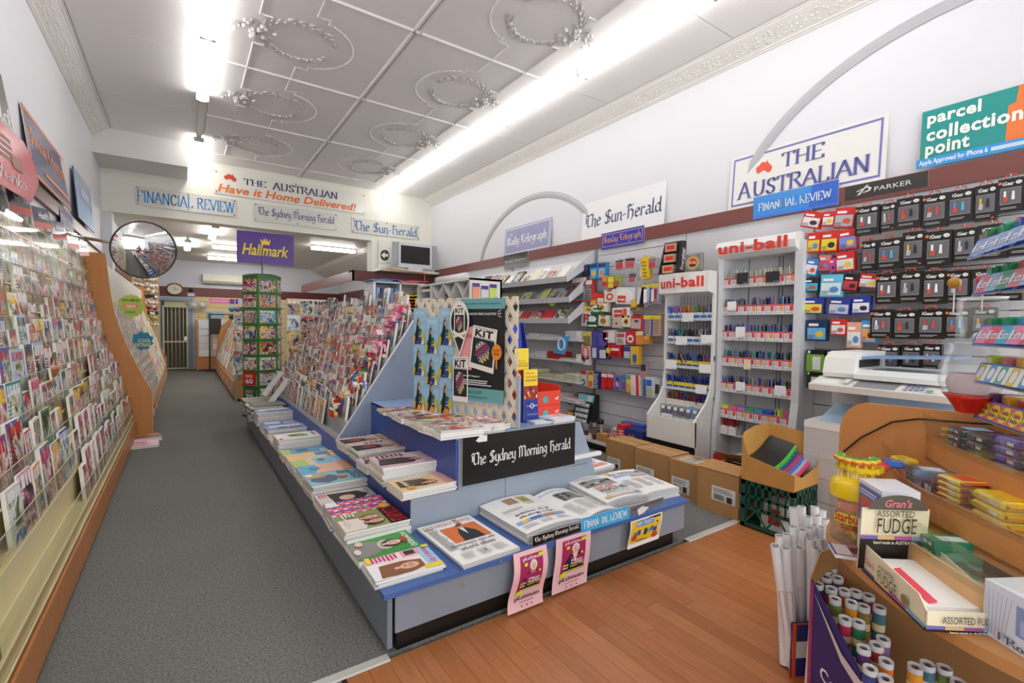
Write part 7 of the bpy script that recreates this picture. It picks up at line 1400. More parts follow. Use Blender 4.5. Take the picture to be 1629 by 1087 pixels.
badge('price_star', 'pale blue round price tag on the bottom shelf of the short pen display', at(1101, 656, 0, 4.0), .06, (-1, 0, 0), '7ab0e0', lambda P: P.lines(.25, .35, .75, .6, 3, '4a7ab8'), spikes=10, rr=.95)
ur = thing('pen_display', 'taller white pen display with a rounded red-lettered header', 'display stand', (4.15, 2.25, 0)); ya, yb = 1.93, 2.555
prof = [(4.34, .02), (3.98, .02), (3.98, .45), (4.06, .62), (4.10, .8), (4.10, 2.0), (4.0, 2.06), (4.0, 2.19), (4.34, 2.19)]
for y, w_ in ((ya - .06, .06), (yb, .045)):
    q = MB('laminate', 'd5d7da'); side_panel(q, [(4.34, .02), (4.04, .02), (4.04, .5), (4.09, .8), (4.09, 2.12), (4.34, 2.12)], y, w_); q.build('side_panel', ur)
q = MB('laminate', 'd4d6da'); q.bx(4.29, 4.31, ya, yb, .02, 2.1); q.build('back_panel', ur)
for y in (2.12, 2.15, 2.42): q = MB('plastic', '5a5a60'); q.bx(4.286, 4.29, y - .003, y + .003, .3, 2.05); q.build('slot_strip', ur)
q = MB('laminate', 'ececea'); q.prism([(4.3, ya - .03, 2.19), (4.10, ya - .03, 2.19), (4.03, ya - .03, 2.17), (4.01, ya - .03, 2.12), (4.03, ya - .03, 2.06), (4.10, ya - .03, 2.03), (4.3, ya - .03, 2.03)], (0, yb - ya + .06, 0)); q.build('header', ur)
m2 = MB('print'); P = Print(m2, (4.006, yb + .02, 2.04), (0, -(yb - ya + .03), 0), (0, 0, .14), (-1, 0, 0), .001); P.text('uni-ball', .03, .15, .95, .85, 'e03a30', 'heavy'); m2.build('lettering', ur)
URZ = [at(1200, py, 0, 4.1).z for py in (455, 500, 542, 585, 628, 672, 700)]
PC2 = [['b8b8b4', 'c8b070', 'd8d8d4', 'a8a06a'], ['1a1a2c', '24388a', '4aa0d8', '6a2a5a', '1a1a1c'], ['18181a', '202aa0', '2a50c0', '16161a'], ['1c1c38', '24407a', '2a9a8a', '1a1a1c', '3a50b0'], ['1a1a1c', '2a44c0', '1c1c1e', '8a7a5a'], ['c8e04a', 'e86aa0', 'b08ad0', '3ab060', '3a9ad0', '2a50c0'], ['a8202c', 'c0282c']]
for k, z in enumerate(URZ):
    q = MB('plastic', 'c4c6c8'); q.bx(4.10, 4.29, ya, yb, z - .006, z); q.build('shelf', ur)
    for j in range(8 if k < 6 else 2):
        w_ = (yb - ya) / 8; y = yb - w_ * (j + .5); o_ = thing('pen_tray', 'pen tray on the %s row of the tall display, %s from the left' % (ORD[k], ORD[j]), 'pens', (4.12, y, z), 0, 'pen trays on the tall display')
        q = MB('print', 'eae6e6'); q.bx(4.104, 4.107, y - w_ * .46, y + w_ * .46, z, z + .082 if k != 6 else z + .07); q.bx(4.107, 4.2, y - w_ * .46, y - w_ * .44, z, z + .08, mat='plastic', col='c8c8cc'); q.build('tray', o_)
        m2 = MB('print'); P = Print(m2, (4.104, y + w_ * .46, z), (0, -w_ * .92, 0), (0, 0, .082), (-1, 0, 0), .0008)
        if k < 6: P.rect(0, .82, 1, 1, 'd8525a'); P.rect(.55, .3, .9, .8, ['e0484a', 'e8a03a', 'd84a50'][(j + k) % 3]); P.lines(.08, .35, .5, .75, 4, 'b08a90', .4); P.lines(.1, .08, .9, .2, 2, 'a8a0a4', .5)
        else: P.rect(.2, .75, .8, .95, 'f4f4f2')
        m2.build('label', o_)
        q = MB('gloss')
        cl = [PC2[k][j % len(PC2[k])]] if k == 5 else PC2[k]
        if k == 5 and j < 6: q.bx(4.11, 4.22, y - w_ * .45, y + w_ * .45, z + .07, z + .11, col=cl[0])
        else: penbunch(q, 4.14, y, z + .01, 10, cl, .135 if k != 6 else .13, rg, spread=.032, lean=.012 if k != 6 else .04, r=.0055)
        o = q.build('pens', o_); o['kind'] = 'stuff'
for i, (rc, c) in enumerate((((1172, 434, 1190, 452), '2c2a2c'), ((1218, 432, 1240, 449), '2c2a2c'), ((1157, 480, 1171, 494), 'f4f4f4'), ((1170, 520, 1185, 537), 'f4f4f4'), ((1183, 572, 1194, 588), 'f0e0b8'), ((1170, 608, 1185, 622), 'f4f4f4'), ((1232, 614, 1250, 630), 'f4f4f4'))): pricecard('%s price card clipped to the tall pen display, %s from the top' % ('black' if c[0] == '2' else 'white', ORD[i]), rc, 4.08, c)
for k, (x, y, cc, nm) in enumerate(((3.95, 2.45, 'c8303c', 'red'), (3.98, 2.28, 'b8dcd0', 'pale green'), (4.0, 2.12, 'b8a8d8', 'lilac'), (4.0, 1.97, '7a3048', 'maroon'))):
    q = MB('gloss', cc); q.bx(x, x + .12, y - .06, y + .07, .02, .27 + .02 * k); q.set('print', 'ece8ea'); q.bx(x - .002, x, y - .04, y + .04, .1, .2); tag(q.build('stationery_box'), '%s stationery box on the floor behind the cartons' % nm, 'box', 'boxes behind the cartons')
# ================================================================== phone accessories and ink
OX, OY, SS = 1260, 270, 3.748
def igear(P, v=0):
    P.rect(.1, .22, .9, .72, '6a686c'); P.frame(.1, .22, .9, .72, .02, .02, '8a888c'); P.text('iGear', .18, .79, .62, .9, 'f4f2f0', 'bold'); P.ell(.8, .85, .12, .055, 'f4f2f0'); P.text('USB', .73, .83, .87, .87, '3a3838', 'sans')
    a_, b_ = [('f0f0f0', 'f0f0f0'), ('f0f0f0', 'd8503c'), ('d8402c', '26262a'), ('d84030', 'd0483c'), ('3a90d0', '50b0e0'), ('e8b82c', '26262a'), ('f2f2f0', 'e8e8e8'), ('c8c8cc', '26262a')][v % 8]
    P.rect(.25, .45, .34, .62, a_); P.shape([(.22, .3), (.4, .3), (.42, .45), (.24, .45)], ['c8503c', 'b8b8bc'][v % 2]); P.shape([(.55, .35), (.68, .35), (.66, .6), (.57, .6)], b_); P.lines(.15, .08, .8, .16, 2, 'c8c6c4', .3)
    if v % 3 == 0: P.ell(.1, .86, .07, .045, 'e07a3a')
    if v % 4 == 1: P.shape([(.75, .02), (.95, .02), (.85, .07)], 'e0642c')
ROWS = [[(375, 215, 520, 385), (527, 200, 618, 360), (620, 165, 770, 345), (775, 145, 925, 340), (927, 120, 1080, 310), (1085, 90, 1223, 300), (1225, 50, 1383, 250), (1390, 30, 1540, 230)],
 [(410, 425, 503, 600), (505, 410, 653, 590), (655, 370, 788, 570), (790, 365, 953, 575), (960, 350, 1098, 545), (1100, 325, 1288, 530), (1292, 300, 1450, 510)],
 [(497, 620, 633, 800), (635, 605, 773, 790), (775, 605, 918, 800), (920, 600, 1060, 790), (1065, 590, 1232, 790), (1240, 580, 1400, 780)],
 [(465, 835, 598, 1005), (600, 840, 743, 1010), (745, 830, 908, 1010), (910, 830, 1060, 1005), (1065, 820, 1220, 1000)],
 [(510, 1045, 640, 1200), (650, 1045, 770, 1200), (772, 1040, 890, 1200)]]
for r_, row in enumerate(ROWS):
    for j, rc in enumerate(row):
        y0, y1, z0, z1 = rect_world(rc, 4.13, OX, OY, SS); v = r_ * 3 + j
        o_ = packet('accessory_box', 'black windowed accessory box, %s row down, %s from the left' % (ORD[r_], ORD[j]), 'accessory box', rc, 4.13, lambda P, v=v: igear(P, v), '1f1c1c', 'black boxed phone accessories', ox=OX, oy=OY, s=SS, depth=.07, n=2)
        q = MB('plastic', 'd8502c'); ym = (y0 + y1) / 2; q.tube([(4.13, ym + .03, z1), (4.13, ym + .02, z1 + .018), (4.13, ym - .02, z1 + .018), (4.13, ym - .03, z1)], .0035, 6); q.build('hang_tab', o_)
INK = [((60, 250, 175, 345), 'red', 'e8e4e4', .3), ((180, 250, 252, 335), 'red', 'e8e4e4', .1), ((252, 225, 372, 345), 'red', 'b8b8bc', .12), ((90, 375, 168, 495), 'red', 'e8c83c', .05), ((170, 365, 273, 490), 'red', 'e8d03c', .05), ((276, 355, 385, 475), 'red', '7a90d8', -.05), ((80, 530, 155, 630), 'blue', 'e8e8ea', .25), ((158, 510, 225, 600), 'pink', 'd8485a', .05), ((225, 530, 258, 610), 'magenta', 'c84a9c', 0), ((260, 490, 372, 605), 'red', 'e0dede', -.05),
 ((50, 645, 160, 730), 'black', '3ab8d8', .05), ((168, 625, 300, 758), 'cyan', 'd8e8ee', .05), ((302, 625, 398, 725), 'dark', 'c83a3c', .15), ((400, 620, 520, 705), 'red', 'dcdcdc', .15), ((60, 765, 185, 862), 'navy', 'e8d84a', .03), ((215, 765, 345, 867), 'navy', 'c8c8d8', .08), ((355, 755, 467, 860), 'navy', 'e8e8f0', 0), ((85, 895, 207, 1022), 'midnight', '6ab0e0', 0), ((230, 890, 322, 987), 'red', 'e4e0dc', .02), ((325, 910, 412, 1062), 'peach', 'e8e4dc', 0), ((412, 900, 500, 1030), 'sky', 'e8a05a', 0)]
HX = {'red': 'd83030', 'blue': '3a8ad0', 'pink': 'e08080', 'magenta': 'd04a9c', 'black': '1c2a38', 'cyan': '6ac4e4', 'dark': '2a1c24', 'navy': '3040a0', 'midnight': '1c3a5c', 'peach': 'f0a890', 'sky': '4aa4e0'}
for j, (rc, cn, c2, tl) in enumerate(INK):
    packet('ink_cartridge_pack', '%s ink cartridge pack, number %s of the ink packs reading down' % (cn, ORD[j] if j < 20 else 'twenty-one'), 'ink cartridge', rc, 4.15, lambda P, c2=c2, j=j: (P.rect(.06, .08, .94, .62, c2), P.rect(.12, .7, .6, .82, 'f4f0f0'), P.ell(.65, .32, .2, .14, ['2a2a2e', 'e8c23a', 'd85a3a', '5a8ac8'][j % 4]), P.lines(.1, .12, .45, .3, 3, '5a585c', .4)), HX[cn], 'ink cartridge packs', ox=OX, oy=OY, s=SS, depth=.06, tilt=tl)
for j, (rc, cc, nm) in enumerate((((1283, 557, 1311, 592), '7ab03c', 'green-banded black'), ((1314, 559, 1344, 590), '2a2c34', 'plain black'), ((1344, 560, 1396, 590), 'c83030', 'red'), ((1283, 592, 1304, 618), '2a3a24', 'dark green'))):
    packet('toner_box', '%s toner box on the wall behind the photocopier' % nm, 'toner box', rc, 4.15, lambda P, cc=cc: (P.rect(0, 0, 1, .8, cc), P.rect(.35, .1, .8, .7, 'e8e8e4'), P.ell(.15, .9, .08, .07, 'e8e8ea')), '1c1e22', 'toner boxes', depth=.06)
# ================================================================== photocopier
cp = thing('photocopier', 'white photocopier with a blue document tray behind the sweet counter', 'photocopier', (3.9, 1.25, 0)); CXF = 3.60; CW, CB, CG = 'dcdad4', '9ab4cc', 'c9c8c6'
z_at = lambda px, py, X=CXF: at(px, py, 0, X).z; y_at = lambda px, py, X=CXF: at(px, py, 0, X).y
yl = y_at(1278, 720); yr = .82; zt = z_at(1278, 668)
q = MB('plastic', 'c2c0bd'); q.bx(CXF, 4.26, yr, yl, .03, zt - .04); q.set(col='e4e2dc'); q.prism([(CXF - .004, yr, zt - .045), (CXF - .004, yr, zt), (CXF + .1, yr, zt + .005), (4.26, yr, zt + .005), (4.26, yr, zt - .045)], (0, yl - yr, 0)); q.build('cabinet', cp)
for k in range(3):
    q = MB('plastic', 'bdbbb8'); z = .06 + k * .16; q.bx(CXF - .008, CXF, yr, yl - .004, z, z + .152); q.build('paper_drawer', cp)
q = MB('plastic', CB); q.prism([(CXF + .05, yr, zt), (CXF + .12, yr, zt + .05), (CXF + .3, yr, zt + .11), (4.2, yr, zt + .12), (4.2, yr, zt)], (0, yl - yr - .08, 0)); q.bx(CXF + .22, 4.2, yr + .01, yl - .3, zt + .1, zt + .2); q.build('output_tray', cp)
zb = z_at(1291, 608) - .03; q = MB('plastic', 'b5b4b2'); q.bx(CXF + .3, 4.26, yr + .02, yl - .05, zt, zb); q.build('column', cp)
yl2 = y_at(1289, 610, 3.52); yr2 = .80
q = MB('plastic', CW); q.prism([(3.50, yr2, zb - .01), (3.49, yr2, zb + .03), (3.66, yr2, zb + .075), (4.26, yr2, zb + .075), (4.26, yr2, zb - .03), (3.7, yr2, zb - .03)], (0, yl2 - yr2, 0)); q.build('scanner_body', cp)
m2 = MB('print'); P = Print(m2, (3.49, yl2, zb + .03), (0, -(yl2 - yr2), 0), (.17, 0, .045), (-.3, 0, 1), .0008); P.rect(.34, .1, .64, .85, '86888a'); P.rect(.02, .1, .22, .85, 'e6e4de')
for i in range(4):
    for j in range(3): P.rect(.69 + .035 * i, .2 + .2 * j, .71 + .035 * i, .33 + .2 * j, '4a6a9c')
P.rect(.84, .1, .88, .3, '3aa07a'); P.rect(.69, .08, .71, .16, 'c86a6a'); P.rect(.25, .2, .3, .7, 'd0ceca'); m2.build('control_panel', cp)
q = MB('plastic', 'e8e6e0'); zl = zb + .078; yh = y_at(1360, 590, 3.62)
q.prism([(3.62, yh, zl), (3.60, yh, zl + .03), (3.63, yh, zl + .13), (3.72, yh, zl + .17), (4.15, yh, zl + .17), (4.2, yh, zl)], (0, yl2 - yh - .04, 0)); q.build('document_feeder', cp)
q = MB('plastic', 'e2e2de'); q.prism([(3.60, yr2, zl), (3.60, yr2, zl + .03), (3.68, yr2, zl + .06), (3.78, yr2, zl + .05), (4.1, yr2, zl + .05), (4.22, yr2, zl + .1), (4.22, yr2, zl)], (0, yh - yr2, 0)); q.build('lid', cp)
q = MB('plastic', '7f9ec6'); q.prism([(3.72, yr2 + .05, zl + .15), (3.72, yh + .12, zl + .12), (3.72, yh + .12, zl + .135), (3.72, yr2 + .05, zl + .165)], (.36, 0, 0)); q.build('feeder_tray', cp)
q = MB('plastic', '26282a'); q.bx(3.68, 4.0, yh - .01, yh, zl + .07, zl + .12); q.build('feeder_slot', cp)
# ================================================================== cartons, crate and open box
KR = 'b98a55'
def carton(lab, x0, x1, y0, y1, h_, z0=0, top=True, labels=()):
    o_ = thing('carton', lab, 'carton', ((x0 + x1) / 2, (y0 + y1) / 2, z0), 0, 'brown cartons on the carpet'); q = MB('card', KR); q.bx(x0, x1, y0, y1, z0, z0 + h_ - .004); q.build('box', o_)
    xm = (x0 + x1) / 2
    for a_, b_ in ((x0, xm - .001), (xm + .001, x1)):
        if top: q = MB('card', 'c0925c'); q.bx(a_, b_, y0, y1, z0 + h_ - .004, z0 + h_); q.build('flap', o_)
    if top: q = MB('gloss', 'c39a62'); q.bx(xm - .025, xm + .025, y0 - .0008, y1 + .0008, z0 + h_, z0 + h_ + .0008); q.bx(xm - .025, xm + .025, y0 - .0012, y0, z0 + h_ - .08, z0 + h_); q.build('packing_tape', o_)
    for f_, u0, v0, w_, hh in labels:
        q = MB('print', 'e9e7e2')
        if f_ == 'x': P = Print(q, (x0, y1 - u0, z0 + v0), (0, -w_, 0), (0, 0, hh), (-1, 0, 0), .0008)
        elif f_ == 'y': P = Print(q, (x0 + u0, y0, z0 + v0), (w_, 0, 0), (0, 0, hh), (0, -1, 0), .0008)
        else: P = Print(q, (x0 + u0, y0 + v0, z0 + h_), (w_, 0, 0), (0, hh, 0), (0, 0, 1), .0012)
        P.rect(0, 0, 1, 1, 'e9e7e2'); P.lines(.08, .6, .9, .92, 3, '5a5856', .4)
        for i in range(12): P.rect(.1 + .04 * i, .1, .1 + .04 * i + .012 * (1 + i % 2), .5, '2a2826')
        P.rect(.68, .1, .9, .5, '3a3836'); q.build('shipping_label', o_)
    return o_
h1 = at(967, 697, 0, 3.50).z; h2 = at(1013, 712, 0, 3.46).z; h3 = at(1070, 728, 0, 3.40).z; h4 = at(1113, 742, 0, 3.31).z
carton('closed carton farthest back in the row with a label on its side', 3.44, 3.69, 2.99, 3.35, .30, labels=(('x', .02, .03, .17, .1),))
carton('second carton from the back with a strip of tape along its top', 3.40, 3.665, 2.565, 2.95, .305, labels=(('x', .02, .04, .2, .11),))
carton('third carton from the back with a white label on top', 3.375, 3.63, 2.275, 2.545, .30, labels=(('x', .02, .04, .17, .12), ('z', .04, .05, .13, .17)))
c4 = carton('nearest brown carton with raised flaps and a big shipping label', 3.31, 3.66, 1.90, 2.235, h4, top=False, labels=(('x', .12, .1, .19, .11), ('y', .0, .1, .06, .1)))
q = MB('card', 'c0925c'); q.prism([(3.31, 1.9, h4), (3.31, 2.235, h4), (3.47, 2.22, h4 + .035), (3.47, 1.93, h4 + .03)], (0, 0, .004)); q.build('flap', c4)
q = MB('card', 'c49760'); q.prism([(3.66, 1.92, h4), (3.66, 2.22, h4), (3.50, 2.24, h4 + .09), (3.52, 2.0, h4 + .10)], (0, 0, .004)); q.build('flap', c4)
q = MB('plastic', '1c1814'); q.bx(3.33, 3.64, 1.92, 2.21, h4 - .002, h4 - .001); q.build('opening', c4)  # near-black sheet on the solid box, painting in the shade inside the carton
cr = thing('milk_crate', 'dark green plastic milk crate holding the open cardboard box', 'crate', (3.47, 1.68, 0)); GC = '1d4d40'; x0, x1, y0, y1, H_ = 3.27, 3.62, 1.50, 1.86, .335
q = MB('plastic', GC)
for z0, z1 in ((0, .03), (.13, .155), (.215, .235), (H_ - .035, H_)):
    q.bx(x0, x1, y0, y0 + .012, z0, z1); q.bx(x0, x1, y1 - .012, y1, z0, z1); q.bx(x0, x0 + .012, y0, y1, z0, z1); q.bx(x1 - .012, x1, y0, y1, z0, z1)
q.bx(x0, x1, y0, y1, 0, .008); q.build('frame', cr)
for x in (x0, x1 - .03):
    for y in (y0, y1 - .03): q = MB('plastic', GC); q.bx(x, x + .03, y, y + .03, 0, H_); q.build('corner_post', cr)
for f_ in range(4):
    for k in range(6):
        q = MB('plastic', GC); u = .05 + k * .05; w_ = .012 if k not in (2, 3) else .02
        if f_ < 2: y = y0 if f_ == 0 else y1 - .01; q.bx(x0 + u, x0 + u + w_, y, y + .01, .14, H_ - .01)
        else: x = x0 if f_ == 2 else x1 - .01; q.bx(x, x + .01, y0 + u, y0 + u + w_, .14, H_ - .01)
        q.build('slat', cr)
    for k in range(4):
        q = MB('plastic', GC); u = .03 + k * .075; e = .075
        A, B = (u, .03), (u + e, .135)
        if k % 2: A, B = (u, .135), (u + e, .03)
        if f_ < 2: y = y0 if f_ == 0 else y1 - .01; q.tube([(x0 + A[0], y + .005, A[1]), (x0 + B[0], y + .005, B[1])], .007)
        else: x = x0 if f_ == 2 else x1 - .01; q.tube([(x + .005, y0 + A[0], A[1]), (x + .005, y0 + B[0], B[1])], .007)
        q.build('brace', cr)
q = MB('print', 'e4e0dc'); q.bx(3.34, 3.5, 1.6, 1.75, .01, .2); q.set(col='c83c34'); q.bx(3.338, 3.34, 1.62, 1.7, .05, .16); tag(q.build('small_box'), 'white and red box inside the green crate', 'box')
ob = thing('open_box', 'tall cut-open cardboard box of coloured folders on the green crate', 'cardboard box', (3.45, 1.68, H_)); KZ = 'c9964e'; z0 = H_; t_ = .006
q = MB('card', KZ); q.prism([(x0, y1, z0), (x1, y1, z0), (x1, y1, z0 + .36), (x0 + .16, y1, z0 + .36), (x0 + .02, y1, z0 + .33), (x0, y1, z0 + .31)], (0, -t_, 0)); q.build('back_wall', ob)
q = MB('card', KZ); q.prism([(x1, y0, z0), (x1, y1, z0), (x1, y1, z0 + .36), (x1, y0 + .02, z0 + .33), (x1, y0, z0 + .22)], (t_, 0, 0)); q.build('side_wall', ob)
q = MB('card', 'c48f4a'); q.prism([(x0, y0, z0), (x0, y1, z0), (x0, y1, z0 + .31), (x0, y1 - .05, z0 + .17), (x0, y0 + .05, z0 + .12), (x0, y0, z0 + .11)], (-t_, 0, 0)); q.build('side_wall', ob)
q = MB('card', 'c9964e'); q.prism([(x0, y0, z0), (x1, y0, z0), (x1, y0, z0 + .3), (x1 - .04, y0, z0 + .12), (x0 + .1, y0, z0 + .08), (x0, y0, z0 + .12)], (0, t_, 0)); q.build('front_wall', ob)
q = MB('card', 'b98845'); q.bx(x0, x1, y0, y1, z0, z0 + .004); q.build('base', ob)
for k, (cc, nm) in enumerate((('d83a6a', 'pink'), ('a8a8b0', 'grey'), ('3a70c0', 'blue'), ('c8305a', 'crimson'), ('2a4a90', 'navy'), ('4ab040', 'bright green'), ('1c1e20', 'black'))):
    n = 8; q = MB('plastic', cc); off = .02 * k; pts = []
    for i in range(n + 1): u = i / n; pts.append((x0 + .02 + .3 * u + off * .2, y0 + .05 + off * 1.0, z0 + .05 + .012 * k + .09 * u * u + (.03 * u if k > 4 else 0)))
    for a_, b_ in zip(pts[:-1], pts[1:]): q.poly([a_, b_, (b_[0], b_[1] + .17, b_[2] + .03), (a_[0], a_[1] + .17, a_[2] + .03)]); q.poly([(a_[0], a_[1], a_[2] - .012), (b_[0], b_[1], b_[2] - .012 - .04 * (k > 4)), b_, a_])
    tag(q.build('folder'), '%s plastic folder curving out of the open cardboard box' % nm, 'folder', 'folders in the open box')
# ================================================================== curved sweet counter
ct = thing('sweet_counter', 'curved beech sweet counter with stepped shelves and clear fronts at the right', 'counter', (2.0, .4, 0)); BW = 'cd8a4e'
def smooth(pts, k=2): return chaikin([tuple(p) for p in pts], k)
C0 = smooth([(2.24, .80), (2.0, .79), (1.87, .755), (1.77, .675), (1.66, .56), (1.56, .44), (1.50, .32), (1.465, .2), (1.45, .0), (1.45, -.3)])
C1 = smooth([(2.24, .74), (2.0, .68), (1.85, .60), (1.70, .436), (1.58, .30), (1.53, .18), (1.52, -.3)])
C2 = smooth([(2.24, .70), (2.08, .62), (1.94, .52), (1.83, .39), (1.71, .26), (1.65, .15), (1.63, -.3)])
C3 = smooth([(2.24, .58), (2.1, .49), (1.97, .38), (1.85, .28), (1.77, .17), (1.74, -.3)])
def slab(curve, z0, z1, name, col, mat='ply'):
    q = MB(mat, col); back = [(2.24, -.3)]; pts = [(x, y, z0) for x, y in curve] + [(x, y, z0) for x, y in back]; q.prism(pts[::-1], (0, 0, z1 - z0)); q.build(name, ct)
def band(curve, z0, z1, t_, name, col, mat='ply', par=None, lean=0):
    q = MB(mat, col); n = len(curve); P4 = []
    for i, (x, y) in enumerate(curve):
        a_ = Vector(curve[max(0, i - 1)]); b_ = Vector(curve[min(n - 1, i + 1)]); d = (b_ - a_).normalized(); nn = Vector((-d.y, d.x))  # outward guess
        if nn.x > 0: nn = -nn
        P4.append([q.V((x, y, z0)), q.V((x - nn.x * t_, y - nn.y * t_, z0)), q.V((x - nn.x * t_ + nn.x * lean, y - nn.y * t_ + nn.y * lean, z1)), q.V((x + nn.x * lean, y + nn.y * lean, z1))])
    for a_, b_ in zip(P4[:-1], P4[1:]):
        for k in range(4): q.F((a_[k], a_[(k + 1) % 4], b_[(k + 1) % 4], b_[k]))
    return q.build(name, par or ct)
slab(C0, .655, .685, 'lower_shelf', 'c48a52'); slab(C1, .70, .712, 'tier_floor', 'c9975f'); slab(C2, .80, .812, 'tier_floor', 'c9975f'); slab(C3, .93, .942, 'tier_floor', 'c9975f')
band(C1, .685, .785, .012, 'tier_front', 'dcae78'); band(C2, .785, .895, .012, 'tier_front', BW); band(C3, .88, 1.02, .012, 'tier_front', BW)
for c, z in ((C1, .765), (C2, .875), (C3, 1.0)): band(c, z, z + .10, .002, 'acrylic_front', 'ffffff', 'acrylic', lean=.015)
q = MB('ply', BW); pts = [(2.24, -.3, 0), (2.24, .86, 0), (2.24, .86, .98)] + [(2.24, .76 + .10 * math.cos(a_), .98 + .13 * math.sin(a_)) for a_ in [PI / 2 * i / 8 for i in range(1, 9)]] + [(2.24, -.3, 1.13)]
q.prism(pts, (.02, 0, 0)); q.build('back_panel', ct)
q = MB('ply', '7a5230'); q.prism([(x + .42, y - .02, 0) for x, y in C0[6:30]][::-1] + [(2.23, -.3, 0)], (0, 0, .655)) if False else q.bx(2.16, 2.24, -.3, .66, 0, .655); q.build('base_panel', ct)
def along(curve, s_):
    L = [0]; 
    for a_, b_ in zip(curve[:-1], curve[1:]): L.append(L[-1] + math.hypot(b_[0] - a_[0], b_[1] - a_[1]))
    t_ = s_
    for i in range(len(L) - 1):
        if L[i + 1] >= t_:
            k = (t_ - L[i]) / (L[i + 1] - L[i]); a_, b_ = Vector(curve[i]), Vector(curve[i + 1]); d = (b_ - a_).normalized(); nn = Vector((d.y, -d.x)); nn = -nn if nn.x < 0 else nn
            return a_ + (b_ - a_) * k, d, nn
    return Vector(curve[-1]), Vector((0, -1)), Vector((1, 0))
def sweets(curve, z, s_, w_, dp_, h_, n, col, c2, lab, what, grp, inset=.03, rows=1, wrap=True, jit=.004, tw=0, cols=None):
    for i in range(n):
        p, d, nn = along(curve, s_ + w_ / 2); p = p + nn * (inset + dp_ / 2) + d * rnd.uniform(-jit, jit)
        m_ = MB('gloss', cols[i % len(cols)] if cols else col); U = Vector((d.x, d.y, 0)); N_ = Vector((nn.x, nn.y, 0))
        M3 = Matrix((U, N_, Vector((0, 0, 1)))).transposed() @ Matrix.Rotation(tw * rnd.uniform(-1, 1), 3, 'Z')
        if wrap:
            e = w_ * .12; m_.box((0, 0, 0), (w_ - 2 * e, dp_, h_ * .92), rot=M3, bev=h_ * .25)
            for sg in (-1, 1):
                q0 = M3 @ Vector((sg * (w_ / 2 - e), 0, 0)); q1 = M3 @ Vector((sg * w_ / 2, 0, 0)); hv = M3 @ Vector((0, dp_ * .46, 0)); up = Vector((0, 0, h_ * .18))
                m_.poly([q0 - hv - up * 2, q1 - hv + up, q1 + hv + up, q0 + hv - up * 2], c2); m_.poly([q0 - hv + up * 2, q1 - hv + up, q1 + hv + up, q0 + hv + up * 2], c2)
        else: m_.box((0, 0, 0), (w_ * .96, dp_, h_ * .96), rot=M3)
        P = Print(m_, M3 @ Vector((-w_ * .36, -dp_ / 2, -h_ * .36)), M3 @ Vector((w_ * .72, 0, 0)), Vector((0, 0, h_ * .72)), -N_, .0006); P.rect(.08, .2, .5, .8, c2); P.rect(.62, .25, .9, .75, 'e9e4e6')
        P = Print(m_, M3 @ Vector((-w_ * .36, -dp_ / 2 * .8, h_ * .46)), M3 @ Vector((w_ * .72, 0, 0)), M3 @ Vector((0, dp_ * .8, 0)), Vector((0, 0, 1)), .0006); P.rect(.1, .15, .9, .85, c2)
        o = m_.build(what); o.location = (p.x, p.y, z + h_ * (i + .5)); tag(o, '%s, %s up its pile' % (lab, ORD[i]), 'sweets', grp)
g3, g2, g1 = 'bars on the top sweet tier', 'sweets on the middle tier', 'sweets on the bottom tier'
sweets(C3, .942, .02, .05, .10, .02, 6, 'd8a83c', 'e8d08a', 'gold-ended bar at the panel end of the top tier', 'chocolate_bar', g3)
sweets(C3, .942, .075, .11, .12, .022, 6, '5a3a5c', '8fc0d8', 'maroon bar with pale blue end on the top tier', 'chocolate_bar', g3)
sweets(C3, .942, .19, .12, .13, .027, 5, '4a2c44', '6a4a60', 'dark plum bar in the middle of the top tier', 'chocolate_bar', g3)
sweets(C3, .942, .315, .13, .13, .025, 6, '5a3a9c', '7456b4', 'violet chocolate block on the top tier', 'chocolate_bar', g3)
sweets(C3, .942, .45, .15, .13, .027, 6, '6240a8', 'c8b8d8', 'large violet block with a white end, right of the top tier', 'chocolate_bar', g3)
sweets(C3, .942, .2, .16, .06, .03, 4, '1c1a44', '6ab0d0', 'navy bar lying loose behind the front piles of the top tier', 'chocolate_bar', g3, inset=.17, tw=.15)
sweets(C2, .812, .03, .13, .06, .035, 2, 'd8608a', 'e8a04a', 'pink box at the panel end of the middle tier', 'sweet_box', g2, wrap=False)
sweets(C2, .812, .10, .13, .06, .035, 3, 'd06a90', 'e8b84a', 'pink and amber pack behind the blue sticks', 'sweet_box', g2, inset=.12, wrap=False)
sweets(C2, .812, .17, .09, .12, .013, 9, '5f9ad0', 'e0e6e6', 'light blue stick pack on the middle tier', 'gum_stick', g2, wrap=False)
sweets(C2, .812, .265, .045, .08, .05, 2, '6a3c80', 'e07a9c', 'purple dotted box, left pair, middle tier', 'sweet_box', g2, wrap=False)
sweets(C2, .812, .312, .055, .08, .055, 2, '54387c', 'f0e8f0', 'dark purple dotted box, right pair, middle tier', 'sweet_box', g2, wrap=False)
sweets(C2, .812, .375, .11, .10, .018, 8, 'e8cc3a', 'd8502c', 'yellow stick with red end on the middle tier', 'sweet_stick', g2)
sweets(C2, .812, .49, .16, .11, .028, 5, 'f0c81c', 'e4b010', 'puffy yellow bag on the middle tier', 'sweet_bag', g2, tw=.12)
sweets(C2, .812, .40, .22, .06, .03, 3, 'c84a3c', 'e8c8b0', 'red and white bag at the back of the middle tier', 'sweet_bag', g2, inset=.16, tw=.1)
sweets(C1, .712, .14, .11, .07, .025, 4, 'e8c42c', '5a3a6a', 'yellow and purple bar at the top end of the bottom tier', 'sweet_bag', g1, tw=.3)
sweets(C1, .712, .27, .15, .13, .024, 4, '303a7c', 'd84a3c', 'navy bar with red stripe on the bottom tier', 'chocolate_bar', g1, tw=.08)
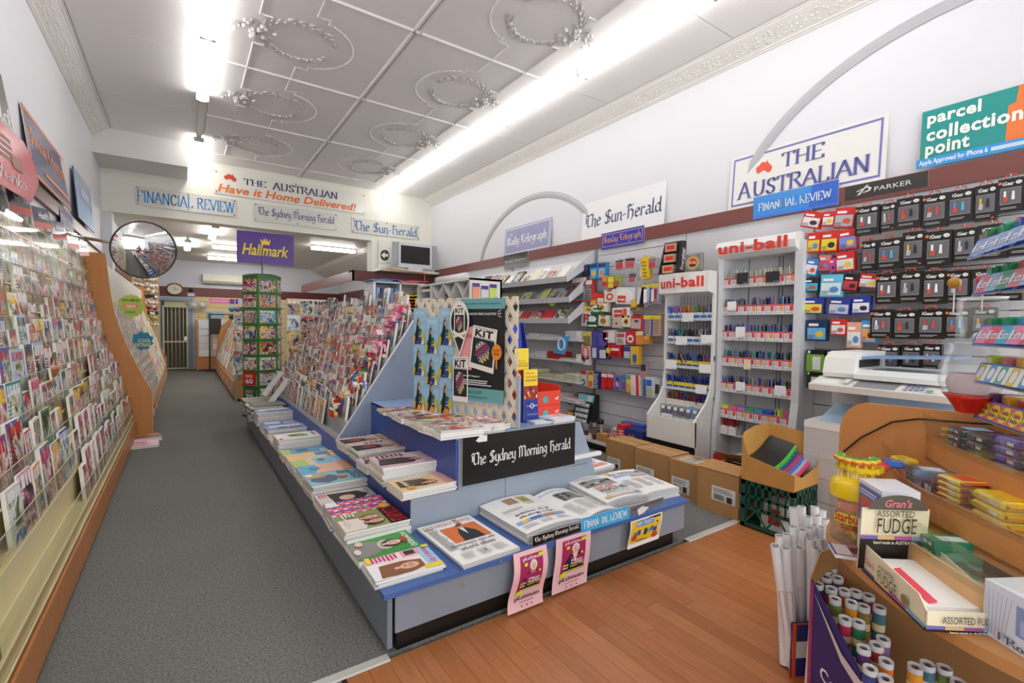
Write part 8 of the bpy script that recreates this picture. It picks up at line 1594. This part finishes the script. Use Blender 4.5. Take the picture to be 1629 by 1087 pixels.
sweets(C1, .712, .28, .14, .1, .02, 2, 'd8c8d0', 'e8d84a', 'silver and yellow bar behind the navy bars', 'chocolate_bar', g1, inset=.12, tw=.2)
sweets(C1, .712, .43, .14, .05, .035, 2, '7ab82c', '5a8a20', 'lime green box at the front of the bottom tier', 'sweet_box', g1, wrap=False)
sweets(C1, .712, .43, .14, .05, .035, 2, '8fc83c', 'e8e0c0', 'second row lime green box on the bottom tier', 'sweet_box', g1, wrap=False, inset=.09)
sweets(C1, .712, .575, .06, .12, .025, 4, '2a9070', 'd0e8dc', 'dark green pack at the right end of the bottom tier', 'sweet_box', g1, wrap=False)
cbq = MB('plastic', '1c1814'); cp_ = [(2.235, .84, .90), (2.232, .78, .97), (2.232, .68, 1.05), (2.232, .6, 1.075), (2.232, .45, 1.085), (2.232, .3, 1.10)]; cbq.tube(cp_, .0035, 6); tag(cbq.build('cable'), 'thin black cable running up the back panel of the sweet counter', 'cable')
# ---- lollipop tub
tx, ty, tz = 1.875, .665, .686
tb_ = thing('lollipop_tub', 'clear tub with a yellow domed lid and red lettering beside the fudge box', 'tub', (tx, ty, tz))
q = MB('clearplastic', 'ffffff'); q.lathe((tx, ty, tz), [(.001, .002), (.068, .002), (.071, .015), (.069, .067), (.073, .074), (.073, .148), (.07, .16)], 28); q.build('tub', tb_)
q = MB('gloss', 'f4cc1a'); q.lathe((tx, ty, tz), [(.074, .152), (.075, .185), (.069, .204), (.045, .222), (.015, .231), (.001, .232)], 28); q.build('lid', tb_)
q = MB('print'); ca = math.atan2(-ty, -tx)
class CY_(Print):
    def P(s, u, v): a_ = ca - .9 + 1.8 * u; r_ = .0735 + s.k * s.step; return Vector((tx + r_ * math.cos(a_), ty + r_ * math.sin(a_), tz + .015 + .137 * v))
    def rect(s, u0, v0, u1, v1, col):
        for i in range(10): a0 = u0 + (u1 - u0) * i / 10; a1 = u0 + (u1 - u0) * (i + 1) / 10; s.poly([(a0, v0), (a1, v0), (a1, v1), (a0, v1)], col)
        s.k += 1; return s
P = CY_(q, (0, 0, 0), (1, 0, 0), (0, 0, 1), step=.0006); P.rect(.02, .42, .98, .66, 'f2d24a'); P.text('Starburst', .04, .45, .8, .68, 'c8281c', 'bold'); P.text('Sucks', .2, .28, .6, .4, 'b8201c', 'didone'); P.rect(.12, .76, .9, .94, 'd88a74'); P.lines(.15, .78, .85, .92, 2, 'f0d0c4'); q.build('label', tb_)
q = MB('gloss'); rg = random.Random(4)
for i in range(26): a_ = rg.uniform(0, 6.28); r_ = rg.uniform(0, .05); q.box((tx + r_ * math.cos(a_), ty + r_ * math.sin(a_), tz + rg.uniform(.015, .07)), (.01, .01, .04), rot=Matrix.Rotation(rg.uniform(-1, 1), 3, 'X') @ Matrix.Rotation(rg.uniform(-1, 1), 3, 'Y'), col=rg.choice(['f0c82c', 'e8a82c', 'f2d860', 'd8742c']))
o = q.build('sweets', tb_); o['kind'] = 'stuff'
for i in range(9):
    a_ = ca + (-1.9 + i * .48); x, y = tx + .05 * math.cos(a_), ty + .05 * math.sin(a_); hh = .03 + .02 * ((i * 3) % 3)
    o_ = thing('lollipop', 'yellow and green wrapped lollipop on the tub lid, %s round from the left' % ORD[i], 'lollipop', (x, y, tz + .21), 0, 'lollipops on the yellow lid')
    q = MB('plastic', 'f2e6b0'); q.cyl((x, y, tz + .19), (x, y, tz + .24 + hh), .002, n=6); q.build('stick', o_)
    q = MB('gloss', 'f0b824'); q.lathe((x, y, tz + .243 + hh), [(.003, -.028, 'f2d83c'), (.012, -.026, 'f2d83c'), (.004, -.006, 'e8862c'), (.015, .0, 'e8782c'), (.0175, .008, 'e8c23a'), (.013, .015, '2f9a3c'), (.001, .019)], 10); q.box((x - .012 * math.sin(ca), y + .012 * math.cos(ca), tz + .222 + hh), (.02, .02, .016), col='f2cc24'); q.build('wrapper', o_)
for i in range(3):
    q = MB('gloss', ['e8402c', '2f6ac8', 'e8c42c'][i]); q.box((0, 0, 0), (.07, .05, .02), bev=.006, rot=Matrix.Rotation(.5 * i, 3, 'Z')); o = q.build('sweet_bag'); o.location = (1.99 + .035 * i, .63 - .02 * i, .93 + .01 * i); tag(o, '%s sweet packet heaped behind the lollipop tub' % ['red', 'blue', 'yellow'][i], 'sweets', 'packets behind the tub')
flat_mag('card_packet', 'printed card packet lying on the shelf between tub and fudge box', 1.75, .62, .686, .09, .12, .6, .012, lambda P: (P.rect(.05, .05, .95, .95, 'c8b8b0'), P.rect(.1, .1, .9, .6, 'a83a30'), P.ell(.5, .4, .25, .2, '2a2a40')), None, cat='packet', base='3a4a9c')
# ---- fudge box
av = Vector((-.716, -.698, 0)); bv = Vector((.79, -.61, 0)); FO = Vector((1.66, .567, .686)); TW, TL_ = .17, .295
fd = thing('fudge_box', 'cream counter box lettered ASSORTED FUDGE with a tall header card', 'display box', tuple(FO))
def fb4(o_, u, v, z): return FO + av * u + bv * v + Vector((0, 0, z))
q = MB('print', 'ece0be')
q.prism([fb4(0, 0, 0, 0), fb4(0, TL_, 0, 0), fb4(0, TL_, 0, .05), fb4(0, TL_ - .03, 0, .075), fb4(0, 0, 0, .085)], bv * .003); q.prism([fb4(0, 0, TW, 0), fb4(0, TL_, TW, 0), fb4(0, TL_, TW, .05), fb4(0, TL_ - .03, TW, .075), fb4(0, 0, TW, .11)], -bv * .003)
q.prism([fb4(0, TL_, 0, 0), fb4(0, TL_, TW, 0), fb4(0, TL_, TW, .05), fb4(0, TL_, 0, .05)], -av * .003); q.prism([fb4(0, 0, 0, .002), fb4(0, TL_, 0, .002), fb4(0, TL_, TW, .002), fb4(0, 0, TW, .002)], Vector((0, 0, .002))); q.build('tray', fd)
q = MB('paper', 'f4f0ec'); q.prism([fb4(0, .04, .01, .004), fb4(0, TL_ - .02, .01, .004), fb4(0, TL_ - .03, .01, .045), fb4(0, .04, .01, .055)], bv * (TW - .02)); q.set('gloss', 'ee4a62'); q.prism([fb4(0, .1, .03, .052), fb4(0, TL_ - .04, .03, .046), fb4(0, TL_ - .04, .05, .05), fb4(0, .1, .05, .056)], Vector((0, 0, .003))); q.build('wrapped_fudge', fd)
m2 = MB('print'); P = Print(m2, fb4(0, 0, 0, 0), av * TL_, Vector((0, 0, .06)), -bv, .0008); P.rect(0, 0, 1, .14, '1c1816'); 
for i, c in enumerate(('5c4a8c', 'd8b880', 'a8509c', '6aa8d8')): P.rect(.25 * i, .14, .25 * i + .25, .27, c)
P.text('ASSORTED', .32, .88, .58, 1.08, '4a443c', 'sans'); P.text('FUDGE', .32, .32, .62, .82, '3a342e', 'sans'); P.ell(.74, .55, .05, .22, '8a7c4a'); P.text("Gran's", .10, .6, .27, .9, 'd06a70', 'ital')
P = Print(m2, fb4(0, TL_, 0, 0), bv * TW, Vector((0, 0, .05)), av, .0008); P.rect(0, 0, 1, .14, '1c1816'); 
for i, c in enumerate(('7a68b0', 'd8b880', 'a8509c', '6aa8d8')): P.rect(.25 * i, .14, .25 * i + .25, .3, c)
P.text('ASSORTED FUDGE', .2, .45, .95, .8, '4a443c', 'sans'); P.text('hand made in AUSTRALIA', .3, .02, .9, .12, 'e8e2d0', 'bold'); m2.build('side_print', fd)
hd = MB('print', 'ece0be'); HB = [fb4(0, .01, -.018, .012), fb4(0, .01, TW, .012)]; up = Vector((0, 0, 1)) + av * .08; hz = .205
hd.prism([HB[0], HB[1], HB[1] + up * .185, HB[0] + up * .185], -av * .003); hd.build('header_card', fd)
m2 = MB('print'); P = Print(m2, HB[0] + av * .002, HB[1] - HB[0], up * .185, av, .001); P.rect(0, .5, 1, 1.0, 'ece0be'); P.rect(.0, .0, 1, .4, '241c18'); P.rect(0, .4, 1, .5, '1c1814'); P.text('hand made in AUSTRALIA', .2, .42, .82, .475, 'e8e2d0', 'bold')
for i, c in enumerate(('7a68b0', 'd8b880', 'b85aa4', '6aa8d8')): P.rect(.25 * i, .5, .25 * i + .25, .56, c)
P.text('ASSORTED', .2, .88, .76, .98, '4a443c', 'sans'); P.text('FUDGE', .22, .61, .8, .86, '3a342e', 'sans'); P.shape([(.06 + .44 - .44 * math.cos(PI * i / 14), 1.0 + .24 * math.sin(PI * i / 14)) for i in range(15)][::-1], '5c564a'); P.text("Gran's", .30, 1.04, .70, 1.17, 'e07a84', 'ital'); m2.build('lettering', fd)
wb = thing('white_box', 'white carton standing directly behind the fudge header card', 'box', tuple(fb4(0, -.07, .08, 0))); q = MB('print', 'e4e4ec'); q.prism([fb4(0, -.008, .055, 0), fb4(0, -.008, TW - .005, 0), fb4(0, -.008, TW - .005, .235), fb4(0, -.008, .055, .235)], -av * .13); q.build('box', wb)
m2 = MB('print'); P = Print(m2, fb4(0, -.135, .054, 0), av * .125, Vector((0, 0, .235)), -bv, .0008); P.rect(0, .45, 1, .95, '6a78b4'); P.rect(.1, .62, .95, .8, 'c85a48'); P.rect(.55, .4, 1, .6, '5a5c60'); P.text('5', .65, .43, .85, .57, 'f0eeee', 'bold'); P.lines(.1, .84, .9, .92, 2, 'dfe0ee'); m2.build('side_print', wb)
# ---- winter gift box (name printed, picture left plain)
FZ = Vector((1.562, .285, .686)); a2 = Vector((-.55, -.835, 0)); b2 = Vector((.86, -.5, 0))
fz = thing('gift_box', 'white and lilac box with a blue window right of the fudge box', 'box', tuple(FZ)); f4 = lambda u, v, z: FZ + a2 * u + b2 * v + Vector((0, 0, z))
q = MB('print', 'dfe1ec'); q.prism([f4(0, 0, 0), f4(.24, 0, 0), f4(.24, .16, 0), f4(0, .16, 0)], Vector((0, 0, .13))); q.prism([f4(0, .16, 0), f4(.24, .16, 0), f4(.24, .16, .22), f4(0, .16, .19)], b2 * .003); q.build('box', fz)
m2 = MB('print'); P = Print(m2, f4(0, 0, 0), a2 * .24, Vector((0, 0, .13)), -b2, .0008); P.rect(.3, .3, 1, .82, '8a98c8'); P.rect(.34, .34, 1, .6, 'a8b8e0'); P.ell(.6, .5, .08, .12, 'c8d0ea'); P.text('FROZEN II', .15, .06, .75, .2, '5a5c78', 'serif')
for i in range(7): P.shape([(.04 + .03 * i, .1), (.05 + .03 * i, .1), (.02 + .045 * i, .9), (.015 + .045 * i, .9)], 'a9aabf')
P = Print(m2, f4(0, .16, .13), a2 * .24, Vector((0, 0, .09)), -b2, .0008); P.text('FROZEN', .2, .3, 1.4, .7, '5a5c78', 'serif'); m2.build('lettering', fz)
# ---- rolls of covering film in the navy display box
rb = thing('roll_box', 'navy display box of rolls with a magenta edge on the floor', 'display box', (1.9, .6, 0)); A, B, C_, D, E_ = (1.89, .80), (1.665, .50), (1.55, .12), (2.1, .12), (2.12, .80)
q = MB('print', '2c2470'); q.prism([(*A, 0), (*B, 0), (*B, .29), (1.70, .55, .30), (1.76, .63, .37), (*A, .485)], (.004, -.003, 0)); q.build('left_wall', rb)
q = MB('card', 'a87c4c'); q.prism([(*A, 0), (*E_, 0), (*E_, .55), (2.0, .815, .55), (*A, .49)], (0, .004, 0)); q.prism([(*E_, 0), (*D, 0), (*D, .55), (*E_, .55)], (.004, 0, 0)); q.build('back_wall', rb)
q = MB('print', '2c2470'); q.prism([(*B, 0), (*C_, 0), (*C_, .25), (*B, .29)], (.004, 0, 0)); q.build('front_wall', rb); q = MB('card', '8a6238'); q.prism([(*A, .0), (*B, 0), (*C_, 0), (*D, 0), (*E_, 0)], (0, 0, .004)); q.build('base', rb)
m2 = MB('print'); U = Vector((B[0] - A[0], B[1] - A[1], 0)); P = Print(m2, (*A, 0), U, (0, 0, .48), (-.8, .6, 0), .0012); P.rect(0, 0, .05, 1.0, 'a82c74'); P.rect(.93, 0, 1, .6, 'a82c74'); P.text('ConTact', .2, .36, .9, .46, 'f2eef6', 'bold')
P.shape([(.07, .94), (.5, .70), (.95, .62), (.86, .55), (.5, .64)], 'd8ccc8'); m2.build('lettering', rb)
RP = [(450, 225), (492, 200), (452, 272), (540, 280), (590, 285), (390, 325), (412, 360), (492, 362), (592, 375), (608, 345), (680, 385), (720, 430), (775, 415), (815, 455), (860, 505), (838, 535), (520, 438), (645, 465), (738, 495), (598, 590), (700, 615), (755, 680), (888, 745), (738, 812), (838, 790), (832, 862), (930, 855), (910, 915), (790, 970), (905, 1045)]
RC_ = [(1220 + x / 4.79, 860 + y / 4.79) for x, y in RP] + [(1380 + x / 4.073, 820 + y / 4.073) for x, y in ((390, 960), (500, 985), (310, 975), (440, 1030), (590, 1075))]
seen = []; k = 0
for (px, py) in RC_:
    z = .47 - .12 * max(0, (py - 900) / 190); p = at(px, py, 2, z)
    if any((p.x - a_) ** 2 + (p.y - b_) ** 2 < .034 ** 2 for a_, b_ in seen): continue
    seen.append((p.x, p.y)); cc = ['8a7a3a', 'c83a5a', '3a8a5c', '8a6a9c', '5a3a6a', 'b8442c', 'd8702c', '3a4a8c', 'a83a4a', '4a7a8a', '7a8a4a', 'e8a03c'][k % 12]
    o_ = thing('covering_roll', 'covering roll with a %s band, %s in the navy box' % (['olive', 'rose', 'green', 'mauve', 'plum', 'rust', 'orange', 'blue', 'crimson', 'teal', 'moss', 'amber'][k % 12], nth(k)), 'roll', (p.x, p.y, 0), 0, 'covering rolls in the navy box')
    tilt = Vector((rnd.uniform(-.01, .02), rnd.uniform(-.01, .02), 0)); b0 = Vector((p.x, p.y, .02)) + tilt; t0 = Vector((p.x, p.y, z - .0)); q = MB('gloss', cc); q.cyl(b0, b0 + (t0 - b0) * .7, .0195, n=14, col='e2dcd4', caps=False); q.cyl(b0 + (t0 - b0) * .7, b0 + (t0 - b0) * .95, .0197, n=14, caps=False); q.cyl(b0 + (t0 - b0) * .8, b0 + (t0 - b0) * .86, .0199, n=14, col='e8d8a0', caps=False); q.build('print', o_)
    q = MB('gloss', 'd4d4d4'); ax = (t0 - b0).normalized(); q.cyl(t0 - ax * .02, t0, .0197, n=14, caps=False); u = ax.orthogonal().normalized(); w_ = ax.cross(u); ro = [t0 + (u * math.cos(2 * PI * i / 14) + w_ * math.sin(2 * PI * i / 14)) * .0197 for i in range(14)]; ri = [t0 + (u * math.cos(2 * PI * i / 14) + w_ * math.sin(2 * PI * i / 14)) * .010 - ax * .004 for i in range(14)]
    for i in range(14): j = (i + 1) % 14; q.poly([ro[i], ro[j], ri[j], ri[i]])
    q.poly([r_ - ax * .012 for r_ in ri], col='9c9a9a'); q.build('foil_end', o_); k += 1
# ---- white postal tubes
tbx = thing('tube_box', 'navy, white and orange box holding white postal tubes on the floor', 'display box', (2.15, .93, 0)); Pq, Qq, Rr, Ss = (2.15, 1.03), (2.0, .91), (2.15, .825), (2.42, .97)
q = MB('print', '2c3080'); q.prism([(*Qq, 0), (*Rr, 0), (*Rr, .235), (*Qq, .225)], (.003, .004, 0)); q.build('front_wall', tbx); q = MB('print', '4a3470'); q.prism([(*Pq, 0), (*Qq, 0), (*Qq, .225), (*Pq, .30)], (.004, -.003, 0)); q.build('left_wall', tbx)
q = MB('card', 'a87c4c'); q.prism([(*Pq, 0), (*Ss, 0), (*Ss, .3), (*Pq, .3)], (0, .004, 0)); q.prism([(*Rr, 0), (*Ss, 0), (*Ss, .3), (*Rr, .23)], (.004, 0, 0)); q.prism([(*Pq, 0), (*Qq, 0), (*Rr, 0), (*Ss, 0)], (0, 0, .003)); q.build('rear_walls', tbx)
m2 = MB('print'); P = Print(m2, (*Qq, 0), (Rr[0] - Qq[0], Rr[1] - Qq[1], 0), (0, 0, .225), (-.5, -.86, 0), .0012); P.rect(0, .36, 1, .66, 'e6e2e6'); P.frame(0, 0, 1, 1, .1, .03, 'e0562c'); P.text('SEPT', .85, .5, 1, .55, '3a3880', 'bold')
P = Print(m2, (*Pq, 0), (Qq[0] - Pq[0], Qq[1] - Pq[1], 0), (0, 0, .225), (-.6, .8, 0), .0012); P.rect(.1, .1, .9, .6, 'd8d4de'); P.lines(.15, .15, .8, .5, 5, '5a5480', .4); P.rect(.94, 0, 1, 1, 'e0562c'); m2.build('print', tbx)
TT = [(1233, 868, .93, .5), (1251, 872, .93, .5), (1272, 871, .93, .48), (1240, 852, .97, .5), (1252, 850, .97, .5), (1262, 808, 1.0, .58), (1275, 806, 1.0, .6), (1262, 838, .96, .5), (1277, 843, .95, .5), (1288, 840, .94, .5), (1296, 836, .94, .5), (1300, 820, .97, .5), (1306, 838, .92, .5), (1312, 826, .95, .5), (1317, 838, .91, .5), (1290, 858, .9, .5), (1304, 856, .9, .5), (1318, 858, .89, .5), (1308, 812, .98, .5), (1285, 822, .97, .5), (1296, 806, 1.0, .5), (1324, 846, .9, .5), (1298, 872, .88, .5), (1314, 874, .87, .5)]
for k, (px, py, y, _) in enumerate(TT):
    t0 = at(px, py, 1, y); b0 = Vector((min(max(t0.x + .05 * (1 if k < 5 else .3), 2.05), 2.34), min(y, .97) - .01 * (k % 2), .01)); ax = (t0 - b0).normalized(); r_ = .0165; o_ = thing('postal_tube', 'white cardboard postal tube, %s counted from the leftmost front one' % nth(k), 'tube', tuple(b0), 0, 'white postal tubes')
    q = MB('paper', 'efefef'); q.cyl(b0, t0, r_, n=14, caps=False); q.cyl(t0, b0 + (t0 - b0) * .85, r_ * .9, n=14, caps=False, col='d6d6d8'); u = ax.orthogonal().normalized(); w_ = ax.cross(u)
    cs4 = [(u * math.cos(2 * PI * i / 14) + w_ * math.sin(2 * PI * i / 14)) for i in range(14)]
    for i in range(14): j = (i + 1) % 14; q.poly([t0 + cs4[i] * r_, t0 + cs4[j] * r_, t0 + cs4[j] * r_ * .9, t0 + cs4[i] * r_ * .9], col='fafafa')
    q.poly([b0 + (t0 - b0) * .86 + c * r_ * .9 for c in cs4], col='b8b8ba'); q.build('tube', o_)
    if k < 3:
        q = MB('print', 'c8485a'); tw_ = (Vector((0, 0, CH)) - t0); s1 = ax.cross(tw_).normalized(); out = s1.cross(ax).normalized(); out = -out if out.dot(tw_) < 0 else out
        for sg in (-1, 1): c1 = b0 + (t0 - b0) * .3 + s1 * sg * .009 + out * r_; c2 = b0 + (t0 - b0) * .66 + s1 * sg * .009 + out * r_; q.tube([c1, c2], .0008, 4)
        c1 = b0 + (t0 - b0) * .66 + out * r_; q.tube([c1 - s1 * .009, c1 + s1 * .009], .0008, 4); q.build('red_outline', o_)
# ---- gum racks and sweet tubs at the right edge
GR0 = Vector((2.03, .435)); gd_ = Vector((-.84, -.54)); gn = Vector((.54, -.84)); gn = -gn if gn.x < 0 and False else Vector((.54, -.84)) * 1
gout = Vector((-.54, .84))
gk = thing('gum_rack', 'five-tier gum rack with angled price strips at the right edge', 'rack', (2.1, .3, 1.13))
strips = [(1538, 405, ['8fa4d8', '8fa4d8'], 'Extra', 'e6eaf6', .42), (1545, 462, ['d8788c', '8fb8d8', '4a9a84'], 'Extra', 'eef0f4', .42), (1545, 540, ['ec8ab4', 'e05a6c', '4ab4d8'], 'Extra', 'f4eef2', .42), (1545, 598, ['e8c85a', '6aa4d8', '6ab0a4'], 'MENTOS', 'dfe8f0', .42), (1548, 655, ['d8707c', 'd8707c'], 'Hubba', 'f0d83c', .42)]
for k, (px, py, cs, tx_, tc_, L_) in enumerate(strips):
    p0 = at(px, py + 8, 1, .44 - .0 * k); z = p0.z; p0 = Vector((p0.x, .44, z)); U = Vector((gd_.x, gd_.y, 0)) * L_; Vv = Vector((.012, -.02, .062)) if k else Vector((.012, -.02, .056)); out = Vector((gout.x, gout.y, .25))
    q = MB('gloss', '3a78d0'); q.prism([p0, p0 + U, p0 + U + Vv, p0 + Vv], -out * .004); q.build('price_strip', gk)
    back = -Vector((gout.x, gout.y, 0)) * .22; q = MB('plastic', '9c9688'); q.prism([p0, p0 + U, p0 + U + back + Vector((0, 0, .085)), p0 + back + Vector((0, 0, .085))], Vector((0, 0, -.004))); q.build('shelf', gk)
    m2 = MB('print'); P = Print(m2, p0, U, Vv, out, .001)
    for j in range(6):
        u0 = .03 + j * .16; c = cs[j % len(cs)]; P.rect(u0, .08, u0 + .155, .92, c)
        if k == 4: P.ell(u0 + .075, .5, .065, .38, 'f0d83c'); P.text('Hubba', u0 + .03, .52, u0 + .12, .72, '8a2a5c', 'bold'); P.text('Bubba', u0 + .03, .28, u0 + .12, .48, '5a3a8c', 'bold')
        elif k == 3: P.ell(u0 + .05, .5, .035, .3, 'e8eef2', 10); P.rect(u0 + .1, .1, u0 + .15, .9, 'eef0f0')
        else: P.text(tx_, u0 + .03, .3, u0 + .13, .72, tc_, 'ital'); P.ell(u0 + .025, .5, .02, .25, 'dfe6f4', 10)
    m2.build('strip_print', gk)
    for j in range(4):
        b_ = p0 + U * (.1 + .2 * j) + back * .4 + Vector((0, 0, .068)); cc = [['3a7a5a', '2a9a6a', '3a5ab0', '2f8a50'], ['1f8a50', '2aa060', 'd84a4a', '2a9a5c'], ['2a8a60', '2a9a6a', '3a9ac8', '3aa06a'], ['b8c83a', 'c8707c', 'e8b43a', '2f8a60'], ['5a2a6c', 'e8a02c', 'c8302c', 'd8a83a']][k][j]
        m_ = MB('gloss', cc); m_.box((0, 0, 0), (.07, .12, .035), bev=.005, rot=Matrix.Rotation(math.atan2(gout.y, gout.x) + PI / 2 - .2, 3, 'Z')); m_.box((0, 0, .0178), (.05, .08, .0006), col='e8e0b0', rot=Matrix.Rotation(math.atan2(gout.y, gout.x) + PI / 2 - .2, 3, 'Z')); o = m_.build('gum_pack'); o.location = b_
        tag(o, 'gum pack on the %s rack shelf, %s from the left' % (ORD[k], ORD[j]), 'gum', 'gum packs on the angled rack')
q = MB('steel', 'b8b8b8'); zt_ = 1.66; q.tube([(2.2, .05, 1.13), (2.2, .05, zt_)], .008); q.tube([(2.16, .30, 1.13), (2.16, .30, zt_)], .006); q.build('post', gk)
q = MB('acrylic', 'ffffff'); q.bx(2.16, 2.22, .0, .34, 1.13, 1.62); q.build('back_sheet', gk)
gt = thing('lollipop_globe', 'clear globe tub with a red base on top of the sweet counter', 'tub', (2.27, .47, 1.13)); q = MB('gloss', 'd8241c'); gx, gy = 2.16, .45; q.lathe((gx, gy, 1.13), [(.034, 0), (.038, .01), (.058, .045), (.07, .06), (.001, .06)], 24); q.build('red_base', gt)
q = MB('clearplastic', 'ffffff'); q.lathe((gx, gy, 1.13), [(.07, .06), (.083, .1), (.083, .15), (.07, .19), (.06, .215), (.062, .23)], 24); q.build('globe', gt); q = MB('print', 'e8cfd4'); q.lathe((gx, gy, 1.13), [(.055, .065), (.065, .1), (.055, .13)], 12); q.build('sweets', gt)['kind'] = 'stuff'
m2 = MB('print'); pc = Vector((2.13, .36, 1.25)); P = Print(m2, pc, (-.1, -.08, 0), (0, 0, .07), (-.6, .8, 0), .001); P.ell(.5, .5, .5, .55, 'e8d23a'); P.text('Chupa', .15, .5, .85, .85, 'c8281c', 'script'); P.text('Chups', .15, .1, .85, .45, 'c8281c', 'script'); m2.build('logo', gt)
ct2 = thing('sweet_jar', 'tall clear cylinder jar standing on the globe tub behind the gum rack', 'jar', (2.17, .44, 1.36)); q = MB('clearplastic', 'ffffff'); q.lathe((gx, gy - .02, 1.36), [(.001, 0), (.062, 0), (.062, .14), (.058, .15)], 24); q.set('plastic', 'e6e4ea'); q.lathe((gx, gy - .02, 1.36), [(.063, 0), (.064, .004)], 24); q.lathe((gx, gy - .02, 1.36), [(.06, .146), (.062, .152)], 24); q.build('jar', ct2); q = MB('gloss', 'e8e6ee'); q.ball((gx - .02, gy - .02, 1.38), .018, 8); q.build('sweets', ct2)
for i, (dx, dz, cc, nm) in enumerate(((-.05, 1.56, 'c8902c', 'amber'), (.02, 1.57, 'd84a3c', 'red and yellow'))):
    o_ = thing('lollipop', '%s lollipop standing above the clear jar' % nm, 'lollipop', (gx + dx, gy, dz)); q = MB('gloss', cc); q.ball((gx + dx * .9, gy + (-dx) * .8, dz), .019, 10); q.build('sweet', o_); q = MB('plastic', 'f0eeea'); q.cyl((gx + dx * .9, gy - dx * .8, dz - .1), (gx + dx * .9, gy - dx * .8, dz), .002, n=6); q.build('stick', o_)
